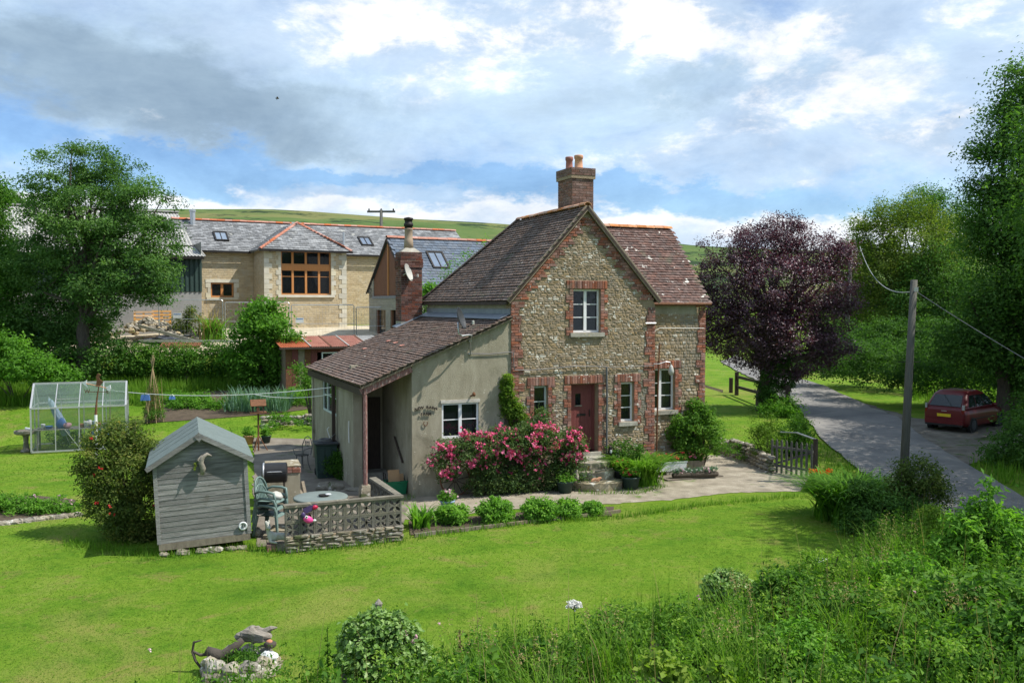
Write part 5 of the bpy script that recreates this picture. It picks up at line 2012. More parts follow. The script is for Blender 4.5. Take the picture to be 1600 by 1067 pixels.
# ================================================================== cars
def car(label, loc, rz, paint, full=True):
    t = thing('parked_car', label, 'car', loc, rz)
    secs = [(0.0, .70, .40, .86), (.06, .78, .32, .93), (.35, .82, .24, .97), (1.2, .835, .22, .97), (2.55, .835, .22, .94), (3.1, .82, .23, .86), (3.65, .78, .26, .74), (3.9, .66, .34, .60)]
    v, f = [], []
    n = 12
    for (x, w, z0, z1) in secs:
        zc = (z0 + z1) / 2
        for k, (a, c) in enumerate(((-.88, -1), (.88, -1), (1, -.72), (1.0, 0), (1.0, .35), (.95, .72), (.82, 1), (-.82, 1), (-.95, .72), (-1.0, .35), (-1.0, 0), (-1, -.72))):
            v.append((x, w * a, zc + c * (z1 - z0) / 2))
    for i in range(len(secs) - 1):
        for j in range(n):
            f.append((i * n + j, i * n + (j + 1) % n, (i + 1) * n + (j + 1) % n, (i + 1) * n + j))
    f += [tuple(reversed(range(n))), tuple(range((len(secs) - 1) * n, len(secs) * n))]
    body = MB().add(v, [tuple(reversed(q)) for q in f]).build('body', paint, t, smooth=True)
    # cabin: belt, shoulder and roof rings
    ring = lambda x0, x1, w, z, r=.12: [(x0 + r, -w, z), (x1 - r, -w, z), (x1, -w + r, z), (x1, w - r, z), (x1 - r, w, z), (x0 + r, w, z), (x0, w - r, z), (x0, -w + r, z)]
    R1, R2, R3 = ring(.06, 2.95, .79, .93), ring(.46, 2.16, .635, 1.42), ring(.72, 1.86, .55, 1.53)
    vv = R1 + R2 + R3
    ff = []
    for a in (0, 1):
        for j in range(8):
            ff.append((a * 8 + j, a * 8 + (j + 1) % 8, (a + 1) * 8 + (j + 1) % 8, (a + 1) * 8 + j))
    ff.append(tuple(range(16, 24)))
    cabin = MB().add(vv, ff).build('cabin', paint, t, smooth=True)
    for o, wd in ((body, .06), (cabin, .05)):
        bv = o.modifiers.new('round', 'BEVEL')
        bv.width, bv.segments, bv.limit_method, bv.angle_limit = wd, 3, 'ANGLE', R(14)

    def pane(q, name='window', m=None):
        P = [Vector(p) for p in q]
        nn = (P[1] - P[0]).cross(P[2] - P[0]).normalized()
        MB().slab([tuple(p + nn * .012) for p in P], .01).build(name, m or M['glass_car'], t)

    L = lambda p, q, a: tuple(Vector(p).lerp(Vector(q), a))
    # side windows (right side y<0, left side y>0)
    for s in (-1, 1):
        b0, b1 = Vector((.26, .79 * s, .93)), Vector((2.75, .79 * s, .93))
        t0, t1 = Vector((.60, .635 * s, 1.42)), Vector((2.04, .635 * s, 1.42))
        for a, c in ((.03, .30), (.33, .63), (.66, .97)):
            q = [L(L(b0, b1, a), L(t0, t1, a), .08), L(L(b0, b1, c), L(t0, t1, c), .08), L(L(b0, b1, c), L(t0, t1, c), .92), L(L(b0, b1, a), L(t0, t1, a), .92)]
            pane(q if s < 0 else list(reversed(q)))
    q = [(.075, .60, .985), (.075, -.60, .985), (.43, -.52, 1.38), (.43, .52, 1.38)]
    pane(q, 'rear_window')
    q = [(2.92, -.62, .96), (2.92, .62, .96), (2.19, .50, 1.39), (2.19, -.50, 1.39)]
    pane(q, 'windscreen')
    for x in (.72, 3.18):
        for s in (-1, 1):
            X = Matrix.Translation((x, .74 * s, .30)) @ Matrix.Rotation(R(90), 4, 'X')
            w = MB(X).lathe([(.20, -.09), (.28, -.095), (.305, -.06), (.305, .06), (.28, .095), (.20, .09)], n=20).build('wheel', M['tyre'], t)
            MB(X).lathe([(.05, -.105), (.19, -.10), (.20, -.05), (.20, .05), (.19, .10), (.05, .105)], n=14).build('rim', M['dish'], w)
            MB(X).lathe([(.35, -.085), (.36, -.03), (.36, .03), (.35, .085)], n=18).build('wheel_arch', M['black_plastic'], w)
    for s in (-1, 1):
        MB().box(-.02, .10, .70 * s - .035, .70 * s + .035, .88, 1.06, Matrix.Translation((.03, 0, 0))).build('tail_lamp', M['lamp_clear'], t)
        MB().box(-.015, .10, .69 * s - .045, .69 * s + .045, .74, .878, Matrix.Translation((.02, 0, 0))).build('tail_lamp', M['lamp_red'], t)
        MB().blob((3.72, .55 * s, .62), .12, (.8, 1.2, .6), 0, 10, 6).build('headlight', M['lamp_clear'], t)
        MB().blob((2.35, .93 * s, .98), .10, (.6, 1.0, .7), .05, 8, 6).build('mirror', paint, t)
        MB().box(.55, 2.6, .838 * s - .006, .838 * s + .006, .52, .56).build('side_trim', M['black_plastic'], t)
    MB().box(-.05, .10, -.72, .72, .34, .50).build('bumper', paint, t)
    MB().box(-.052, .05, -.70, .70, .27, .335).build('bumper_skirt', M['black_plastic'], t)
    MB().box(-.03, -.015, -.26, .26, .60, .71, Matrix.Translation((.02, 0, 0))).build('number_plate', M['yellow'], t)
    MB().box(-.006, .03, -.10, .10, .80, .825).build('tailgate_handle', M['galv'], t)
    return t


M['glass_car'] = glass_mat('car glass', (.02, .028, .03), .93, .05)
cg = G(1497, 677)
rc = car('dark red hatchback parked in the shade across the lane', (cg.x - .45, cg.y + .2, cg.z), R(90 - 50), M['car_red'])
rc.scale = (.96, .98, 1.02)
for p in (Vector((-26.0, 45.6)), Vector((-28.6, 46.8))):
    first = p.x > -27
    car('dark blue car half hidden behind the ash tree trunk' if first else 'pale blue car at the left edge beyond the hedge', (p.x, p.y, hz(p.x, p.y) + .02), R(25 if first else 190), M['car_blue'] if first else M['car_silver'])

# ---- pallets and rubble in the yard
pz = hz(-20.2, 48.2)
for k, (x, y, rz, lean, lb) in enumerate(((-20.0, 47.3, R(20), R(74), 'new wooden pallet standing on edge at the left of the rubble heap'), (-19.2, 47.7, R(20), R(70), 'new wooden pallet leaning beside another behind the rubble heap'))):
    t = thing('pallet', lb, 'pallet', (x, y, hz(x, y) + .35), group='pallets propped by the rubble heap', rot=(lean, 0, rz))
    for i in range(6):
        MB().box(.02, 1.0, .2 * i, .2 * i + .11, .10, .125).build('slat', M['pallet'], t)
    for i in range(3):
        MB().box(.02 + .44 * i, .12 + .44 * i, 0, 1.11, 0, .098).build('runner', M['pallet'], t)
rh = thing('rubble_heap', 'heap of pale stone rubble in the farm yard', 'rubble', (-19.1, 47.2, hz(-19.1, 47.2)))
rr_ = random.Random(4)
for i in range(150):
    a, d = rr_.uniform(0, 6.28), abs(rr_.gauss(0, .55))
    x, y = d * math.cos(a) * 2.0, d * math.sin(a)
    zz = max(0, 1.05 - .55 * math.hypot(x / 1.6, y)) * rr_.uniform(.7, 1)
    MB().blob((x, y, zz), rr_.uniform(.10, .26), (1, .8, .7), .2, 7, 4, i).build('stone', M['rock'] if i % 3 else M['barn_stone'], rh)
tag(MB().blob((0, 0, 0), .5, (2.4, 1.0, .5), .25, 16, 8, 3).build('plastic_sheet', M['tarp'], None), 'crumpled dark plastic sheet at the foot of the rubble heap', 'sheet').location = (-17.9, 46.5, hz(-17.9, 46.5) + .1)
tag(MB().bar((-19.3, 46.3, hz(-19, 46) + 1.05), (-15.2, 45.2, hz(-15, 45) + .35), .05, .16).build('long_plank', M['plank_white']), 'long pale plank sloping down across the yard', 'plank')
tag(MB().bar((-18.6, 44.6, hz(-18, 44.6) + .75), (-13.6, 44.9, hz(-14, 45) + .60), .05, .12).build('long_plank', M['plank_white']), 'white painted plank lying flat along the hedge top', 'plank')
sh = MB()
corrugated(sh, (-17.6, 44.6, hz(-18, 44.5) + .42), (1, .05, 0), (0, .3, .2), 2.0, .5, .09, .015)
tag(sh.build('rusty_sheet', M['rust']), 'rusty corrugated sheet lying above the hedge', 'metal sheet')
tag(MB().bar((-17.5, 49.2, hz(-17.5, 49) + .75), (-15.9, 49.3, hz(-16, 49) + .72), .4, .14).build('timber_stack', M['old_wood']), 'weathered timber baulk lying in front of the block wall', 'timber')

# ================================================================== vegetation
def lobes_px(Y, base, items, depth=.9):
    """crown lobes given in photograph pixels at distance Y -> metres relative to base"""
    out = []
    for (px, py, rx, ry, dy) in items:
        yy = Y + dy
        out.append(((px - 800) / 1400 * yy - base[0], yy - base[1], CAMZ + (478 - py) / 1400 * yy - base[2], rx / 1400 * yy, depth * rx / 1400 * yy, ry / 1400 * yy))
    return out


def tree(name, label, base, lobes, clumps, per, cr, size, lm, r0, top, bark='bark', cat='tree', group=None, nb=26, crown='crown', **kw):
    t = thing(name, label, cat, base, group=group)
    _, cc = foliage(crown, lobes, clumps, per, cr, size, M[lm], t, kind='stuff', **kw)
    b = MB()
    sel = [tuple(cc[i]) for i in RNG.choice(len(cc), min(nb, len(cc)), replace=False)]
    limbs(b, (0, 0, -.2), top, sel, r0)
    b.build('trunk', M[bark], t, kind='stuff')
    return t


def bush(name, label, base, lobes, clumps, per, cr, size, lm, cat='shrub', group=None, stems=8, **kw):
    t = thing(name, label, cat, base, group=group)
    _, cc = foliage('foliage', lobes, clumps, per, cr, size, M[lm], t, kind='stuff', **kw)
    b = MB()
    for i in RNG.choice(len(cc), min(stems, len(cc)), replace=False):
        p = Vector(cc[i])
        b.tube([(p.x * .1, p.y * .1, -.05), tuple(p * .5 + Vector((0, 0, .05))), tuple(p)], [.03, .018, .008], 5)
    b.build('stems', M['bark'], t, kind='stuff')
    return t


def flowers(parent, lobes, clusters, per, cr, size, m, name='blooms', front=None, shell=.92, petals=7, bias=None):
    """rosettes of petals set on the outside of the given lobes"""
    cc, d = sample_lobes(lobes, clusters * 4, shell)
    if front is not None:
        keep = (d @ np.array(front)) > 0.05
        cc, d = cc[keep], d[keep]
    cc, d = cc[:clusters], d[:clusters]
    n = len(cc)
    off = RNG.normal(size=(n, per, 3)) * cr
    P = (cc[:, None, :] + off).reshape(-1, 3)
    tone_c = np.clip(RNG.normal(.5, .22, n * per), 0, 1)
    Q = np.repeat(P, petals, 0) + RNG.normal(size=(n * per * petals, 3)) * size * .35
    out = np.repeat(np.repeat(d, per, 0), petals, 0) + np.array([0, -.2, .35])
    V, F = leaf_geo(Q, size * .7, .75, .4, .35, outward=unit(out))
    tone = np.repeat(np.clip(np.repeat(tone_c, petals) + RNG.normal(0, .1, len(Q)), 0, 1), 4)
    return np_mesh(name, V, F, m, tone, parent, 'stuff')


def base_at(px, Y, z=None):
    x = (px - 800) / 1400 * Y
    return (x, Y, hz(x, Y) if z is None else z)


# ---- the ash on the left and its neighbours
b0 = base_at(128, 41.5)
tree('ash_tree', 'big spreading ash tree in front of the farm shed', b0,
     lobes_px(41.5, b0, [(95, 280, 48, 42, 0), (150, 262, 45, 38, .6), (190, 285, 42, 36, .4), (225, 322, 48, 36, -.3), (80, 335, 42, 36, .5), (140, 340, 66, 44, -.6), (205, 372, 62, 40, -.3),
                         (255, 385, 32, 42, .2), (120, 400, 60, 40, .2), (215, 428, 56, 32, -.8), (238, 455, 30, 24, -.4), (160, 455, 54, 38, -.9), (60, 410, 46, 40, .6), (95, 490, 56, 40, .8), (150, 500, 24, 20, .2)]),
     700, 110, .42, .070, 'lf_ash', .34, (.3, 0, 6.6), nb=60, shell=.62, tone_sd=.30, flat=.55)
foliage('shade_fill_leaves', lobes_px(43, b0, [(70, 500, 70, 46, 0), (130, 520, 50, 34, 0), (20, 520, 60, 40, 0), (100, 450, 60, 40, .5)]), 240, 60, .5, .08, M['lf_dark'], bpy.data.objects['ash_tree'], kind='stuff', tone_mid=.3)  # dark leaves added beneath the crown to stand in for its shade
b0 = base_at(-30, 43)
tree('ash_tree', 'broad leafed tree cut off by the left edge of the view', b0,
     lobes_px(43, b0, [(-14, 312, 26, 34, 0), (-45, 330, 50, 50, .5), (-8, 385, 34, 40, 0), (-40, 420, 60, 60, 0), (10, 440, 34, 30, -.5), (0, 500, 40, 30, -.5)]),
     440, 80, .55, .082, 'lf_hedge', .3, (0, 0, 6), nb=22)
b0 = base_at(70, 72)
tree('field_tree', 'small dark tree beyond the farm shed roof', b0, lobes_px(72, b0, [(5, 322, 30, 22, 0), (45, 325, 22, 14, 0)]), 90, 45, .8, .16, 'lf_dark', .25, (0, 0, 8))
# ---- hedge line and bushes
b0 = base_at(25, 37)
bush('hedgerow_bush', 'bright green bush at the left end of the hedge behind the greenhouse', b0,
     lobes_px(37, b0, [(5, 550, 40, 32, 0), (45, 575, 40, 24, -.5), (90, 585, 30, 18, 0), (-30, 560, 40, 40, 0)]), 210, 48, .35, .085, 'lf_bright', tone_mid=.25, zmin=0)
b0 = base_at(110, 40)
bush('hedgerow_bush', 'dark hedge bushes in the shade under the ash tree', b0,
     lobes_px(40, b0, [(60, 560, 45, 34, 1), (110, 570, 50, 34, .5), (160, 565, 45, 34, .5), (120, 540, 60, 30, 2.5), (20, 530, 50, 30, 2.5), (190, 560, 30, 30, .5)]), 260, 46, .4, .08, 'lf_dark', zmin=0)
hl = []
for i in range(15):
    px = 200 + 17 * i
    hl.append((px, 562 + random.uniform(-5, 5), 22, 24 + random.uniform(-3, 3), random.uniform(-.3, .3)))
b0 = base_at(290, 40.5)
t = thing('hedge', 'mixed green hedge between the garden and the farm yard', 'hedge', b0)
foliage('foliage', lobes_px(40.5, b0, hl, 1.0), 420, 52, .30, .062, M['lf_hedge'], t, kind='stuff', tone_mid=.5, zmin=-.2, tone_sd=.25)
b0 = base_at(412, 40)
bush('hazel_bush', 'rounded bright green bush standing above the hedge by the rusty shed', b0,
     lobes_px(39.5, b0, [(410, 505, 40, 30, 0), (395, 530, 36, 32, 0), (432, 530, 30, 34, -.2), (415, 482, 26, 16, 0), (400, 565, 46, 34, .3), (435, 575, 24, 26, .2)]), 270, 50, .34, .085, 'lf_bright', stems=20, tone_mid=.3, zmin=0)
b0 = base_at(332, 47)
t = thing('sword_leaf_plant', 'spiky plant with browned leaves against the barn wall', 'plant', (b0[0], 46.9, b0[2]))
pp = RNG.normal(size=(150, 3)) * np.array([.28, .25, 0])
blades('leaves', pp, 1.25, .035, M['lf_bright'], t, 'stuff', .35, segs=4, arch=.35)
pp = RNG.normal(size=(90, 3)) * np.array([.3, .25, 0])
blades('dry_leaves', pp, 1.55, .03, M['lf_dry'], t, 'stuff', .35, segs=4, arch=.3)
b0 = base_at(290, 47.5)
bush('brown_shrub', 'dull brownish shrub beside the rubble heap', b0, lobes_px(47.5, b0, [(285, 508, 20, 20, 0), (302, 500, 14, 24, 0)]), 60, 40, .25, .06, 'lf_redshrub')
b0 = base_at(735, 34)
bush('elder_shoots', 'thin leafy shoots rising behind the hipped roof', (b0[0], 34, 0),
     lobes_px(34, (b0[0], 34, 0), [(735, 400, 16, 14, 0), (715, 415, 18, 12, 0), (760, 378, 12, 8, 0), (700, 428, 14, 8, 0), (745, 440, 25, 30, 0)]), 70, 16, .22, .05, 'lf_bright', stems=16)
b0 = base_at(668, 36)
bush('garden_shrub', 'shrub showing between the brick chimney and the cottage wall', b0, lobes_px(36, b0, [(668, 480, 16, 24, 0), (675, 450, 12, 10, 0)]), 50, 40, .25, .06, 'lf_bright')
b0 = base_at(485, 34.5)
bush('garden_shrub', 'loose leafy shrub at the corner of the rusty shed', b0, lobes_px(34.5, b0, [(478, 592, 18, 14, 0), (468, 578, 10, 10, 0), (492, 602, 18, 10, 0)]), 45, 36, .22, .055, 'lf_hedge', tone_mid=.7)

# ---- purple tree
b0 = base_at(1196, 39.5)
pt_lobes = lobes_px(39.5, b0, [(1165, 372, 16, 14, .6), (1232, 350, 18, 16, 0), (1312, 388, 16, 16, 0), (1098, 440, 16, 18, 0), (1095, 510, 16, 16, .3), (1328, 480, 14, 14, 0), (1320, 545, 22, 10, 0), (1185, 385, 52, 36, 0), (1225, 372, 40, 30, .4), (1265, 400, 46, 34, 0), (1300, 400, 30, 28, .4), (1145, 430, 46, 44, 0), (1205, 440, 70, 48, -.8), (1270, 460, 58, 44, -.3), (1312, 455, 26, 36, .4),
                               (1125, 490, 40, 40, .2), (1180, 510, 62, 44, -.6), (1245, 525, 58, 40, -.5), (1300, 515, 30, 30, 0), (1172, 548, 40, 22, .2), (1125, 530, 34, 24, .3), (1222, 572, 48, 24, 0), (1108, 410, 20, 22, .3), (1285, 555, 26, 18, 0)])
pt_ = tree('purple_plum_tree', 'dark purple leaved tree with an ivy covered trunk beside the lane', b0, pt_lobes, 1180, 70, .36, .056, 'lf_purple', .33, (.25, 0, 5.2), nb=70, shell=.5, tone_sd=.28)
tw = []
for (px, py) in ((1215, 345), (1240, 352), (1200, 340), (1180, 352), (1150, 362), (1295, 372), (1310, 378), (1100, 380), (1120, 372), (1330, 420)):
    tw.append((px, py, 9, 12, 0))
foliage('outer_twigs', lobes_px(39.5, b0, tw), 46, 26, .22, .05, M['lf_purple'], pt_, kind='stuff')
iv = lobes_px(39.3, b0, [(1196, 630, 13, 26, 0), (1200, 600, 15, 24, 0), (1212, 572, 20, 24, 0), (1228, 590, 18, 20, .2), (1190, 650, 18, 10, 0), (1210, 615, 16, 18, -.2)])
foliage('ivy', iv, 170, 50, .16, .055, M['lf_dark'], pt_, kind='stuff')
b0 = base_at(1228, 37.5)
bush('roadside_bush', 'light green bush at the foot of the purple tree', b0, lobes_px(37.5, b0, [(1225, 632, 22, 14, 0), (1238, 645, 16, 12, 0), (1205, 640, 18, 12, 0)]), 80, 40, .2, .055, 'lf_bright', tone_mid=.35, zmin=0)

# ---- woodland on the right
def wood(label, px, Y, items, clumps, lm, r0=.28, top=7, size=.085, cr=.62, per=74, **kw):
    clumps = int(clumps * 1.15)
    size = min(size, .085)
    bb = base_at(px, Y)
    return tree('woodland_tree', label, bb, lobes_px(Y, bb, items), clumps, per, cr, size, lm, r0, (random.uniform(-.4, .4), 0, top), group='trees of the wood across the lane', nb=30, **kw)


wood('yellow green tree in the middle of the wood across the lane', 1405, 62, [(1392, 340, 34, 26, 0), (1428, 326, 30, 20, .3), (1368, 372, 34, 28, 0), (1345, 352, 18, 14, .4), (1425, 390, 56, 46, -.6), (1470, 360, 34, 34, .3), (1372, 430, 52, 44, 0), (1440, 450, 60, 44, 0), (1342, 405, 26, 30, .5), (1490, 420, 40, 50, 0), (1400, 490, 60, 36, 0), (1340, 460, 30, 40, .5)], 680, 'lf_gold', cr=.62, size=.10)
wood('tallest dark tree rising out of view on the right', 1580, 38, [(1588, 130, 34, 34, 0), (1630, 140, 60, 50, .5), (1568, 182, 30, 26, 0), (1605, 220, 54, 40, -.3), (1548, 240, 30, 24, 0), (1600, 290, 64, 50, -.6), (1540, 310, 36, 30, 0), (1585, 360, 66, 50, -.8), (1650, 320, 70, 90, .5), (1530, 380, 36, 30, -.3), (1525, 345, 26, 20, .2), (1585, 450, 60, 50, -.6), (1640, 480, 70, 80, 0)], 820, 'lf_dark', .4, 10, .08, .55, tone_mid=.55)
wood('green tree behind the yellow one, seen above its crown', 1460, 72, [(1440, 315, 30, 24, 0), (1475, 330, 34, 34, 0), (1500, 370, 40, 50, 0), (1410, 335, 24, 20, 0)], 240, 'lf_hedge', .3, 9)
wood('dark tree standing behind the wooden pole', 1470, 60, [(1470, 420, 50, 40, 0), (1440, 470, 60, 44, 0), (1500, 470, 56, 50, -.4), (1470, 520, 70, 40, 0)], 380, 'lf_dark', .3, 6, tone_mid=.5)
wood('shaded tree close beside the right edge above the red car', 1570, 35.5, [(1560, 480, 50, 40, 0), (1610, 470, 60, 60, 0), (1560, 540, 60, 40, 0), (1620, 560, 70, 60, 0), (1500, 540, 40, 34, .3)], 360, 'lf_dark', .3, 5)
wood('dim green tree between the purple tree and the yellow one', 1330, 75, [(1335, 400, 34, 34, 0), (1320, 450, 40, 44, 0), (1355, 470, 50, 50, 0), (1300, 490, 40, 40, 0), (1370, 520, 60, 36, 0)], 360, 'lf_dark', .3, 6, tone_mid=.3)
wood('deep shaded trees at the back of the wood', 1420, 70, [(1380, 500, 60, 50, 0), (1450, 510, 70, 50, 0), (1310, 515, 56, 40, 0), (1520, 510, 70, 56, 0), (1350, 540, 60, 30, -3), (1420, 545, 60, 30, -4), (1490, 545, 60, 34, -5)], 560, 'lf_dark', .3, 4, .14, tone_mid=.25)
for (x, y, h, rr, lb) in ((20.4, 29.0, 13.5, 4.6, 'tall leafy tree beside the lane, just out of view beyond the car'), (19.4, 24.0, 13, 4.5, 'leafy lane side tree whose shade falls across the asphalt'),
                          (16.4, 17.2, 13.5, 3.6, 'tall tree by the railway bank whose dappled shade reaches the lawn'), (21, 19.5, 12, 4.2, 'spreading tree beside the lane behind the other shade trees'), (23.6, 33.5, 12, 4.4, 'tall tree just out of view that shades the red car')):
    zb = hz(x, y)
    tree('lane_tree', lb, (x, y, zb), [(0, 0, h * .72, rr * .8, rr * .8, h * .26), (rr * .5, .6, h * .6, rr * .6, rr * .6, h * .2), (-rr * .5, -.6, h * .62, rr * .6, rr * .6, h * .2), (0, rr * .5, h * .55, rr * .7, rr * .6, h * .2), (0, -rr * .5, h * .55, rr * .6, rr * .6, h * .2)],
         420, 66, .8, .095, 'lf_dark', .3, (0, 0, h * .6), group='trees that shade the lane', nb=16)
vb0 = base_at(1400, 41)
t = thing('roadside_thicket', 'dark nettle and bramble thicket along the foot of the wood', 'thicket', vb0)
foliage('foliage', lobes_px(41, vb0, [(1275, 570, 34, 20, 6), (1310, 572, 36, 22, 3), (1355, 572, 40, 26, 1), (1400, 575, 40, 28, 0), (1445, 585, 44, 26, -.5), (1490, 590, 40, 28, -.5), (1530, 580, 40, 34, -.2), (1590, 600, 50, 40, -2), (1345, 560, 20, 20, 1), (1250, 560, 26, 16, 12), (1330, 560, 44, 24, 6), (1385, 556, 44, 28, 5), (1440, 556, 44, 30, 4), (1500, 560, 44, 34, 3), (1320, 535, 50, 34, 16), (1400, 530, 60, 38, 16), (1480, 530, 60, 40, 14)]),
        1000, 52, .35, .075, M['lf_dark'], t, kind='stuff', tone_mid=.28, tone_sd=.25, zmin=-.3)
vb0 = base_at(1590, 27)
t = thing('bank_thicket', 'shaded undergrowth on the bank in front of the red car', 'thicket', vb0)
foliage('foliage', lobes_px(27, vb0, [(1580, 715, 40, 30, 0), (1625, 700, 60, 50, 0), (1600, 660, 30, 30, 2), (1640, 640, 50, 60, 3)]), 240, 48, .28, .06, M['lf_dark'], t, kind='stuff', zmin=-.2)
# ---- pole side shrubs and the big ornamental grass
gb = G(1325, 812)
t = thing('ornamental_grass', 'large fountain of arching green grass at the edge of the lawn', 'ornamental grass', gb)
pp = RNG.normal(size=(1100, 3)) * np.array([.26, .26, 0])
blades('blades', pp, 1.30, .024, M['lf_lily'], t, 'stuff', .30, segs=6, arch=.55, hvar=.3, tone=np.clip(RNG.normal(.30, .22, 1100), 0, 1))
s0 = G(1405, 830)
bush('bronze_shrub', 'dark bronze tipped shrub around the foot of the wooden pole', s0, lobes_px(s0.y, s0, [(1440, 745, 34, 28, 0), (1460, 770, 26, 24, .1), (1415, 780, 30, 30, 0)]), 170, 44, .17, .035, 'lf_redshrub', tone_mid=.25)
bush('dark_shrub', 'dense dark shrub between the big grass and the pole', s0, lobes_px(s0.y - .2, s0, [(1385, 800, 50, 36, 0), (1420, 815, 44, 34, 0), (1360, 830, 44, 24, -.2), (1350, 780, 26, 30, .3), (1440, 820, 34, 30, -.2)]), 330, 46, .18, .038, 'lf_dark', zmin=0)
fl = G(1268, 765)
t = thing('poppy', 'single orange red poppy beside the picket gate', 'flower', (fl.x - .02, fl.y, fl.z))
blades('stems', RNG.normal(size=(24, 3)) * np.array([.05, .05, 0]), .42, .006, M['lf_weed'], t, 'stuff', .12)
flowers(t, [(0, 0, .47, .05, .05, .03)], 4, 2, .02, .055, M['fl_orange'], 'petals', shell=.5)
t = thing('day_lilies', 'orange and yellow lilies beside the big grass clump', 'flowers', (fl.x + .28, fl.y - .15, fl.z))
blades('leaves', RNG.normal(size=(120, 3)) * np.array([.15, .15, 0]), .55, .012, M['lf_lily'], t, 'stuff', .3, segs=3, arch=.3)
flowers(t, [(0, 0, .5, .22, .18, .10)], 16, 1, .02, .05, M['fl_orange'], 'blooms', shell=.5)

# ---- roses along the cottage front
rb0 = C(-.2, -.45, 0)
t = thing('climbing_rose', 'sprawling pink flowering rose along the cottage front', 'rose bush', rb0)
rl = []
for (u, v, z, ru, rz) in ((-2.0, -.5, .98, .34, .46), (-1.55, -.58, 1.22, .42, .36), (-1.05, -.62, 1.25, .45, .36), (-.5, -.65, 1.34, .48, .40), (.05, -.66, 1.40, .48, .42), (.6, -.7, 1.36, .48, .40), (1.1, -.74, 1.28, .42, .40), (1.45, -.78, 1.12, .30, .46),
                          (-.9, -.45, .78, .5, .26), (0.0, -.5, .8, .6, .35), (.8, -.55, .85, .5, .38), (1.25, -.7, .6, .28, .35), (.78, -.2, 1.92, .14, .22), (.3, -.3, 1.7, .2, .16)):
    p = C(u, v, z) - rb0
    rl.append((p.x, p.y, p.z, ru, .34, rz))
foliage('foliage', rl + [(q[0], q[1] + .1, .35, .4, .25, .4) for q in rl[2:8]], 980, 40, .15, .036, M['lf_rose'], t, kind='stuff', tone_sd=.25, tone_mid=.6, zmin=0)
flowers(t, rl[:8], 120, 8, .060, .042, M['fl_pink'], 'blooms', front=(.35, -.85, .30), shell=.97, petals=8)
flowers(t, rl[8:12], 22, 4, .06, .036, M['fl_pink'], 'low_blooms', front=(.35, -.9, .1), shell=.97, petals=8)
flowers(t, rl[12:], 8, 2, .05, .036, M['fl_pink'], 'high_blooms', front=(.35, -.9, .1), shell=.97, petals=8)
b = MB()
for i in range(26):
    u = random.uniform(-1.6, 1.3)
    p, q = C(u * .6, -.25, -.05) - rb0, C(u + random.uniform(-.3, .3), -.55, 1.1) - rb0
    b.tube([p, p.lerp(q, .5) + Vector((random.uniform(-.1, .1), 0, 0)), q], [.02, .014, .006], 5)
b.build('stems', M['bark'], t, kind='stuff')
cp = C(-.16, -.08, 0)
t = thing('creeper', 'bright green creeper climbing the corner of the cottage', 'climber', cp)
cl = []
for (u, z, r, h) in ((-.16, 2.98, .10, .14), (-.18, 2.75, .15, .2), (-.14, 2.45, .2, .25), (-.02, 2.15, .28, .25), (.1, 1.9, .3, .2)):
    p = C(u, -.12, z) - cp
    cl.append((p.x, p.y, p.z, r, .10, h))
foliage('foliage', cl, 150, 30, .08, .04, M['lf_creeper'], t, kind='stuff', droop=.8)
b = MB()
for i in range(4):
    b.tube([(random.uniform(-.05, .05), 0, -.05), (random.uniform(-.1, .1), .04, 1.2), (random.uniform(-.1, .1), .03, 2.4)], .014, 5)
b.build('stems', M['bark'], t, kind='stuff')
# ---- border in front of the path
HB = [((659, 824), .30, .34, 'pointed leafy plant at the left end of the path border', 'lf_bright'), ((706, 818), .42, .46, 'fresh green hydrangea, leftmost of the rounded ones by the path', 'lf_bright'),
      ((772, 816), .47, .56, 'tallest rounded hydrangea bush in the border before the roses', 'lf_bright'), ((843, 812), .46, .50, 'rounded hydrangea right of the tallest one', 'lf_bright'),
      ((886, 808), .36, .42, 'small hydrangea overlapped by its larger neighbour', 'lf_bright'), ((924, 804), .28, .30, 'smallest loose green plant at the right end of the border', 'lf_bright')]
for (p, r, h, lb, lm) in HB:
    g = G(*p)
    if 'pointed' in lb:
        t = thing('strap_leaf_plant', lb, 'plant', g, group='plants along the path border')
        blades('leaves', RNG.normal(size=(110, 3)) * np.array([.1, .1, 0]), .52, .028, M['lf_bright'], t, 'stuff', .3, segs=3, arch=.4)
        continue
    r *= .84
    bush('hydrangea', lb, g, [(0, 0, h * .5, r, r, h * .42), (r * .2, -.05, h * .3, r * .8, r * .8, h * .28)], int(480 * r), 34, .08, .036, lm,
         group='plants along the path border', zmin=0, tone_mid=.62, curl=.15, aspect=.55, stems=6)
# ---- day lily clump by the door, shrub at the corner
dl = C(3.40, -.84, 0)
t = thing('daylily_clump', 'big arching clump of strap leaves right of the front steps', 'plant', dl)
nL = 900
blades('leaves', RNG.normal(size=(nL, 3)) * np.array([.22, .18, 0]), 1.12, .019, M['lf_lily'], t, 'stuff', .28, segs=6, arch=.56, hvar=.25, tone=np.clip(RNG.normal(.55, .2, nL), 0, 1))
foliage('dark_foliage', [(-.55, .3, .75, .28, .25, .45), (-.1, .4, .8, .35, .2, .35), (-.7, .1, .35, .2, .2, .3)], 110, 34, .12, .035, M['lf_hedge'], t, kind='stuff')
cs = C(6.2, .28, 0)
t = bush('corner_shrub', 'glossy rounded shrub at the right corner of the cottage', cs, lobes_px(cs.y, cs, [(1085, 665, 34, 26, -.3), (1070, 680, 26, 28, -.4), (1100, 685, 28, 30, -.3), (1088, 640, 18, 16, -.2), (1112, 660, 14, 16, -.2)]), 260, 40, .14, .045, 'lf_hedge', tone_mid=.7, stems=14)
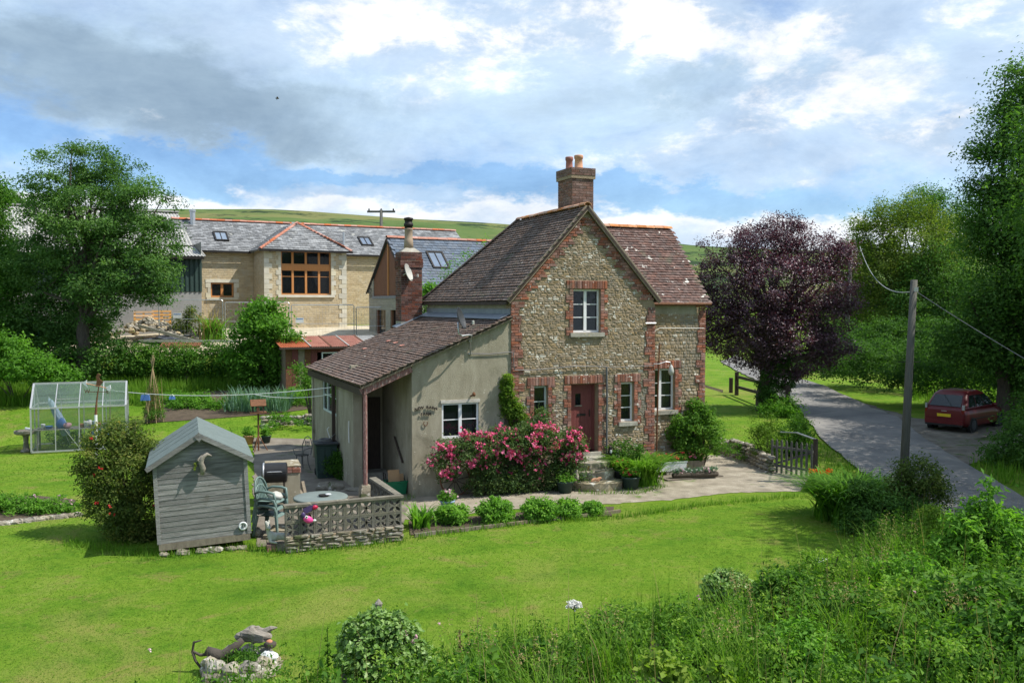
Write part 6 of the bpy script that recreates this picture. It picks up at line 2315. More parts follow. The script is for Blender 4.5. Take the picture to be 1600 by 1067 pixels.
# ---- shrubs by the picket gate
g = G(1198, 728)
bush('gate_rose', 'thin yellow green shrub beside the picket gate', g, lobes_px(g.y, g, [(1198, 690, 22, 28, 0), (1205, 665, 18, 16, 0), (1185, 670, 12, 16, 0), (1215, 700, 16, 24, 0)]), 120, 30, .15, .035, 'lf_creeper', tone_mid=.3)
g = G(1238, 712)
bush('verge_shrub', 'low green shrub behind the picket gate', g, lobes_px(g.y, g, [(1240, 680, 24, 22, 0), (1255, 695, 20, 18, 0), (1228, 700, 20, 16, 0), (1248, 662, 16, 14, .8), (1262, 690, 12, 16, .4)]), 150, 36, .18, .045, 'lf_hedge')
g = G(1165, 722)
t = thing('wall_weeds', 'weeds and grass spilling over the dry stone wall near the gate', 'weeds', g)
foliage('foliage', lobes_px(g.y, g, [(1125, 694, 16, 6, .3), (1150, 700, 20, 8, .3), (1178, 708, 18, 10, .1), (1195, 722, 14, 10, -.1), (1140, 706, 8, 5, -.1), (1165, 716, 8, 5, -.2)]), 90, 26, .09, .03, M['lf_hedge'], t, kind='stuff', tone_mid=.6)
# ---- rose by the shed and the flower bed
rsb = (-8.15, 18.9, 0)
t = bush('red_rose_shrub', 'tall bronze green rose shrub with red blooms beside the shed', rsb,
         lobes_px(18.9, rsb, [(185, 680, 34, 24, .2), (165, 705, 40, 34, 0), (215, 705, 34, 30, .4), (150, 745, 34, 34, 0), (195, 750, 44, 40, -.2), (225, 740, 24, 50, .2), (165, 790, 42, 34, -.1), (200, 810, 44, 34, -.4), (215, 835, 26, 22, -.4), (135, 730, 18, 16, 0)]),
         620, 42, .16, .036, 'lf_redshrub', stems=24, tone_sd=.26, zmin=0)
flowers(t, lobes_px(18.8, rsb, [(165, 705, 42, 34, -.1), (190, 750, 50, 44, -.3), (200, 800, 46, 34, -.5)]), 8, 2, .035, .030, M['fl_red'], 'blooms', front=(.3, -.9, .25), shell=.97)
fb = G(50, 800)
t = thing('flower_bed_plants', 'low green bedding plants with a few pink flowers in the left bed', 'bedding plants', fb)
fbl = lobes_px(fb.y, fb, [(20, 790, 34, 17, 0), (52, 797, 26, 12, -.2), (80, 792, 20, 14, 0), (100, 798, 18, 10, -.2), (-20, 790, 30, 18, 0)])
foliage('foliage', fbl, 260, 34, .09, .035, M['lf_bright'], t, kind='stuff', tone_mid=.4, zmin=0)
flowers(t, fbl, 14, 2, .04, .03, M['fl_palepink'], 'blooms', shell=.98)
# ---- shrub by the bin
sb0 = G(528, 748)
bush('patio_shrub', 'round dark green shrub beside the dark water butt', sb0, [(0, 0, .35, .40, .40, .36), (.1, 0, .55, .30, .30, .28), (.3, -.1, .15, .3, .3, .2)], 170, 40, .10, .030, 'lf_hedge', tone_mid=.35, zmin=0)
# ---- vegetable plot
vp = G(300, 636)
t = thing('potato_plants', 'row of bushy green potato plants in the vegetable plot', 'vegetables', vp)
foliage('foliage', lobes_px(vp.y, vp, [(255, 645, 18, 10, .2), (285, 630, 24, 14, 0), (315, 632, 24, 14, 0), (345, 638, 22, 13, -.1), (300, 622, 30, 10, .6), (270, 622, 24, 10, .8), (370, 640, 18, 10, -.2)]), 260, 34, .15, .05, M['lf_bright'], t, kind='stuff', tone_mid=.42, zmin=-.1)
vp = G(405, 640)
t = thing('leek_bed', 'blue green leek bed in the vegetable plot', 'vegetables', vp)
pp = RNG.uniform(-1, 1, (620, 3)) * np.array([1.25, .75, 0])
blades('leaves', pp, .85, .02, M['lf_leek'], t, 'stuff', .25, segs=3, arch=.25)
vp = G(468, 632)
t = thing('bean_plants', 'pale leafy bean plants at the right end of the vegetable plot', 'vegetables', vp)
foliage('foliage', lobes_px(vp.y, vp, [(450, 622, 22, 12, .3), (475, 625, 20, 12, 0), (465, 612, 22, 10, .8), (440, 632, 16, 8, -.1)]), 150, 34, .14, .045, M['lf_bright'], t, kind='stuff', tone_mid=.55, zmin=-.1)

# ================================================================== grass and weeds
def scatter(n, x0, x1, y0, y1, cond):
    x, y = RNG.uniform(x0, x1, n), RNG.uniform(y0, y1, n)
    k = cond(x, y)
    x, y = x[k], y[k]
    return np.stack([x, y, hgt(x, y)], 1)


def in_poly(x, y, poly):
    ins = np.zeros(len(x), bool)
    n = len(poly)
    for i in range(n):
        (x0, y0), (x1, y1) = poly[i], poly[(i + 1) % n]
        c = ((y0 > y) != (y1 > y)) & (x < (x1 - x0) * (y - y0) / (y1 - y0 + 1e-9) + x0)
        ins ^= c
    return ins


path_poly = gp((405, 856), (630, 846), (640, 818), (740, 806), (850, 796), (960, 791), (1060, 783), (1150, 773), (1262, 770), (1280, 735), (1130, 708), (660, 700), (400, 680))
lane_poly = lane_l + lane_r[::-1]
lay_poly = gp((1340, 622), (1395, 652), (1440, 690), (1490, 735), (1640, 690), (1580, 655), (1470, 640), (1400, 618))
bed_poly = gp((-20, 822), (60, 812), (118, 806), (118, 782), (60, 776), (-20, 780))
veg_poly = gp((225, 662), (330, 655), (420, 648), (480, 640), (480, 602), (420, 608), (330, 612), (230, 620))
cot_poly = [tuple(C(u, v))[:2] for u, v in ((-4, -.1), (6.6, -.1), (6.6, 7.5), (-4, 7.5))]


def open_ground(x, y):
    return ~(in_poly(x, y, path_poly) | in_poly(x, y, lane_poly) | in_poly(x, y, cot_poly) | in_poly(x, y, bed_poly) | in_poly(x, y, lay_poly))


def in_view(x, y, m=.04):
    return (np.abs(x / np.maximum(y, .1)) < .5715 + m)


def patch_tone(P, sc=.5):
    return np.clip(.45 + .22 * np.sin(P[:, 0] * 1.9 * sc + 1.3 * np.sin(P[:, 1] * 1.1 * sc)) * np.sin(P[:, 1] * 1.7 * sc + .7 * np.sin(P[:, 0] * 2.3 * sc)) + RNG.normal(0, .11, len(P)), 0, 1)


P = scatter(60000, -9, 8, 9.5, 15.5, lambda x, y: (bank_d(x, y) < .3) & in_view(x, y) & open_ground(x, y))
blades('lawn_grass', P, .012, .006, M['lf_grass'], None, 'stuff', 2.4, tone=patch_tone(P))
P = scatter(60000, -15, 9.5, 15.5, 24.5, lambda x, y: (bank_d(x, y) < .3) & in_view(x, y) & open_ground(x, y))
blades('lawn_grass', P, .013, .009, M['lf_grass'], None, 'stuff', 2.4, tone=patch_tone(P))
P = scatter(70000, -24, 9, 24.5, 40, lambda x, y: in_view(x, y) & open_ground(x, y) & ~in_poly(x, y, veg_poly) & ((x < -8) | (x > 6)))
blades('lawn_grass', P, .018, .014, M['lf_grass'], None, 'stuff', 2.2, tone=patch_tone(P, .35))
# longer tufts along edges
E = []
for (line, wd, n) in (([(-9.2, 18.2), (-6.8, 17.1), (-5.4, 17.85), (-4.6, 17.4), (-2.2, 18.3)], .16, 1500), (gp((640, 842), (760, 826), (860, 816), (962, 810), (1100, 790), (1250, 776)), .10, 1500),
                      (gp((610, 800), (650, 772), (740, 762), (860, 762)), .06, 260), (gp((905, 772), (1000, 772), (1040, 760)), .06, 260)):
    q = np.array(line, float)
    s = np.concatenate([[0], np.cumsum(np.linalg.norm(np.diff(q, axis=0), axis=1))])
    u = RNG.uniform(0, s[-1], n)
    E.append(np.stack([np.interp(u, s, q[:, 0]) + RNG.normal(0, wd, n), np.interp(u, s, q[:, 1]) + RNG.normal(0, wd, n)], 1))
E = np.concatenate(E)
E = np.concatenate([E, hgt(E[:, 0], E[:, 1])[:, None]], 1)
blades('edge_grass', E, .13, .008, M['lf_rough'], None, 'stuff', .6)
P = scatter(26000, -24, -7, 35.5, 42, lambda x, y: in_view(x, y) & (y > 36.5 + .25 * np.sin(x)) & ~in_poly(x, y, veg_poly))
blades('rough_grass', P, .42, .022, M['lf_rough'], None, 'stuff', .35)
P = scatter(60000, 7, 34, 24, 70, lambda x, y: in_view(x, y) & open_ground(x, y) & (((x - .42 * y) > 1.2) | ((y > 43) & (x > 8) & (x < .205 * y))))
blades('verge_grass', P, .34, .022, M['lf_rough'], None, 'stuff', .4)
P = scatter(9000, 7.4, 16, 24, 45, lambda x, y: open_ground(x, y) & (x > .315 * y) & (x < .45 * y))
blades('verge_grass', P, .20, .012, M['lf_rough'], None, 'stuff', .4)

# ---- overgrown railway bank in the foreground
P = scatter(6500, -4.5, 13.5, 5.6, 19.4, lambda x, y: (bank_d(x, y) > .05) & in_view(x, y, .12) & (np.sin(x * 2.1 + 1.7 * np.sin(y * 1.3)) * np.sin(y * 2.4 + x * .6) > -.35))
edge = bank_d(P[:, 0], P[:, 1])
H = (.32 + .42 * RNG.random(len(P)) ** 1.6 + .25 * np.clip(np.sin(P[:, 0] * 1.3 + 2) * np.sin(P[:, 1] * 1.1), 0, 1)) * (.45 + .55 * sm(edge, 0, 1.2))
n = len(P)
nodes, pw_ = 9, 4
tt = np.linspace(.18, 1.0, nodes)
az_ = RNG.uniform(0, 6.28, n)
lean_ = RNG.normal(0, .10, (n, 2))
cs_, szs, tn, od = [], [], [], []
pt_tone = np.clip(RNG.normal(.45, .22, n), 0, 1)
for k, tk in enumerate(tt):
    for j in range(pw_):
        a = az_ + j * math.pi / 2 + k * .8 + RNG.normal(0, .25, n)
        d = np.stack([np.cos(a), np.sin(a), np.full(n, -.1)], 1)
        r = .062 * (1.15 - .75 * tk)
        c = P + np.stack([lean_[:, 0] * tk * H, lean_[:, 1] * tk * H, H * tk], 1) + d * r
        cs_.append(c)
        szs.append(np.full(n, .052 * (1.2 - .72 * tk)))
        tn.append(np.clip(pt_tone + .25 * (tk - .6) + RNG.normal(0, .1, n), 0, 1))
        od.append(d)
Cc, S, T, D = np.concatenate(cs_), np.concatenate(szs), np.concatenate(tn), np.concatenate(od)
V, F = leaf_geo(Cc, S, .36, .5, .2, outward=D * 1.6, droop=.25)
np_mesh('nettles', V, F, M['lf_weed'], np.repeat(T, 4), None, 'stuff')
blades('nettle_stems', P, .8, .005, M['lf_weed'], None, 'stuff', .08)
for (px, py, Y, r, h, lm, sz, lb) in ((1235, 912, 12.4, .5, .5, 'lf_hedge', .040, 'rounded bramble bush right of the ivy stump'), (1300, 890, 13.6, .6, .7, 'lf_bramble', .036, 'loose bramble bush at the lawn corner under the shaded grass'),
                                      (1330, 960, 11.2, .65, .85, 'lf_hedge', .042, 'tall bramble bush in the middle of the right bank'), (1420, 900, 12.6, .6, .8, 'lf_bright', .042, 'brighter leafy bush below the dark shrubs by the pole'),
                                      (1450, 985, 10.6, .6, .9, 'lf_bramble', .045, 'sprawling dog rose bush with pale flowers on the bank'), (1540, 990, 10.2, .7, 1.0, 'lf_hedge', .05, 'dense leafy bush at the right edge of the bank'),
                                      (1250, 1010, 9.6, .5, .7, 'lf_bright', .038, 'bright low bush near the bottom of the right bank'), (1120, 1025, 9.7, .45, .45, 'lf_bramble', .036, 'small bramble mound below the ivy stump'),
                                      (960, 985, 11.2, .36, .40, 'lf_hedge', .034, 'dark weedy mound beside the white umbel'), (1560, 1060, 8.8, .6, .9, 'lf_hedge', .05, 'shaded bush in the bottom right corner')):
    x, zc = (px - 800) / 1400 * Y, CAMZ + (478 - py) / 1400 * Y
    z0 = hz(x, Y)
    zc = max(zc, z0 + h * .5)
    hh = (zc - z0)
    bush('bank_bush', lb, (x, Y, z0), [(0, 0, hh * .9, r * .75, r * .7, h * .35), (r * .4, .1, hh * .6, r * .7, r * .6, h * .4), (-r * .45, 0, hh * .55, r * .65, r * .6, h * .4), (0, -.2, hh * .4, r, r * .7, h * .35)], int(330 * r), 30, .13, sz, lm,
         group='bushes of the railway bank', tone_mid=.58, tone_sd=.32, stems=10)
# bramble and mixed weeds
L = []
Q = scatter(430, -4.2, 13.5, 6.0, 19.0, lambda x, y: (bank_d(x, y) > .15) & in_view(x, y, .12))
for p in Q:
    e = float(bank_d(p[0], p[1]))
    rr = random.uniform(.22, .48) * (.6 + .4 * min(1, e))
    hh = random.uniform(.22, .5) * (.5 + .5 * min(1, e / 1.5))
    L.append((p[0], p[1], p[2] + hh * .7, rr, rr, hh))
foliage('brambles', L, 1500, 40, .12, .024, M['lf_bramble'], None, kind='stuff', tone_sd=.32, tone_mid=.52, aspect=.5)
foliage('brambles', L[::2], 900, 20, .15, .050, M['lf_hedge'], None, kind='stuff', tone_sd=.32, tone_mid=.55, aspect=.55)
P = scatter(9000, -4.6, 12, 5.6, 19.2, lambda x, y: (bank_d(x, y) > -.12) & in_view(x, y, .1))
blades('bank_grass', P, .42, .006, M['lf_rough'], None, 'stuff', .35, segs=3, arch=.2)
P = scatter(700, -3.6, 12, 6, 19, lambda x, y: (bank_d(x, y) > 1.0) & in_view(x, y, .1))
blades('dry_stems', P, .95, .005, M['lf_dry'], None, 'stuff', .25, segs=2)
fl_ = [(p[0], p[1], p[2] + random.uniform(.5, .9), .06, .06, .05) for p in Q[:60]]
flowers_o = flowers(None, fl_, 10, 1, .03, .022, M['fl_palepink'], 'bramble_flowers', shell=.5)
# individual plants of the bank
def umbel(label, px, py, Y, stem):
    x, z = (px - 800) / 1400 * Y, CAMZ + (478 - py) / 1400 * Y
    t = thing('cow_parsley', label, 'wild flower', (x, Y, z - stem), group='white umbel flowers on the bank')
    b = MB().tube([(0, 0, 0), (.02, 0, stem * .5), (0, 0, stem - .08)], [.007, .006, .004], 5)
    hd = []
    for i in range(15):
        a, r = i * 2.4, .10 * math.sqrt(i / 15)
        q = (r * math.cos(a), r * math.sin(a), stem - .02 * (r / .1))
        b.tube([(0, 0, stem - .09), q], .003, 4)
        hd.append((q[0], q[1], q[2], .022, .022, .008))
    b.build('stem', M['lf_weed'], t)
    flowers(t, hd, 60, 4, .012, .016, M['fl_white'], 'florets', shell=.4)
    blades('leaves', RNG.normal(size=(20, 3)) * np.array([.03, .03, 0]), .35, .014, M['lf_weed'], t, 'stuff', .6)


umbel('tall white cow parsley head standing out against the lawn', 898, 947, 11.6, .85)
umbel('white cow parsley head at the lawn edge near the shaded corner', 1285, 877, 14.6, .7)
for (px, py, Y, h, lb) in ((559, 960, 10.3, .9, 'tall dark nettle spike left of the ivy mound'), (508, 985, 10.6, .7, 'slender dark nettle spike farther left on the lawn edge'), (800, 1010, 10.0, .6, 'brown seeding dock spike in the foreground weeds'), (718, 990, 10.3, .65, 'thin dock spike right of the ivy mound')):
    x, z = (px - 800) / 1400 * Y, CAMZ + (478 - py) / 1400 * Y
    t = thing('weed_spike', lb, 'weed', (x, Y, z - h), group='single weed spikes along the lawn edge')
    MB().tube([(0, 0, -.1), (0, 0, h)], [.009, .004], 5).build('stem', M['lf_dry'] if 'dock' in lb else M['lf_weed'], t)
    k = 46
    c = np.stack([RNG.normal(0, .018, k), RNG.normal(0, .018, k), RNG.uniform(.3, 1, k) * h], 1)
    Vv, Ff = leaf_geo(c, np.linspace(.05, .022, k)[np.argsort(np.argsort(c[:, 2]))], .4, .4, .2, droop=.4)
    np_mesh('leaves', Vv, Ff, M['lf_dry'] if 'dock' in lb else M['lf_weed'], np.repeat(RNG.uniform(.1, .6, k), 4), t, 'stuff')
ib0 = (-1.58, 10.4, .15)
t = thing('ivy_mound', 'mound of glossy ivy over an old stump at the lawn edge', 'ivy', ib0)
foliage('foliage', lobes_px(10.4, ib0, [(590, 985, 42, 22, 0), (570, 1005, 40, 30, 0), (610, 1005, 40, 34, 0), (590, 1035, 60, 40, -.1), (640, 1040, 40, 30, -.1)]), 520, 22, .07, .033, M['lf_ivy'], t, kind='stuff', aspect=.7, tone_mid=.62, shell=.8)
MB().blob((0, 0, .25), .4, (1, .9, .9), .2, 12, 8, 2).build('stump', M['grey_bark'], t)
tag(MB().lathe([(.05, 0), (.06, .18), (.035, .24), (.05, .30), (.0, .36)], (-1.62, 10.75, .95), 8).build('stone_finial', M['rock']), 'small grey stone finial poking out above the ivy mound', 'ornament')
st0 = (3.16, 12.95, .1)
t = thing('ivy_stump', 'tree stump wrapped in pale ivy at the corner of the lawn', 'ivy', st0)
foliage('foliage', lobes_px(12.95, st0, [(1140, 915, 30, 16, 0), (1150, 932, 28, 26, 0), (1125, 930, 20, 24, .1), (1150, 955, 24, 22, -.1)]), 330, 22, .07, .034, M['lf_ivy'], t, kind='stuff', aspect=.7, tone_mid=.75, shell=.8)
MB().lathe([(.24, -.1), (.2, .3), (.2, .62), (.05, .68)], (0, 0, 0), 10, jit=.06).build('stump', M['bark'], t)
as0 = base_at(1545, 13.6)
t = tree('ash_sapling', 'bright ash sapling leaning out of the bank at the right edge', as0,
         lobes_px(13.6, as0, [(1545, 765, 14, 12, 0), (1548, 795, 26, 16, 0), (1570, 820, 40, 20, 0), (1520, 825, 30, 20, -.1), (1560, 855, 60, 24, 0), (1500, 865, 40, 24, -.2), (1600, 860, 50, 40, 0), (1540, 900, 80, 30, -.2), (1590, 920, 60, 40, -.3)]),
         380, 24, .13, .058, 'lf_bright', .03, (.1, 0, .9), cat='sapling', nb=34, tone_mid=.5, aspect=.36, tone_sd=.28)
g = G(1465, 850)
bush('yellow_bush', 'small yellow green bush below the wooden pole', (g.x, g.y - 1.0, g.z), lobes_px(g.y - 1.0, (g.x, g.y - 1, g.z), [(1468, 810, 22, 18, 0), (1485, 825, 22, 16, 0), (1462, 835, 24, 16, 0)]), 120, 28, .10, .032, 'lf_creeper', tone_mid=.7)
yb = (1.95, 7.6, 1.0)
t = bush('yellowing_bramble', 'yellowing bramble leaves at the bottom of the view', (2.0, 7.7, .9), lobes_px(7.7, (2.0, 7.7, .9), [(1030, 1045, 26, 16, 0), (1060, 1060, 22, 14, 0), (1125, 1060, 20, 14, 0)]), 40, 14, .06, .034, 'lf_creeper', tone_mid=.95, aspect=.7)
t = thing('pink_campion', 'cluster of pale pink flowers beside the ivy mound', 'wild flower', (-1.22, 10.3, .2))
blades('stems', RNG.normal(size=(26, 3)) * np.array([.08, .05, 0]), .78, .005, M['lf_weed'], t, 'stuff', .12)
flowers(t, [(0, 0, .8, .13, .06, .05)], 9, 2, .02, .026, M['fl_palepink'], 'blooms', shell=.6)
for k in range(9):
    x, y = ((-.4, 9.6), (1.1, 10.2), (2.3, 9.2), (3.9, 10.4), (5.2, 12.6), (4.6, 9.3), (6.3, 14.6), (.3, 8.6), (2.9, 11.6))[k]
    pp = RNG.normal(size=(150, 3)) * np.array([.16, .16, 0]) + np.array([x, y, hz(x, y)])
    blades('grass_tussock', pp, .85, .007, M['lf_rough'], None, 'stuff', .25, segs=4, arch=.3)
    cc = pp[:14] + np.array([0, 0, .85]) + RNG.normal(0, .06, (14, 3))
    cc = np.repeat(cc, 14, 0) + RNG.normal(0, 1, (196, 3)) * np.array([.018, .018, .07])
    Vv, Ff = leaf_geo(cc, .016, .35)
    np_mesh('seed_heads', Vv, Ff, M['lf_dry'], np.repeat(RNG.uniform(.3, 1, 196), 4), None, 'stuff')

# ================================================================== garden shed
sf = Vector((-6.86, 17.25, 0))
sh_t = thing('garden_shed', 'silvered weatherboard garden shed with green felt roof', 'shed', (sf.x, sf.y, .10), rot=(0, R(-2.6), R(20)))
SW, SD, SE, SR = 1.71, 2.5, 1.70, 2.20
nb_ = 15
for i in range(nb_ + 4):
    z0 = .13 + i * (SE - .13) / nb_
    z1 = z0 + (SE - .13) / nb_
    if z0 > SR - .12:
        break
    w0_ = 0 if z1 <= SE + .01 else (z1 - SE) / (SR - SE) * SW / 2
    wa = 0 if z0 <= SE else (z0 - SE) / (SR - SE) * SW / 2
    X = Matrix.Translation((0, 0, z0)) @ Matrix.Rotation(R(random.uniform(-.35, .35)), 4, 'Y')
    hh = z1 - z0
    y0 = -.015
    v = [(wa, y0, .004), (SW - wa, y0, .004), (SW - w0_, -.008, hh + .010), (w0_, -.008, hh + .010), (wa, .012, .004), (SW - wa, .012, .004), (SW - w0_, .012, hh + .010), (w0_, .012, hh + .010)]
    MB().add(v, [(0, 1, 2, 3), (5, 4, 7, 6), (1, 5, 6, 2), (4, 0, 3, 7), (3, 2, 6, 7), (4, 5, 1, 0)], X).build('weatherboard', M['grey_wood'], sh_t)
b = MB()
for (x, rz) in ((SW, 90), (0, -90)):
    pass
for side in (0, 1):
    x = SW if side else 0
    for i in range(nb_):
        z0 = .13 + i * (SE - .13) / nb_
        z1 = z0 + (SE - .13) / nb_
        e = .02 if side else -.02
        v = [(x + e, .012, z0), (x + e, SD, z0), (x + e * .3, SD, z1), (x + e * .3, .012, z1), (x - e * .6, .012, z0), (x - e * .6, SD, z0), (x - e * .6, SD, z1), (x - e * .6, .012, z1)]
        b.add(v, [(0, 1, 2, 3), (5, 4, 7, 6), (0, 3, 7, 4), (1, 5, 6, 2)] if side else [(3, 2, 1, 0), (6, 7, 4, 5), (4, 7, 3, 0), (2, 6, 5, 1)])
b.build('side_boarding', M['grey_wood'], sh_t, kind='stuff')
MB().prism([(0, .1), (SW, .1), (SW, SE), (SW / 2, SR), (0, SE)], SD - .02, SD).build('back_wall', M['grey_wood'], sh_t)
MB().box(.0, SW, -.03, SD, 0, .125).build('bearer', M['old_wood'], sh_t)
for s in (0, 1):
    x0 = -.14 if s == 0 else SW + .14
    xm = SW / 2
    zl = SE - .14 * (SR - SE) / (SW / 2)
    q = [(x0, -.14, zl + .05), (xm, -.14, SR + .05), (xm, SD + .1, SR + .05), (x0, SD + .1, zl + .05)]
    if s:
        q = q[::-1]
    MB().slab(q, .03).build('felt_roof', M['felt'], sh_t)
    if s == 0:
        for k in range(1, 4):
            yy = SD * k / 4
            MB().slab([(x0, yy, zl + .062), (xm, yy, SR + .062), (xm, yy + .05, SR + .062), (x0, yy + .05, zl + .062)], .01).build('felt_lap', M['felt'], sh_t)
    MB().bar((x0, -.145, zl - .01), (xm, -.145, SR - .01), .02, .085).build('barge_board', M['grey_wood'], sh_t)
MB().add([(xm - .09, -.168, SR - .02), (xm, -.168, SR - .13), (xm + .09, -.168, SR - .02), (xm, -.168, SR + .06), (xm - .09, -.158, SR - .02), (xm, -.158, SR - .13), (xm + .09, -.158, SR - .02), (xm, -.158, SR + .06)],
         [(0, 1, 2, 3), (7, 6, 5, 4), (0, 4, 5, 1), (1, 5, 6, 2), (2, 6, 7, 3), (3, 7, 4, 0)]).build('apex_block', M['grey_wood'], sh_t)
MB().box(SW - .05, SW + .025, -.032, .02, .13, SE - .02).build('corner_strip', M['grey_wood'], sh_t)
MB().box(-.025, .05, -.032, .02, .13, SE - .02).build('corner_strip', M['grey_wood'], sh_t)
SX = Matrix.Translation(sh_t.location) @ Euler((0, R(-2.6), R(20))).to_matrix().to_4x4()
for i, u in enumerate((.08, .42, .78, 1.02, 1.34, 1.52)):
    p = SX @ Vector((u, -.05, 0))
    tag(MB().blob((0, 0, 0), random.uniform(.07, .12), (1.5, .8, .62), .24, 9, 6, i + 5).build('footing_stone', M['rock']), ['leftmost pale footing stone under the shed corner', 'large mossy footing stone second under the shed', 'grey square footing stone under the shed middle',
        'pale flat footing stone right of the shed middle', 'small footing stone near the right end of the shed', 'smallest footing stone at the right shed corner'][i], 'stone', 'stones under the shed front').location = (p.x, p.y, .035)
# driftwood with a flower on the front
p = SX @ Vector((.86, -.06, 1.62))
t = thing('driftwood_ornament', 'driftwood ornament with a yellow flower hung on the shed front', 'ornament', p, R(20))
MB().tube([(.02, -.03, -.20), (.04, -.05, -.08), (.0, -.06, .04), (.03, -.06, .14), (.12, -.05, .20), (.2, -.04, .16)], [.035, .055, .05, .05, .035, .012], 8).build('driftwood', M['drift'], t, smooth=True)
MB().tube([(.0, -.06, .04), (-.06, -.07, .10), (.02, -.06, .18)], [.03, .03, .012], 7).build('branch', M['drift'], t, smooth=True)
flowers(t, [(-.10, -.07, -.01, .04, .03, .05)], 5, 2, .015, .03, M['lf_gold'], 'flower', shell=.6)
p = SX @ Vector((1.58, -.035, .30))
t = thing('round_plaque', 'small round white plaque near the foot of the shed front', 'plaque', p, R(20))
XR = Matrix.Rotation(R(90), 4, 'X')
MB(XR).lathe([(.07, 0), (.085, .01), (.085, .025), (.06, .03), (.055, .02)], n=20).build('ring', M['white_paint'], t, smooth=True)
MB().bar((-.02, -.034, -.04), (.0, -.034, .05), .02, .012).build('emblem', M['iron'], t)
MB().bar((.02, -.034, -.03), (.03, -.034, .03), .02, .012).build('emblem', M['iron'], t)

# ================================================================== patio wall of pierced blocks
wa = Vector((-4.43, 17.42, 0))
WA = math.atan2(.95, 2.17)
scr = thing('screen_block_wall', 'patio wall of pierced concrete blocks on a dry stone plinth', 'wall', wa, WA)
PL, BS = .29, .297
# plinth stones
rsd = random.Random(9)
sts = wall_pieces(-.02, 2.40, 0, PL - .01, lambda z: [], hs=(.045, .075), ws=(.10, .36), depth=(.03, .07), seed=77, gap=.014)
MB().box(0, 2.38, .03, .24, -.1, PL).build('plinth_core', M['mortar'], scr)
pieces('stone', 'plinth_stones', STONES, [(k, Matrix.Translation((0, .03, 0)) @ X) for k, X in sts], M['rock'], scr, 300)
end = wall_pieces(0, 2.1, 0, PL - .01, lambda z: [], hs=(.045, .075), ws=(.10, .36), depth=(.03, .06), seed=78, gap=.014, X=Matrix.Translation((2.37, 0.05, 0)) @ Matrix.Rotation(R(90), 4, 'Z'))
pieces('stone', 'plinth_end', STONES, end[:40], M['rock'], scr, 60)


def pierced():
    b = MB()
    s, t0, t1 = .5, 0, .09
    f = .055
    k = BS - .004
    for (x0, x1, z0, z1) in ((0, k, 0, f * .55), (0, k, k - f * .55, k), (0, f * .55, f * .55, k - f * .55), (k - f * .55, k, f * .55, k - f * .55)):
        b.box(x0, x1, t0, t1, z0, z1)
    c = k / 2
    # eight-petal tracery: two leaf outlines along each diagonal and a cross
    for a in (0, 90, 180, 270):
        X = Matrix.Translation((c, 0, c)) @ Matrix.Rotation(R(a + 45), 4, 'Y')
        L = c * 1.30
        for sgn in (-1, 1):
            pts = [(L * i / 7, sgn * .046 * math.sin(math.pi * i / 7)) for i in range(8)]
            for p, q in zip(pts, pts[1:]):
                b.bar((p[0], (t0 + t1) / 2, p[1]), (q[0], (t0 + t1) / 2, q[1]), t1 - t0 - .01, .027, X)
        X = Matrix.Translation((c, 0, c)) @ Matrix.Rotation(R(a), 4, 'Y')
        b.bar((0, (t0 + t1) / 2, 0), (c - f * .4, (t0 + t1) / 2, 0), t1 - t0 - .014, .024, X)
    return b.mesh('pierced_block', M['screen'])


pbm = pierced()
for r in range(2):
    for c in range(8):
        o = link('pierced_block', pbm, scr, (c * BS, .09, PL + r * BS))
    for c in range(7):
        o = link('pierced_block', pbm, scr, (8 * BS - .004, .18 + c * BS, PL + r * BS), (0, 0, R(90)))
CZ = PL + 2 * BS
MB().box(-.03, 8 * BS + .04, .06, .21, CZ, CZ + .05, jit=.006).build('coping', M['screen'], scr)
MB().box(8 * BS - .12, 8 * BS + .03, .212, .18 + 7 * BS, CZ, CZ + .05, jit=.006).build('coping', M['screen'], scr)
SB = Matrix.Translation(wa) @ Matrix.Rotation(WA, 4, 'Z')
# coloured fish ornament hung on the wall
p = SB @ Vector((.40, .05, .70))
t = thing('fish_ornament', 'bright pink and purple fish ornament hung on the block wall', 'ornament', p, WA)
MB().blob((.06, -.02, -.05), .085, (1.25, .45, .8), .04, 12, 8, 1, Matrix.Rotation(R(25), 4, 'Y')).build('body', M['pink'], t, smooth=True)
MB().blob((-.06, -.02, .02), .06, (.8, .5, 1.1), .05, 10, 7, 2).build('head', M['purple'], t, smooth=True)
MB().add([(.0, -.03, .05), (.10, -.03, .10), (.22, -.03, .22), (.06, -.03, .20), (-.08, -.03, .14), (.0, -.015, .05), (.10, -.015, .10), (.22, -.015, .22), (.06, -.015, .20), (-.08, -.015, .14)],
         [(0, 1, 2, 3, 4), (9, 8, 7, 6, 5), (0, 5, 6, 1), (1, 6, 7, 2), (2, 7, 8, 3), (3, 8, 9, 4), (4, 9, 5, 0)]).build('fin', M['purple'], t)
MB().blob((.17, -.03, .16), .05, (1.2, .4, .9), .1, 9, 6, 5).build('tail', M['crimson'], t, smooth=True)
MB(Matrix.Translation((-.005, -.065, -.01)) @ XR).lathe([(.032, 0), (.032, .006), (.0, .012)], n=14).build('eye', M['white_paint'], t)
MB(Matrix.Translation((-.005, -.075, -.01)) @ XR).lathe([(.014, 0), (.014, .006), (.0, .008)], n=10).build('pupil', M['iron'], t)
MB().blob((.16, -.03, -.10), .03, (1.2, .5, .8), .05, 8, 6, 3).build('mouth', M['white_paint'], t, smooth=True)

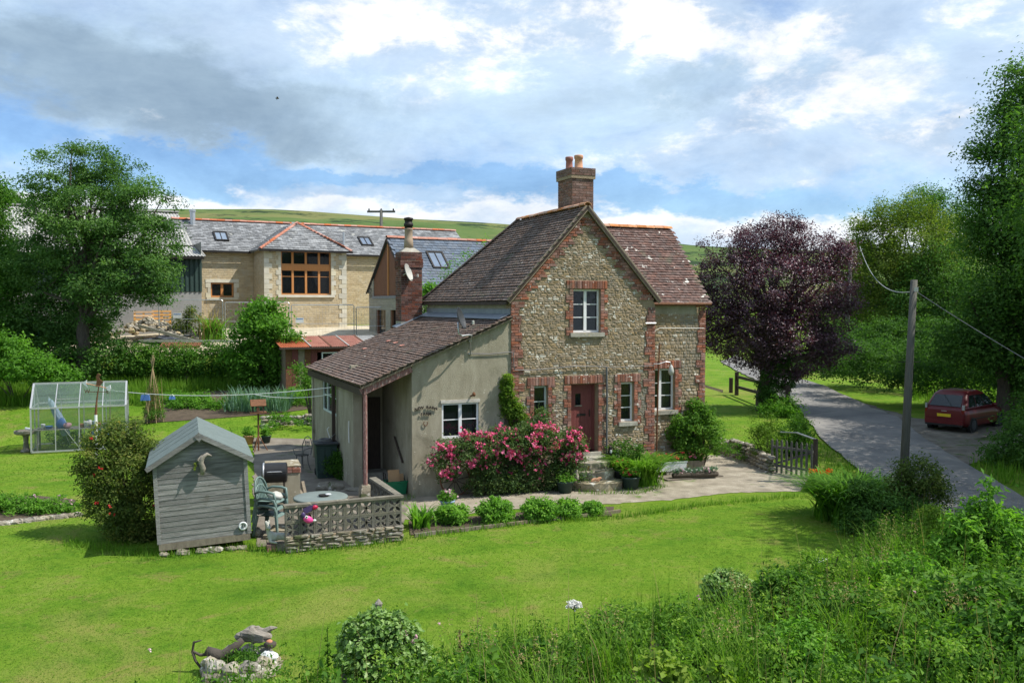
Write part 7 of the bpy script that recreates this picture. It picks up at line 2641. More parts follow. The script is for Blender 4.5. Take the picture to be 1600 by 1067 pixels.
# ---- table
tp_ = G(501, 776, .72)
t = thing('garden_table', 'round pale green plastic garden table behind the block wall', 'table', (tp_.x, tp_.y, 0.02))
MB().lathe([(.58, .66), (.585, .70), (.56, .715), (.30, .72), (.02, .72)], n=36).build('table_top', M['table_green'], t, smooth=True)
for a in range(4):
    x, y = .40 * math.cos(R(45 + 90 * a)), .40 * math.sin(R(45 + 90 * a))
    MB().tube([(x * 1.12, y * 1.12, 0), (x, y, .67)], .028, 8).build('leg', M['black_plastic'], t)
t = thing('ash_tray', 'small dark dish with a pale stone on the garden table', 'dish', (tp_.x + .08, tp_.y - .05, .745))
MB().lathe([(.05, 0), (.09, .01), (.10, .035), (.085, .03), (.05, .012)], n=16, sx=1.2).build('dish', M['iron'], t, smooth=True)
MB().blob((.09, .03, .035), .045, (1.6, .7, .5), .1, 9, 6, 4).build('pebble', M['white_paint'], t)


# ---- stacked plastic armchairs
def chair(label, loc, rz):
    t = thing('plastic_chair', label, 'chair', loc, rz, 'stacked green plastic armchairs')
    b = MB()
    v, f = [], []
    n, k = 9, 7
    for i in range(n):
        for j in range(k):
            x = -.22 + .44 * i / (n - 1)
            y = -.22 + .42 * j / (k - 1)
            v.append((x, y, .43 + .02 * (abs(x) / .22) ** 3 - .015 * (j / (k - 1)) - (.03 if j == 0 else 0)))
    m_ = len(v)
    v += [(x, y, z - .012) for x, y, z in v]
    for i in range(n - 1):
        for j in range(k - 1):
            a = i * k + j
            f += [(a, a + k, a + k + 1, a + 1), (m_ + a + 1, m_ + a + k + 1, m_ + a + k, m_ + a)]
    for i in range(n - 1):
        f += [(i * k, m_ + i * k, m_ + (i + 1) * k, (i + 1) * k), ((i + 1) * k + k - 1, m_ + (i + 1) * k + k - 1, m_ + i * k + k - 1, i * k + k - 1)]
    b.add(v, f)
    b.build('seat', M['chair_green'], t, smooth=False)
    # curved back with vertical slats
    rim = []
    for i in range(15):
        a = math.pi * i / 14
        rim.append((-.25 * math.cos(a), .20 + .08 * math.sin(a), .50 + .40 * math.sin(a) ** .75))
    MB().tube(rim, .022, 6).build('back_rim', M['chair_green'], t, smooth=True)
    for i in range(7):
        x = -.17 + .34 * i / 6
        zt = .50 + .40 * (1 - (x / .25) ** 2) ** .42
        MB().add([(x - .017, .205, .44), (x + .017, .205, .44), (x + .017, .275, zt), (x - .017, .275, zt), (x - .017, .217, .44), (x + .017, .217, .44), (x + .017, .287, zt), (x - .017, .287, zt)],
                 [(0, 1, 2, 3), (7, 6, 5, 4), (0, 4, 5, 1), (1, 5, 6, 2), (2, 6, 7, 3), (3, 7, 4, 0)]).build('back_slat', M['chair_green'], t)
    for s in (-1, 1):
        MB().tube([(.24 * s, .24, .60), (.275 * s, .10, .66), (.285 * s, -.10, .655), (.27 * s, -.22, .63), (.25 * s, -.245, .5), (.245 * s, -.24, .42)], [.022, .026, .03, .03, .026, .024], 7).build('arm', M['chair_green'], t, smooth=True)
        for (y0, y1) in ((-.24, -.28), (.20, .28)):
            MB().add([(.20 * s, y0 - .02, .43), (.26 * s, y0 - .02, .43), (.26 * s, y0 + .03, .43), (.20 * s, y0 + .03, .43), (.25 * s, y1 - .02, 0), (.285 * s, y1 - .02, 0), (.285 * s, y1 + .02, 0), (.25 * s, y1 + .02, 0)],
                     [(0, 1, 5, 4), (1, 2, 6, 5), (2, 3, 7, 6), (3, 0, 4, 7), (4, 5, 6, 7)]).build('leg', M['chair_green'], t)
    return t


cb0 = Vector((-5.10, 18.85, .02))
c0 = chair('lowest of the stacked green plastic armchairs by the shed', cb0, R(76))
dup(c0, cb0 + Vector((-.01, .0, .15)), R(76), 'middle one of the stacked green plastic armchairs by the shed')
dup(c0, cb0 + Vector((-.02, .0, .30)), R(76), 'topmost of the stacked green plastic armchairs by the shed')
for i in range(3):
    tag(MB().box(-.19, .19, -.13, .13, 0, .055, jit=.006).build('paving_brick', M['mossy_rock']), ['lower flat stone block under the stacked chairs', 'middle flat stone block beside the stacked chairs', 'upper flat stone block behind the stacked chairs'][i], 'block', 'flat blocks by the stacked chairs').location = (-4.98 + .02 * i, 18.55 + .25 * i, .05 + .03 * i)
tag(MB().blob((0, 0, 0), .15, (1.1, .8, .55), .22, 12, 8, 12).build('white_bag', M['cream'], smooth=True), 'crumpled white bag lying on the stacked chairs', 'bag').location = cb0 + Vector((.04, .10, .79))

# ---- barbecue and brick pier
bp_ = Vector((-5.58, 20.9, 0.02))
t = thing('barbecue', 'black barrel barbecue between the shed and the brick pier', 'barbecue', bp_, R(12))
XB = Matrix.Translation((-.28, 0, .93)) @ Matrix.Rotation(R(90), 4, 'Y')
MB(XB).lathe([(.0, 0), (.20, .005), (.235, .03), (.235, .55), (.20, .575), (.0, .58)], n=24).build('barrel', M['black_plastic'], t, smooth=False)
MB(XB).lathe([(.238, .02), (.245, .03), (.245, .05), (.238, .06)], n=24).build('end_trim', M['galv'], t, smooth=True)
MB().tube([(-.16, -.235, .98), (-.14, -.29, 1.0), (.16, -.29, 1.0), (.18, -.235, .98)], .012, 6).build('handle', M['galv'], t)
for x in (-.2, .22):
    for y in (-.2, .2):
        MB().tube([(x, y, 0), (x, y * .8, .8)], .016, 6).build('leg', M['iron'], t)
MB().box(-.25, .27, -.2, .2, .25, .28).build('shelf', M['iron'], t)
pr = thing('brick_pier', 'square rendered pier with a red brick top and stone slab', 'pier', (-5.70, 22.0, 0), R(18))
MB().box(-.36, .42, -.42, .42, -.1, .80).build('body', M['render'], pr)
bb_ = []
for face in range(2):
    for r in range(2):
        z = .80 + r * .075
        n = 4
        for i in range(n):
            if face == 0:
                Y = frame_X((-.36 + .78 * (i + .5) / n, -.42, z + .037), (.185, 0, 0), (0, .02, 0), (0, 0, .067))
            else:
                Y = frame_X((.42, -.42 + .84 * (i + .5) / n, z + .037), (0, .20, 0), (-.02, 0, 0), (0, 0, .067))
            bb_.append((i % 5, Y))
MB().box(-.35, .41, -.41, .41, .80, .948).build('brick_core', M['mortar'], pr)
pieces('brick', 'brick_course', BRICKS, bb_, M['brick'], pr, 40)
MB().box(-.38, .44, -.44, .44, .95, .985, jit=.01).build('slab', M['mossy_rock'], pr)
tag(MB().bar((-5.10, 22.1, .0), (-5.42, 22.3, .55), .16, .03).build('leaning_board', M['old_wood']), 'weathered board leaning against the rendered pier', 'board')
tag(MB().bar((-5.0, 21.7, .05), (-5.2, 22.1, .5), .07, .05).build('leaning_board', M['old_wood']), 'narrow split timber leaning beside the weathered board', 'board')

# ---- fawn statue on bricks
fw = G(431, 862)
fp_ = thing('brick_plinth', 'low plinth of red bricks under the fawn statue', 'plinth', (fw.x + .05, fw.y + .12, 0), R(20))
for i in range(3):
    MB().box(-.25 + .17 * i, -.09 + .17 * i, -.11, .11, 0, .075, jit=.006).build('brick', M['brick'] if i < 1 else M['mossy_rock'], fp_)
    MB().box(-.25 + .17 * i, -.09 + .17 * i, -.11, .11, .078, .145, jit=.006).build('brick', M['brick'] if i == 0 else M['rock'], fp_)
t = thing('fawn_statue', 'painted stone fawn statue lying down on a brick plinth', 'statue', (fw.x + .05, fw.y + .12, .147), R(14))


def skin_body(name, joints, edges, radii, m, parent, lev=2, root=0):
    me = bpy.data.meshes.new(name)
    me.from_pydata([tuple(j) for j in joints], edges, [])
    o = bpy.data.objects.new(name, me)
    COL.objects.link(o)
    sk = o.modifiers.new('skin', 'SKIN')
    for i, r in enumerate(radii):
        r = r if isinstance(r, tuple) else (r, r)
        me.skin_vertices[0].data[i].radius = r
        me.skin_vertices[0].data[i].use_root = (i == root)
    sb_ = o.modifiers.new('sub', 'SUBSURF')
    sb_.levels = sb_.render_levels = lev
    dg = bpy.context.evaluated_depsgraph_get()
    m2 = bpy.data.meshes.new_from_object(o.evaluated_get(dg))
    bpy.data.objects.remove(o)
    m2.materials.clear()
    m2.materials.append(m)
    m2.polygons.foreach_set('use_smooth', [True] * len(m2.polygons))
    return link(name, m2, parent)


J = [(.20, 0, .10), (.08, 0, .13), (-.06, 0, .13), (-.17, 0, .12), (-.21, 0, .21), (-.23, 0, .30), (-.24, -.02, .36), (-.20, -.09, .33), (-.185, -.125, .31),
     (-.27, .06, .44), (-.20, .06, .45), (.24, -.10, .05), (.10, -.13, .03), (.25, .09, .04), (.10, .12, .03), (-.18, -.10, .05), (-.04, -.13, .025), (-.18, .09, .05), (-.04, .12, .025), (.27, 0, .12)]
E_ = [(0, 1), (1, 2), (2, 3), (3, 4), (4, 5), (5, 6), (6, 7), (7, 8), (6, 9), (6, 10), (0, 11), (11, 12), (0, 13), (13, 14), (3, 15), (15, 16), (3, 17), (17, 18), (0, 19)]
rad = [.085, .085, .078, .072, .048, .042, .055, .035, .022, .018, .018, .035, .022, .035, .022, .03, .02, .03, .02, .018]
skin_body('fawn_body', J, E_, rad, M['fawn'], t)
for s in (-.035, .02):
    MB().blob((-.205 + s * .6, -.065, .375 + s * .1), .012, (1, .7, 1), 0, 8, 6, 1).build('eye', M['iron'], t)

# ---- rocks and slabs on the patio
for i, (px, py, r, sc, lb) in enumerate(((515, 770, .26, (1.5, .9, .55), 'lichened boulder lying behind the round table'), (468, 780, .36, (1.5, .9, .14), 'flat stone slab left of the round table'), (563, 770, .34, (1.5, .8, .14), 'flat stone slab right of the round table'),
                                        (560, 785, .15, (1.6, .9, .4), 'dark log lying near the porch post'), (402, 842, .13, (1, .9, .9), 'buff boulder at the shed corner'))):
    g = G(px, py - 4)
    tag(MB().blob((0, 0, 0), r, sc, .16, 14, 9, 20 + i).build('boulder' if i != 3 else 'log', M['rock'] if i != 3 else M['drift_dark']), lb, 'stone' if i != 3 else 'log').location = (g.x, g.y, g.z + r * sc[2] * .5)

# ---- bird table
bg_ = G(404, 705)
t = thing('bird_table', 'rustic wooden bird table on a tripod foot', 'bird table', bg_, R(20))
MB().tube([(0, 0, 0), (0, 0, 1.28)], .028, 8).build('post', M['rust'], t)
for a in (0, 120, 240):
    MB().tube([(.30 * math.cos(R(a)), .30 * math.sin(R(a)), 0), (0, 0, .55)], .018, 6).build('foot', M['rust'], t)
MB().box(-.27, .27, -.20, .20, 1.28, 1.32).build('tray', M['rust'], t)
for x in (-.17, .17):
    for y in (-.13, .13):
        MB().box(x - .015, x + .015, y - .015, y + .015, 1.32, 1.56).build('upright', M['dark_wood'], t)
for s in (-1, 1):
    q = [(-.25, -.22 * s, 1.54), (.25, -.22 * s, 1.54), (.25, 0, 1.74), (-.25, 0, 1.74)]
    MB().slab(q if s > 0 else q[::-1], .02).build('roof', M['rust'], t)
MB().lathe([(.04, 1.34), (.05, 1.40), (.03, 1.48)], n=8).build('feeder', M['terracotta'], t)

# ---- low retaining wall of the garden
for (name, lb, pts_, h0, wd) in (('garden_wall', 'low tumbled stone retaining wall behind the patio', gp((408, 668), (440, 664), (475, 663), (512, 668)), .40, .3),
                                ('garden_wall', 'low dry stone wall right of the cottage beside the path', gp((1108, 700), (1135, 712), (1165, 722), (1200, 738)), .50, .3)):
    a0 = Vector((*pts_[0], hz(*pts_[0])))
    t = thing(name, lb, 'wall', (a0.x, a0.y, a0.z - .05))
    rs2 = random.Random(len(lb))
    for p, q in zip(pts_, pts_[1:]):
        p, q = Vector(p), Vector(q)
        L = (q - p).length
        d = (q - p) / L
        n2 = Vector((-d.y, d.x))
        if n2.y < 0:
            n2 = -n2
        z = 0
        while z < h0:
            hh = rs2.uniform(.07, .14)
            x = 0
            while x < L:
                w = rs2.uniform(.14, .38)
                c = p + d * (x + w / 2) + n2 * (z * .25 + rs2.uniform(-.04, .04))
                X = frame_X((c.x - a0.x, c.y - a0.y, z + hh / 2), (d.x * w, d.y * w, 0), (n2.x * .22, n2.y * .22, 0), (0, 0, hh))
                MB(X).blob((0, 0, 0), .55, (1, 1, 1), .10, 8, 5, rs2.randrange(9999)).build('stone', M['rock'], t)
                x += w * .94
            z += hh * .92

g = G(455, 672)
t = thing('wall_weeds', 'grass and weeds growing over the low retaining wall', 'weeds', g)
foliage('foliage', lobes_px(g.y, g, [(420, 664, 16, 6, -.2), (450, 655, 14, 6, .2), (480, 660, 20, 7, -.1), (500, 652, 12, 6, .2), (435, 650, 18, 6, .4)]), 70, 26, .10, .035, M['lf_bright'], t, kind='stuff', tone_mid=.4)
# ---- clothes line with peg bags
lp = thing('clothes_post', 'thin wooden prop holding the clothes line', 'post', G(172, 665))
MB().tube([(0, 0, 0), (.02, 0, 1.35)], .02, 6).build('shaft', M['old_wood'], lp)
end1 = C(-4.02, 3.6, 2.55)
endL = Vector((G(172, 665).x + .02, G(172, 665).y, G(172, 665).z + 1.33))
sag('clothes_line', end1, endL, .22, .012, M['line'], 'upper pale clothes line running from the cottage across the garden', 'clothes line')
end2 = G(395, 668) + Vector((0, 0, 1.25))
sag('clothes_line', C(-4.02, 3.6, 2.35), end2, .12, .012, M['line'], 'lower pale clothes line ending near the bird table', 'clothes line')
for i, f in enumerate((.80, .66)):
    p = Vector(end1).lerp(endL, f)
    p.z -= .22 * 4 * f * (1 - f)
    t = thing('peg_bag', ['blue peg bag hanging farther left on the clothes line', 'smaller blue peg bag hanging on the line near the shed ridge'][i], 'peg bag', (p.x, p.y, p.z), R(10), 'peg bags on the clothes line')
    s = (1, .6)[i]
    MB().add([(-.14 * s, -.03, -.04), (.14 * s, -.03, -.04), (.16 * s, -.05, -.24 * s), (-.16 * s, -.05, -.24 * s), (-.14 * s, .03, -.04), (.14 * s, .03, -.04), (.16 * s, .05, -.24 * s), (-.16 * s, .05, -.24 * s)],
             [(3, 2, 1, 0), (4, 5, 6, 7), (0, 1, 5, 4), (2, 3, 7, 6), (1, 2, 6, 5), (3, 0, 4, 7)]).build('bag', M['blue'], t)
    MB().tube([(-.12 * s, 0, -.04), (0, 0, .02), (.12 * s, 0, -.04)], .006, 5).build('hanger', M['galv'], t)

# ---- plant pots near the bird table
for (px, py, r, h, m, lb) in ((389, 694, .19, .30, 'buff', 'buff clay pot with a leafy plant below the bird table'), (416, 692, .17, .26, 'bin_green', 'dark planter beside the buff pot at the garden wall')):
    g = G(px, py)
    t = thing('plant_pot', lb, 'plant pot', g)
    MB().lathe([(r * .7, 0), (r, h * .9), (r * 1.1, h * .92), (r * 1.1, h), (r * .9, h), (r * .85, h * .9), (.01, h * .88)], n=18).build('pot', M[m], t, smooth=True)
    foliage('plant', [(0, 0, h + .12, r, r, .16)], 30, 24, .08, .035, M['lf_bright'], t, kind='stuff')

# ---- scrolled metal chair by the lean-to
g = C(-4.62, 4.9, 0)
t = thing('iron_chair', 'ornate dark iron garden chair against the lean-to wall', 'chair', (g.x, g.y, .02), CA + R(-60))
b = MB()
MB().lathe([(.20, .44), (.205, .455), (.01, .46)], n=18).build('seat', M['iron'], t)
for a in range(4):
    x, y = .16 * math.cos(R(45 + 90 * a)), .16 * math.sin(R(45 + 90 * a))
    MB().tube([(x * 1.5, y * 1.5, 0), (x * 1.05, y * 1.05, .2), (x, y, .44)], .014, 6).build('leg', M['cable'], t)
MB().tube([(-.19, .16, .44), (-.22, .2, .7), (-.12, .22, .92), (0, .22, .97), (.12, .22, .92), (.22, .2, .7), (.19, .16, .44)], .014, 6).build('back_frame', M['cable'], t)
for s in (-1, 1):
    pts_ = [(s * (.03 + .06 * math.cos(R(a))) , .20, .70 + .10 * math.sin(R(a)) + a / 4000) for a in range(0, 400, 30)]
    MB().tube(pts_, .010, 5).build('scroll', M['cable'], t)
    MB().tube([(s * .2, .18, .64), (s * .25, .02, .66), (s * .24, -.14, .62), (s * .18, -.12, .45)], .012, 6).build('arm', M['cable'], t)

# ---- water butt / bin with clutter, crate
g = G(506, 747)
t = thing('water_butt', 'dark green plastic bin with a lid against the lean-to', 'bin', (g.x + .02, g.y + .15, .02), R(18))
MB().add([(x * s, y * s, z) for z, s in ((0, .84), (.9, 1), (.93, 1.06), (.96, 1.06)) for x, y in ((-.29, -.32), (.29, -.32), (.29, .32), (-.29, .32))],
         [(3, 2, 1, 0)] + [(4 * k + i, 4 * k + (i + 1) % 4, 4 * k + 4 + (i + 1) % 4, 4 * k + 4 + i) for k in range(3) for i in range(4)] + [(12, 13, 14, 15)]).build('body', M['bin_green'], t)
MB().box(-.33, .33, -.38, .34, .962, .995, jit=.008).build('lid', M['dish'], t)
for x in (-.24, .24):
    MB(Matrix.Translation((x, .34, .1)) @ Matrix.Rotation(R(90), 4, 'Y')).lathe([(.09, -.03), (.10, 0), (.09, .03)], n=12).build('wheel', M['tyre'], t)
for i in range(3):
    MB().box(-.20 + .17 * i, -.06 + .17 * i, -.336, -.32, .15, .85).build('rib', M['bin_green'], t)
cl_ = thing('coiled_hose', 'grey coiled hose and cable heaped on the bin lid', 'hose', (g.x + .02, g.y + .12, 1.02))
for i in range(3):
    MB().tube([(.2 * math.cos(R(a)) * (1 - .12 * i), .16 * math.sin(R(a)), .02 + .025 * i) for a in range(0, 360, 24)], .014, 6, closed=True).build('coil', M['cable'], cl_)
MB().tube([(.1, 0, .04), (.28, .05, .22), (.36, .04, .05)], .012, 6).build('loose_end', M['cable'], cl_)
for (u, v, z, L_) in ((-3.90, 4.35, 1.12, .30), (-3.88, 4.9, 1.05, .15)):
    pass
q = C(-3.93, 3.05, 1.0)
tag(MB().tube([(0, 0, .28), (-.06, 0, .22), (.02, -.02, -.02), (.05, -.02, -.06)], .014, 6).build('hose_end', M['line']), 'short bent white pipe hanging on the lean-to wall', 'pipe').location = C(-3.90, 4.5, 1.02)
g = C(-3.0, .55, 0)
t = thing('recycling_box', 'green plastic recycling box standing in the porch', 'box', (g.x, g.y, .02), CA)
b = MB().add([(x * s, y * s, z) for z, s in ((0, .85), (.30, 1), (.32, 1.08), (.35, 1.08)) for x, y in ((-.26, -.19), (.26, -.19), (.26, .19), (-.26, .19))],
             [(3, 2, 1, 0)] + [(4 * k + i, 4 * k + (i + 1) % 4, 4 * k + 4 + (i + 1) % 4, 4 * k + 4 + i) for k in range(3) for i in range(4)])
b.build('box', M['crate_green'], t)
MB().box(-.24, .24, -.17, .17, .30, .315).build('inside', M['black_plastic'], t)
for i in range(2):
    MB().tube([(.27, -.14, .3), (.31, -.14, .62), (.31, .14, .62), (.27, .14, .3)] if i else [(-.27, -.14, .3), (-.3, -.1, .55), (-.3, .1, .55), (-.27, .14, .3)], .012, 6).build('handle', M['iron'], t)
for i, (x, hgt2, lb) in enumerate(((-.04, .30, 'upright cardboard flap sticking out of the green box'), (.08, .18, 'folded cardboard sheet in the green box'))):
    tag(MB().box(-.15, .15, -.012, .012, 0, hgt2, Matrix.Rotation(R(-14), 4, 'X')).build('cardboard', M['card']), lb, 'cardboard').matrix_basis = Matrix.Translation(C(-3.0 + x, .55 + .05 * i, .335)) @ Matrix.Rotation(CA, 4, 'Z')

# ---- cart wheel
wc = C(-1.62, -.16, .40)
t = thing('cart_wheel', 'old iron rimmed cart wheel leaning on the wall under the roses', 'wheel', (wc.x, wc.y, wc.z), rot=(R(-9), 0, CA))
MB().tube([(.40 * math.cos(R(a)), 0, .40 * math.sin(R(a))) for a in range(0, 360, 12)], .022, 6, closed=True).build('rim', M['rust'], t)
MB(XR).lathe([(.06, -.06), (.075, 0), (.06, .06)], n=12).build('hub', M['drift_dark'], t)
for i in range(10):
    a = R(36 * i + 8)
    MB().tube([(.07 * math.cos(a), 0, .07 * math.sin(a)), (.385 * math.cos(a), 0, .385 * math.sin(a))], .014, 6).build('spoke', M['drift_dark'], t)

# ---- pots by the steps
for (u, v, r, h, m, fl2, lb) in ((1.10, -1.02, .22, .30, 'bin_green', None, 'dark green tub of bright leaves left of the front steps'), (2.90, -1.30, .24, .33, 'bin_green', 'fl_hot', 'green tub with pink geraniums right of the front steps'),
                                (2.86, -.86, .18, .42, 'black_plastic', 'fl_hot', 'dark pot with red flowers behind the green tub'), (-2.45, -1.95, .17, .28, 'pale_blue', 'fl_palepink', 'small blue grey pot at the end of the block wall')):
    g = C(u, v, 0)
    t = thing('flower_pot', lb, 'plant pot', (g.x, g.y, .02))
    MB().lathe([(r * .75, 0), (r, h * .86), (r * 1.08, h * .88), (r * 1.08, h), (r * .95, h), (r * .9, h * .9), (.01, h * .88)], n=22).build('pot', M[m], t, smooth=True)
    fo_l = [(0, 0, h + .08, r * 1.05, r * 1.05, .14)]
    foliage('plant', fo_l, 46, 24, .07, .03, M['lf_bright'], t, kind='stuff', zmin=h * .9)
    if fl2:
        flowers(t, [(0, 0, h + .14, r, r, .10)], 11, 2, .03, .032, M[fl2], 'blooms', shell=.8)
# ---- troughs of geraniums
for (u, v, L, w, h, m, fl2, lb) in ((4.62, -.10, .46, .22, .27, 'white_paint', 1, 'left white trough of geraniums below the wing window'), (5.10, -.13, .56, .24, .27, 'white_paint', 1, 'right white trough of geraniums below the wing window'),
                                   (5.70, -.08, .62, .24, .24, 'old_wood', 1, 'weathered wooden trough of geraniums beside the white ones')):
    g = C(u, v, 0)
    t = thing('flower_trough', lb, 'planter', (g.x, g.y, .16), CA - R(8), group='troughs along the cottage wing')
    MB().add([(x * s, y * s, z) for z, s in ((0, .9), (h * .85, .98), (h * .87, 1.04), (h, 1.04)) for x, y in ((-L / 2, -w / 2), (L / 2, -w / 2), (L / 2, w / 2), (-L / 2, w / 2))],
             [(3, 2, 1, 0)] + [(4 * k + i, 4 * k + (i + 1) % 4, 4 * k + 4 + (i + 1) % 4, 4 * k + 4 + i) for k in range(3) for i in range(4)]).build('trough', M[m], t)
    for q in (-.36, .36):
        MB().box(L * q - .04, L * q + .04, -w * .4, w * .4, -.115, -.002).build('foot_block', M['concrete'], t)
    MB().box(-L / 2 + .02, L / 2 - .02, -w / 2 + .02, w / 2 - .02, h - .06, h - .03).build('compost', M['soil'], t)
    foliage('plants', [(-L * .25, 0, h + .08, L * .28, w * .5, .11), (L * .25, 0, h + .08, L * .28, w * .5, .11)], 70, 22, .06, .03, M['lf_hedge'], t, kind='stuff', zmin=h - .04, tone_mid=.65)
    flowers(t, [(-L * .2, -.03, h + .14, L * .28, w * .5, .08), (L * .2, -.03, h + .13, L * .28, w * .5, .08)], 14, 2, .03, .03, M['fl_hot'] if u < 5.5 else M['fl_pink'], 'blooms', shell=.8)
pv = [C(4.38, .42), C(6.2, .42), C(6.2, -.86), C(4.38, -.80)]
pd_ = MB().slab([(p.x, p.y, .05) for p in reversed(pv)], .2).build('concrete_pad', M['patio'], kind='structure')
g = C(5.30, -.78, 0)
t = thing('log_planter', 'dark hollow log planter with pink and white flowers on the path', 'planter', (g.x, g.y, .06), CA - R(12))
MB(Matrix.Translation((-.68, 0, .07)) @ Matrix.Rotation(R(90), 4, 'Y')).lathe([(.06, 0), (.085, .03), (.09, .5), (.088, 1.3), (.06, 1.36)], n=12, jit=.05, sx=.9).build('log', M['bark'], t)
foliage('plants', [(-.4, 0, .16, .28, .10, .04), (.1, 0, .17, .32, .10, .05), (.48, 0, .17, .2, .10, .05)], 80, 20, .04, .020, M['lf_leek'], t, kind='stuff', zmin=.12)
flowers(t, [(-.45, -.02, .19, .2, .1, .04), (.3, -.02, .20, .2, .1, .04)], 16, 2, .03, .026, M['fl_palepink'], 'blooms', shell=.7)
flowers(t, [(-.05, -.02, .19, .24, .1, .04)], 9, 2, .03, .024, M['fl_white'], 'white_blooms', shell=.7)
# ---- ornaments on the steps
J = [(0, 0, .06), (0, .02, .14), (0, -.01, .22), (0, -.05, .235), (-.03, -.02, .27), (.03, -.02, .27), (-.04, -.06, .02), (.04, -.06, .02), (.05, .08, .03), (.10, .03, .02)]
E_ = [(0, 1), (1, 2), (2, 3), (2, 4), (2, 5), (0, 6), (0, 7), (0, 8), (8, 9)]
for i, (u, v, z, m, lb, rz) in enumerate(((2.98, -.42, .67, 'rock', 'grey stone cat ornament at the top of the steps', R(20)), (2.80, -.38, .75, 'iron', 'black and white cat ornament beside the grey one', R(-10)), (1.46, -.95, .30, 'rock', 'pale stone ornament beside the rose at the steps', R(30)))):
    g = C(u, v, z)
    t = thing('animal_ornament', lb, 'ornament', g, CA + rz)
    skin_body('body', J, E_, [.075, .065, .052, .028, .016, .016, .028, .028, .025, .016], M[m], t)
    if i == 1:
        MB().blob((0, -.055, .13), .035, (1, .5, 1.5), .05, 8, 6, 1).build('chest', M['white_paint'], t, smooth=True)
t = thing('animal_ornament', 'small buff animal figure lying on the lowest step', 'ornament', C(1.92, -1.12, .245), CA + R(160))
skin_body('body', [(.10, 0, .05), (0, 0, .06), (-.09, 0, .06), (-.14, 0, .11), (-.19, 0, .10), (.10, -.05, .02), (-.1, -.05, .015), (.10, .05, .02), (-.1, .05, .015)], [(0, 1), (1, 2), (2, 3), (3, 4), (0, 5), (2, 6), (0, 7), (2, 8)], [.045, .045, .042, .035, .02, .018, .016, .018, .016], M['buff'], t)
tag(MB().tube([(-.28, 0, 0), (0, .02, .01), (.28, 0, .03)], [.022, .025, .018], 7).build('stick', M['drift'], smooth=True), 'pale driftwood stick lying across the middle step', 'stick').matrix_basis = Matrix.Translation(C(2.30, -.92, .485)) @ Matrix.Rotation(CA + R(6), 4, 'Z')
# ---- edging
eb = thing('border_edging', 'weathered board edging between the path border and the lawn', 'edging', G(648, 839))
for i in range(9):
    p = G(648 + 36 * i, 839 - 4.2 * i) - eb.location
    q = G(648 + 36 * (i + 1) - 3, 839 - 4.2 * (i + 1)) - eb.location
    MB().bar((p.x, p.y, .03), (q.x, q.y, .03), .05, .09).build('board', M['old_wood'], eb)
es = thing('stone_edging', 'row of grey edging stones in front of the left flower bed', 'edging', G(50, 818))
for i in range(14):
    p = G(-10 + 10 * i, 822 - 1.2 * i)
    MB().blob((p.x - es.location.x, p.y - es.location.y, .02), .11, (1.3, .7, .7), .15, 8, 5, i).build('stone', M['rock'], es)

# ================================================================== fences on the right
ga = G(1206, 738)
gbx = G(1268, 748)
pk = thing('picket_gate', 'weathered grey picket gate beside the lane', 'gate', ga, math.atan2(gbx.y - ga.y, gbx.x - ga.x))
Lp = (gbx - ga).length
for i in range(9):
    x = Lp * i / 8
    MB().prism([(x - .032, 0.02), (x + .032, .02), (x + .032, .93), (x, 1.0), (x - .032, .93)], -.012, .012).build('pale', M['pole'], pk)
for z in (.22, .76):
    MB().box(-.03, Lp + .03, .0125, .05, z - .035, z + .035).build('rail', M['pole'], pk)
MB().bar((.02, .055, .24), (Lp, .055, .74), .03, .06).build('brace', M['pole'], pk)
t = thing('gate_post', 'dark gate post with a pale handrail beside the picket gate', 'post', (gbx.x + .12, gbx.y + .05, 0))
MB().box(-.05, .05, -.05, .05, -.1, 1.12).build('shaft', M['dark_wood'], t)
MB().tube([(0, 0, 1.1), (-.15, 1.2, 1.12), (-.32, 2.2, 1.0)], .025, 6).build('handrail', M['galv'], t)
# split rail fence behind
pa, pb2, pc2 = base_at(1143, 45), base_at(1152, 44.2), base_at(1232, 38.5)
t = thing('rail_fence', 'broken dark post and rail fence beneath the purple tree', 'fence', pb2)
for (p, h) in ((pa, .8), (pb2, 1.15), (pc2, 1.0)):
    MB().box(p[0] - pb2[0] - .08, p[0] - pb2[0] + .08, p[1] - pb2[1] - .08, p[1] - pb2[1] + .08, -.1, h).build('post', M['dark_wood'], t)
for z in (.42, .92):
    MB().bar((0, 0, z), (pc2[0] - pb2[0], pc2[1] - pb2[1], z - .08), .06, .14).build('rail', M['dark_wood'], t)
tag(MB().bar((pa[0] - 1.6, pa[1] - 1.2, pa[2] + .45), (pa[0] - .6, pa[1] - .8, pa[2] + .15), .06, .12).build('fallen_rail', M['old_wood']), 'grey fallen fence rail in the grass behind the cottage', 'rail')
g = G(292, 597)
tag(MB().box(-.10, .10, -.1, .1, -.1, 1.0).build('fence_post', M['old_wood']), 'short grey post standing in the long grass before the hedge', 'post').location = g

# ================================================================== greenhouse and its contents
gA = Vector((-15.75, 29.2, .02))
gh = thing('greenhouse', 'small aluminium framed greenhouse on the back lawn', 'greenhouse', gA, R(21))
GL, GWd, GE, GR = 2.86, 1.85, 1.48, 2.22


def bars(lst, name, r=.022):
    for a, c in lst:
        MB().bar(a, c, r * 1.6, r * 1.6).build(name, M['alu'], gh)


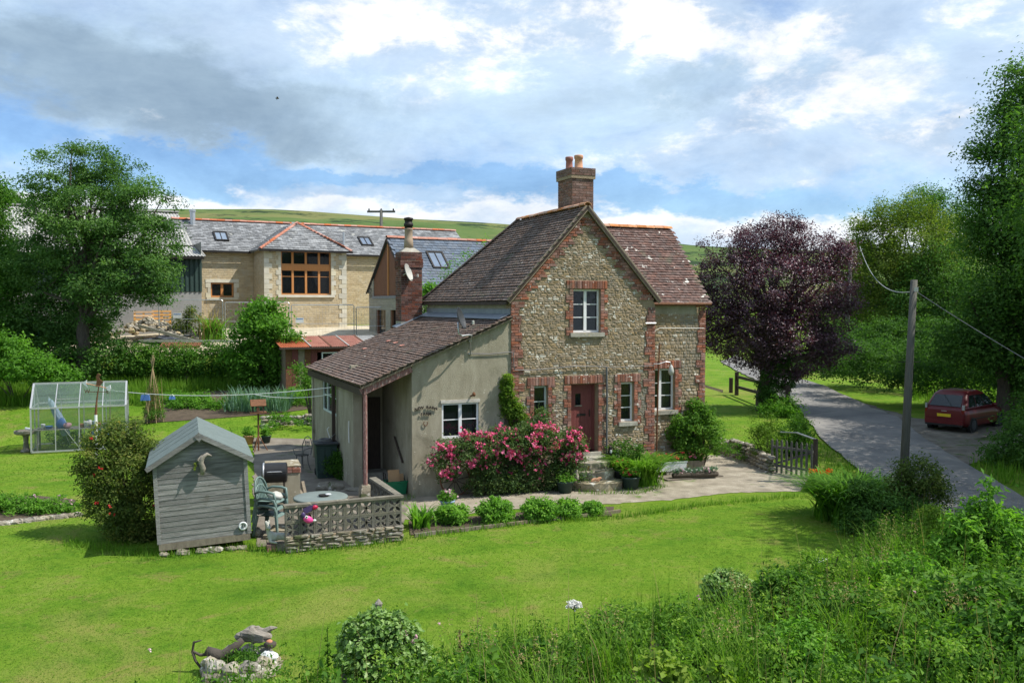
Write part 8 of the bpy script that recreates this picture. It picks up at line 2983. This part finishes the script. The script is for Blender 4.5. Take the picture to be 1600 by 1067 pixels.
nb2 = 4
xs_ = [GL * i / nb2 for i in range(nb2 + 1)]
bars([((0, 0, .05), (GL, 0, .05)), ((0, GWd, .05), (GL, GWd, .05)), ((0, 0, .05), (0, GWd, .05)), ((GL, 0, .05), (GL, GWd, .05))], 'sill_bar', .03)
bars([((0, 0, GE), (GL, 0, GE)), ((0, GWd, GE), (GL, GWd, GE))], 'eaves_bar', .03)
bars([((0, GWd / 2, GR), (GL, GWd / 2, GR))], 'ridge_bar', .04)
for x in xs_:
    bars([((x, 0, .05), (x, 0, GE)), ((x, GWd, .05), (x, GWd, GE))], 'glazing_bar', .02 if 0 < x < GL else .03)
    bars([((x, 0, GE), (x, GWd / 2, GR)), ((x, GWd, GE), (x, GWd / 2, GR))], 'rafter', .018 if 0 < x < GL else .036)
for x in (0, GL):
    bars([((x, GWd / 2, .05), (x, GWd / 2, GR)), ((x, 0, GE), (x, GWd, GE))], 'gable_bar')
for i in range(nb2):
    a, c = xs_[i] + .018, xs_[i + 1] - .018
    for (z0, z1) in ((.08, .74), (.75, GE - .03)):
        MB().box(a, c, -.004, .0, z0, z1).build('pane', M['gh_clear'], gh)
        MB().box(a, c, GWd, GWd + .004, z0, z1).build('pane', M['gh_clear'], gh)
    for s in (0, 1):
        y0, y1 = (0, GWd / 2) if s == 0 else (GWd, GWd / 2)
        for (f0, f1) in ((.02, .49), (.50, .97)):
            q = [(a, y0 + (y1 - y0) * f0, GE + (GR - GE) * f0 + .012), (c, y0 + (y1 - y0) * f0, GE + (GR - GE) * f0 + .012), (c, y0 + (y1 - y0) * f1, GE + (GR - GE) * f1 + .012), (a, y0 + (y1 - y0) * f1, GE + (GR - GE) * f1 + .012)]
            MB().slab(q if s == 0 else q[::-1], .004).build('pane', M['gh_glass'], gh)
for x in (-.002, GL + .002):
    for (y0, y1) in ((.02, GWd / 2 - .02), (GWd / 2 + .02, GWd - .02)):
        MB().add([(x - .002, y0, .08), (x - .002, y1, .08), (x - .002, y1, GE + (GR - GE) * min(y1, GWd - y1) / (GWd / 2) - .03), (x - .002, y0, GE + (GR - GE) * min(y0, GWd - y0) / (GWd / 2) - .03),
                  (x + .002, y0, .08), (x + .002, y1, .08), (x + .002, y1, GE + (GR - GE) * min(y1, GWd - y1) / (GWd / 2) - .03), (x + .002, y0, GE + (GR - GE) * min(y0, GWd - y0) / (GWd / 2) - .03)],
                 [(0, 1, 2, 3), (7, 6, 5, 4), (0, 4, 5, 1), (1, 5, 6, 2), (2, 6, 7, 3), (3, 7, 4, 0)]).build('pane', M['gh_clear'], gh)
bars([((1.0, .0, .75), (1.45, 0, .08)), ((.72, .3, GE + .26), (1.42, .3, GE + .26))], 'brace', .012)
GX = Matrix.Translation(gA) @ Matrix.Rotation(R(21), 4, 'Z')


def put(o, x, y, z, rz=0.0):
    o.matrix_basis = GX @ Matrix.Translation((x, y, z)) @ Matrix.Rotation(rz, 4, 'Z')
    return o


t = put(thing('staging', 'slatted grey bench inside the greenhouse', 'bench'), .08, .12, .03)
for i in range(6):
    MB().box(0, 2.7, .13 * i, .13 * i + .11, .70, .72).build('slat', M['grey_wood'], t)
for x in (.05, 1.3, 2.6):
    for y in (.05, .68):
        MB().box(x, x + .05, y, y + .05, 0, .70).build('leg', M['grey_wood'], t)
sk = [(.30, 'white_paint', .07, .16, 'white pot on the left of the greenhouse bench'), (.48, 'blue', .12, .09, 'dark blue seed tray at the left of the greenhouse bench'), (1.62, 'white_paint', .09, .2, 'white tub near the middle of the greenhouse bench'),
      (1.48, 'terracotta', .07, .12, 'terracotta pot beside the white tub in the greenhouse'), (1.84, 'pale_blue', .06, .2, 'pale blue bottle on the greenhouse bench'), (2.0, 'terracotta', .08, .14, 'terracotta pot right of the pale blue bottle'),
      (2.2, 'galv', .09, .16, 'grey metal can at the right of the greenhouse bench'), (2.42, 'black_plastic', .08, .15, 'black pot near the right end of the greenhouse bench'), (2.6, 'lf', .08, .15, 'yellow green pot at the right end of the greenhouse bench')]
for (x, m, r, h, lb) in sk:
    o = MB().lathe([(r * .75, 0), (r, h * .9), (r * 1.06, h), (r * .9, h), (r * .8, h * .85)], n=14).build('pot', M['yellow'] if m == 'lf' else M[m], None, smooth=True)
    put(tag(o, lb, 'pot', 'things on the greenhouse bench'), x, .32 + .12 * ((x * 10) % 2), .752)
t = put(thing('watering_can', 'white and green watering can on the greenhouse bench', 'watering can'), 1.70, .55, .752)
MB().lathe([(.10, 0), (.10, .18), (.05, .22)], n=14).build('body', M['white_paint'], t, smooth=True)
MB().tube([(.09, 0, .06), (.2, 0, .18), (.26, 0, .24)], .018, 6).build('spout', M['crate_green'], t)
MB().tube([(-.08, 0, .05), (-.16, 0, .14), (-.05, 0, .25), (.03, 0, .22)], .012, 6).build('handle', M['crate_green'], t)
t = put(thing('folded_parasol', 'pale blue folded parasol leaning in the left corner of the greenhouse', 'parasol'), .45, .7, .02)
MB().tube([(.5, .2, .45), (.35, .15, .9), (.05, .05, 1.6), (.0, .03, 1.72)], [.14, .15, .09, .02], 10).build('canopy', M['pale_blue'], t)
MB().tube([(.62, .24, .05), (.0, .03, 1.78)], .018, 6).build('pole', M['alu'], t)
put(tag(MB().blob((0, 0, .15), .17, (.9, .7, 1.1), .15, 12, 8, 3).build('blue_sack', M['blue'], smooth=True), 'blue sack slumped on the greenhouse bench', 'sack'), .86, .4, .75)
put(tag(MB().blob((0, 0, .08), .12, (1.1, .8, .8), .15, 10, 7, 8).build('patterned_bag', M['fl_palepink'], smooth=True), 'pinkish bag beside the blue sack in the greenhouse', 'bag'), 1.04, .35, .76)
put(tag(MB().blob((0, 0, .2), .32, (1.2, .8, .8), .18, 14, 9, 5).build('blue_tarpaulin', M['blue'], smooth=True), 'heap of dark blue tarpaulin on the greenhouse floor', 'tarpaulin'), 1.95, 1.2, .05)
gp0 = GX @ Vector((1.2, 1.0, 0))
t = thing('greenhouse_plants', 'green plants growing low inside the greenhouse', 'plants', gp0)
foliage('foliage', [(-.7, .2, .3, .4, .3, .25), (0, .1, .3, .5, .3, .25), (.7, .5, .3, .4, .3, .25)], 110, 28, .12, .04, M['lf_hedge'], t, kind='stuff', zmin=0)
# ---- weathervane
wv0 = base_at(147, 26.2, 0)
t = thing('weathervane', 'cockerel weathervane with arrow on a white post by the greenhouse', 'weathervane', wv0)
zz = lambda py: CAMZ + (478 - py) / 1400 * 26.2
MB().tube([(0, 0, 0), (0, 0, zz(648))], .045, 8).build('post', M['white_paint'], t)
MB().tube([(0, 0, zz(648)), (.03, 0, zz(628)), (.10, 0, zz(604))], [.04, .025, .014], 7).build('bracket', M['rust'], t)
MB().tube([(-.26, 0, zz(599)), (.12, 0, zz(603)), (.38, 0, zz(607))], .015, 6).build('arrow_shaft', M['buff'], t)
MB().prism([(-.38, zz(598)), (-.24, zz(593)), (-.26, zz(599)), (-.22, zz(605))], -.012, .012).build('arrow_head', M['white_paint'], t)
MB().prism([(.32, zz(604)), (.44, zz(601)), (.46, zz(607)), (.42, zz(611)), (.34, zz(609))], -.012, .012).build('arrow_tail', M['white_paint'], t)
MB().prism([(.02, zz(604)), (.05, zz(594)), (.03, zz(588)), (.08, zz(583)), (.14, zz(584)), (.17, zz(586)), (.12, zz(588)), (.13, zz(592)), (.18, zz(594)), (.24, zz(596)), (.18, zz(600)), (.12, zz(604))], -.012, .012).build('cockerel', M['rust'], t)
for (a, chx) in ((0, 'E'), (180, 'W')):
    x = .30 * math.cos(R(a)) + .06
    MB().tube([(.06, 0, zz(612)), (x, 0, zz(612))], .010, 5).build('direction_arm', M['rust'], t)
    cu = bpy.data.curves.new('letter', 'FONT')
    cu.body, cu.size, cu.align_x, cu.extrude = chx, .16, 'CENTER', .008
    tmp = bpy.data.objects.new('letter', cu)
    me = bpy.data.meshes.new_from_object(tmp)
    me.materials.clear()
    me.materials.append(M['rust'])
    bpy.data.objects.remove(tmp)
    link('letter', me, t, (x, 0, zz(614)), (R(90), 0, 0))
# ---- bird bath
g = G(41, 706)
t = thing('bird_bath', 'stone bird bath on a pedestal at the left of the greenhouse', 'bird bath', g)
MB().lathe([(.17, 0), (.17, .06), (.10, .10), (.075, .3), (.085, .5), (.12, .56)], n=16).build('pedestal', M['rock'], t, smooth=True)
MB().lathe([(.12, .56), (.30, .60), (.36, .64), (.36, .72), (.32, .72), (.25, .67), (.01, .66)], n=20, jit=.03).build('basin', M['rock'], t)
J = [(0, 0, .05), (.06, 0, .07), (-.07, 0, .09), (-.11, 0, .12), (.13, 0, .06)]
o = skin_body('bird_figure', J, [(0, 1), (0, 2), (2, 3), (1, 4)], [.05, .045, .04, .015, .012], M['white_paint'], None)
tag(o, 'small white bird figure perched on the bird bath', 'ornament').location = (g.x + .08, g.y, g.z + .70)
# ---- bean wigwam
g = G(240, 660)
t = thing('bean_wigwam', 'tall wigwam of brown canes with climbing beans', 'plant support', g)
H_ = CAMZ + (478 - 562) / 1400 * g.y - g.z
for i in range(7):
    a = R(51 * i)
    MB().tube([(.38 * math.cos(a), .38 * math.sin(a), 0), (-.07 * math.cos(a), -.07 * math.sin(a), H_ * (1 + .04 * (i % 3)))], .014, 5).build('cane', M['cane'], t)
foliage('beans', [(0, 0, .35, .38, .38, .3), (0, 0, .8, .22, .22, .4), (.0, 0, 1.3, .12, .12, .4)], 90, 22, .10, .035, M['lf_hedge'], t, kind='stuff', tone_mid=.6, zmin=0)
P_ = np.stack([RNG.normal(0, .14, 160), RNG.normal(0, .14, 160), RNG.uniform(0, 1.1, 160)], 1)
blades('dry_stalks', P_, .7, .010, M['lf_dry'], t, 'stuff', .2, segs=2)

# ================================================================== stone ring with driftwood
rg = Vector((-3.62, 11.75, 0))
t = thing('stone_planter', 'round rockery planter of white and grey stones on the lawn', 'planter', rg, scale=.88)
rs3 = random.Random(3)
for ring, (R0, zc, k, sz) in enumerate(((.46, .05, 11, .15), (.42, .17, 10, .13))):
    for i in range(k):
        a = 2 * math.pi * (i + .4 * ring) / k
        MB().blob((R0 * math.cos(a), R0 * math.sin(a) * .85, zc), sz * rs3.uniform(.85, 1.15), (1.15, .9, .75), .16, 10, 7, i + 40 * ring).build('stone', M['white_paint'] if (ring == 1 and i in (0, 10)) else M['rock'], t)
MB().lathe([(.40, .02), (.38, .15), (.01, .17)], n=16, sy=.85).build('soil', M['soil'], t)
foliage('plants', [(.05, -.05, .22, .28, .22, .09)], 80, 22, .07, .026, M['lf_hedge'], t, kind='stuff', tone_mid=.4)
t = thing('driftwood', 'dark twisted driftwood branch curling off the left of the stone planter', 'driftwood', (rg.x, rg.y, -.12))
MB().tube([(.02, .05, .52), (-.10, .02, .42), (-.22, -.02, .33), (-.33, -.02, .36), (-.44, -.02, .42)], [.045, .06, .085, .08, .05], 8).build('trunk', M['drift_dark'], t, smooth=True)
MB().tube([(-.40, -.02, .36), (-.52, -.03, .35), (-.62, -.03, .40), (-.60, -.03, .52), (-.50, -.03, .55)], [.024, .02, .02, .017, .008], 7).build('branch', M['drift_dark'], t, smooth=True)
MB().tube([(-.62, -.03, .40), (-.58, -.04, .28), (-.48, -.05, .15), (-.46, -.06, -.03)], [.02, .018, .016, .014], 7).build('branch', M['drift_dark'], t, smooth=True)
tag(MB().blob((0, 0, 0), .17, (1.35, .75, .62), .20, 14, 9, 71).build('weathered_driftwood', M['drift'], smooth=False), 'pale bleached driftwood lump on top of the stone planter', 'driftwood').location = (rg.x + .10, rg.y + .30, .38)
MB().tube([(.14, 0, .03), (.24, 0, .09), (.32, 0, .10)], [.06, .035, .008], 6).build('snag', M['drift'], bpy.data.objects['weathered_driftwood'])
t = thing('shell_ornament', 'dark rounded shell with an orange top on the stone planter', 'ornament', (rg.x + .36, rg.y + .16, .30))
MB().blob((0, 0, 0), .07, (1.25, .9, .75), .10, 12, 8, 2).build('shell', M['drift_dark'], t, smooth=True)
MB().blob((-.01, 0, .035), .05, (1, .9, .6), .05, 10, 6, 3).build('cap', M['terracotta'], t, smooth=True)

# ---- a bird over the farm
t = thing('bird', 'tiny dark bird gliding high over the farm', 'bird', ((437 - 800) / 1400 * 60, 60, CAMZ + (478 - 157) / 1400 * 60), R(15))
skin_body('bird_body', [(0, 0, 0), (.12, 0, .0), (-.14, 0, 0), (0, .22, .05), (-.05, .45, .0), (0, -.22, .05), (-.05, -.45, .0)], [(0, 1), (0, 2), (0, 3), (3, 4), (0, 5), (5, 6)], [.05, .03, .02, (.05, .015), (.015, .008), (.05, .015), (.015, .008)], M['drift_dark'], t, 1)
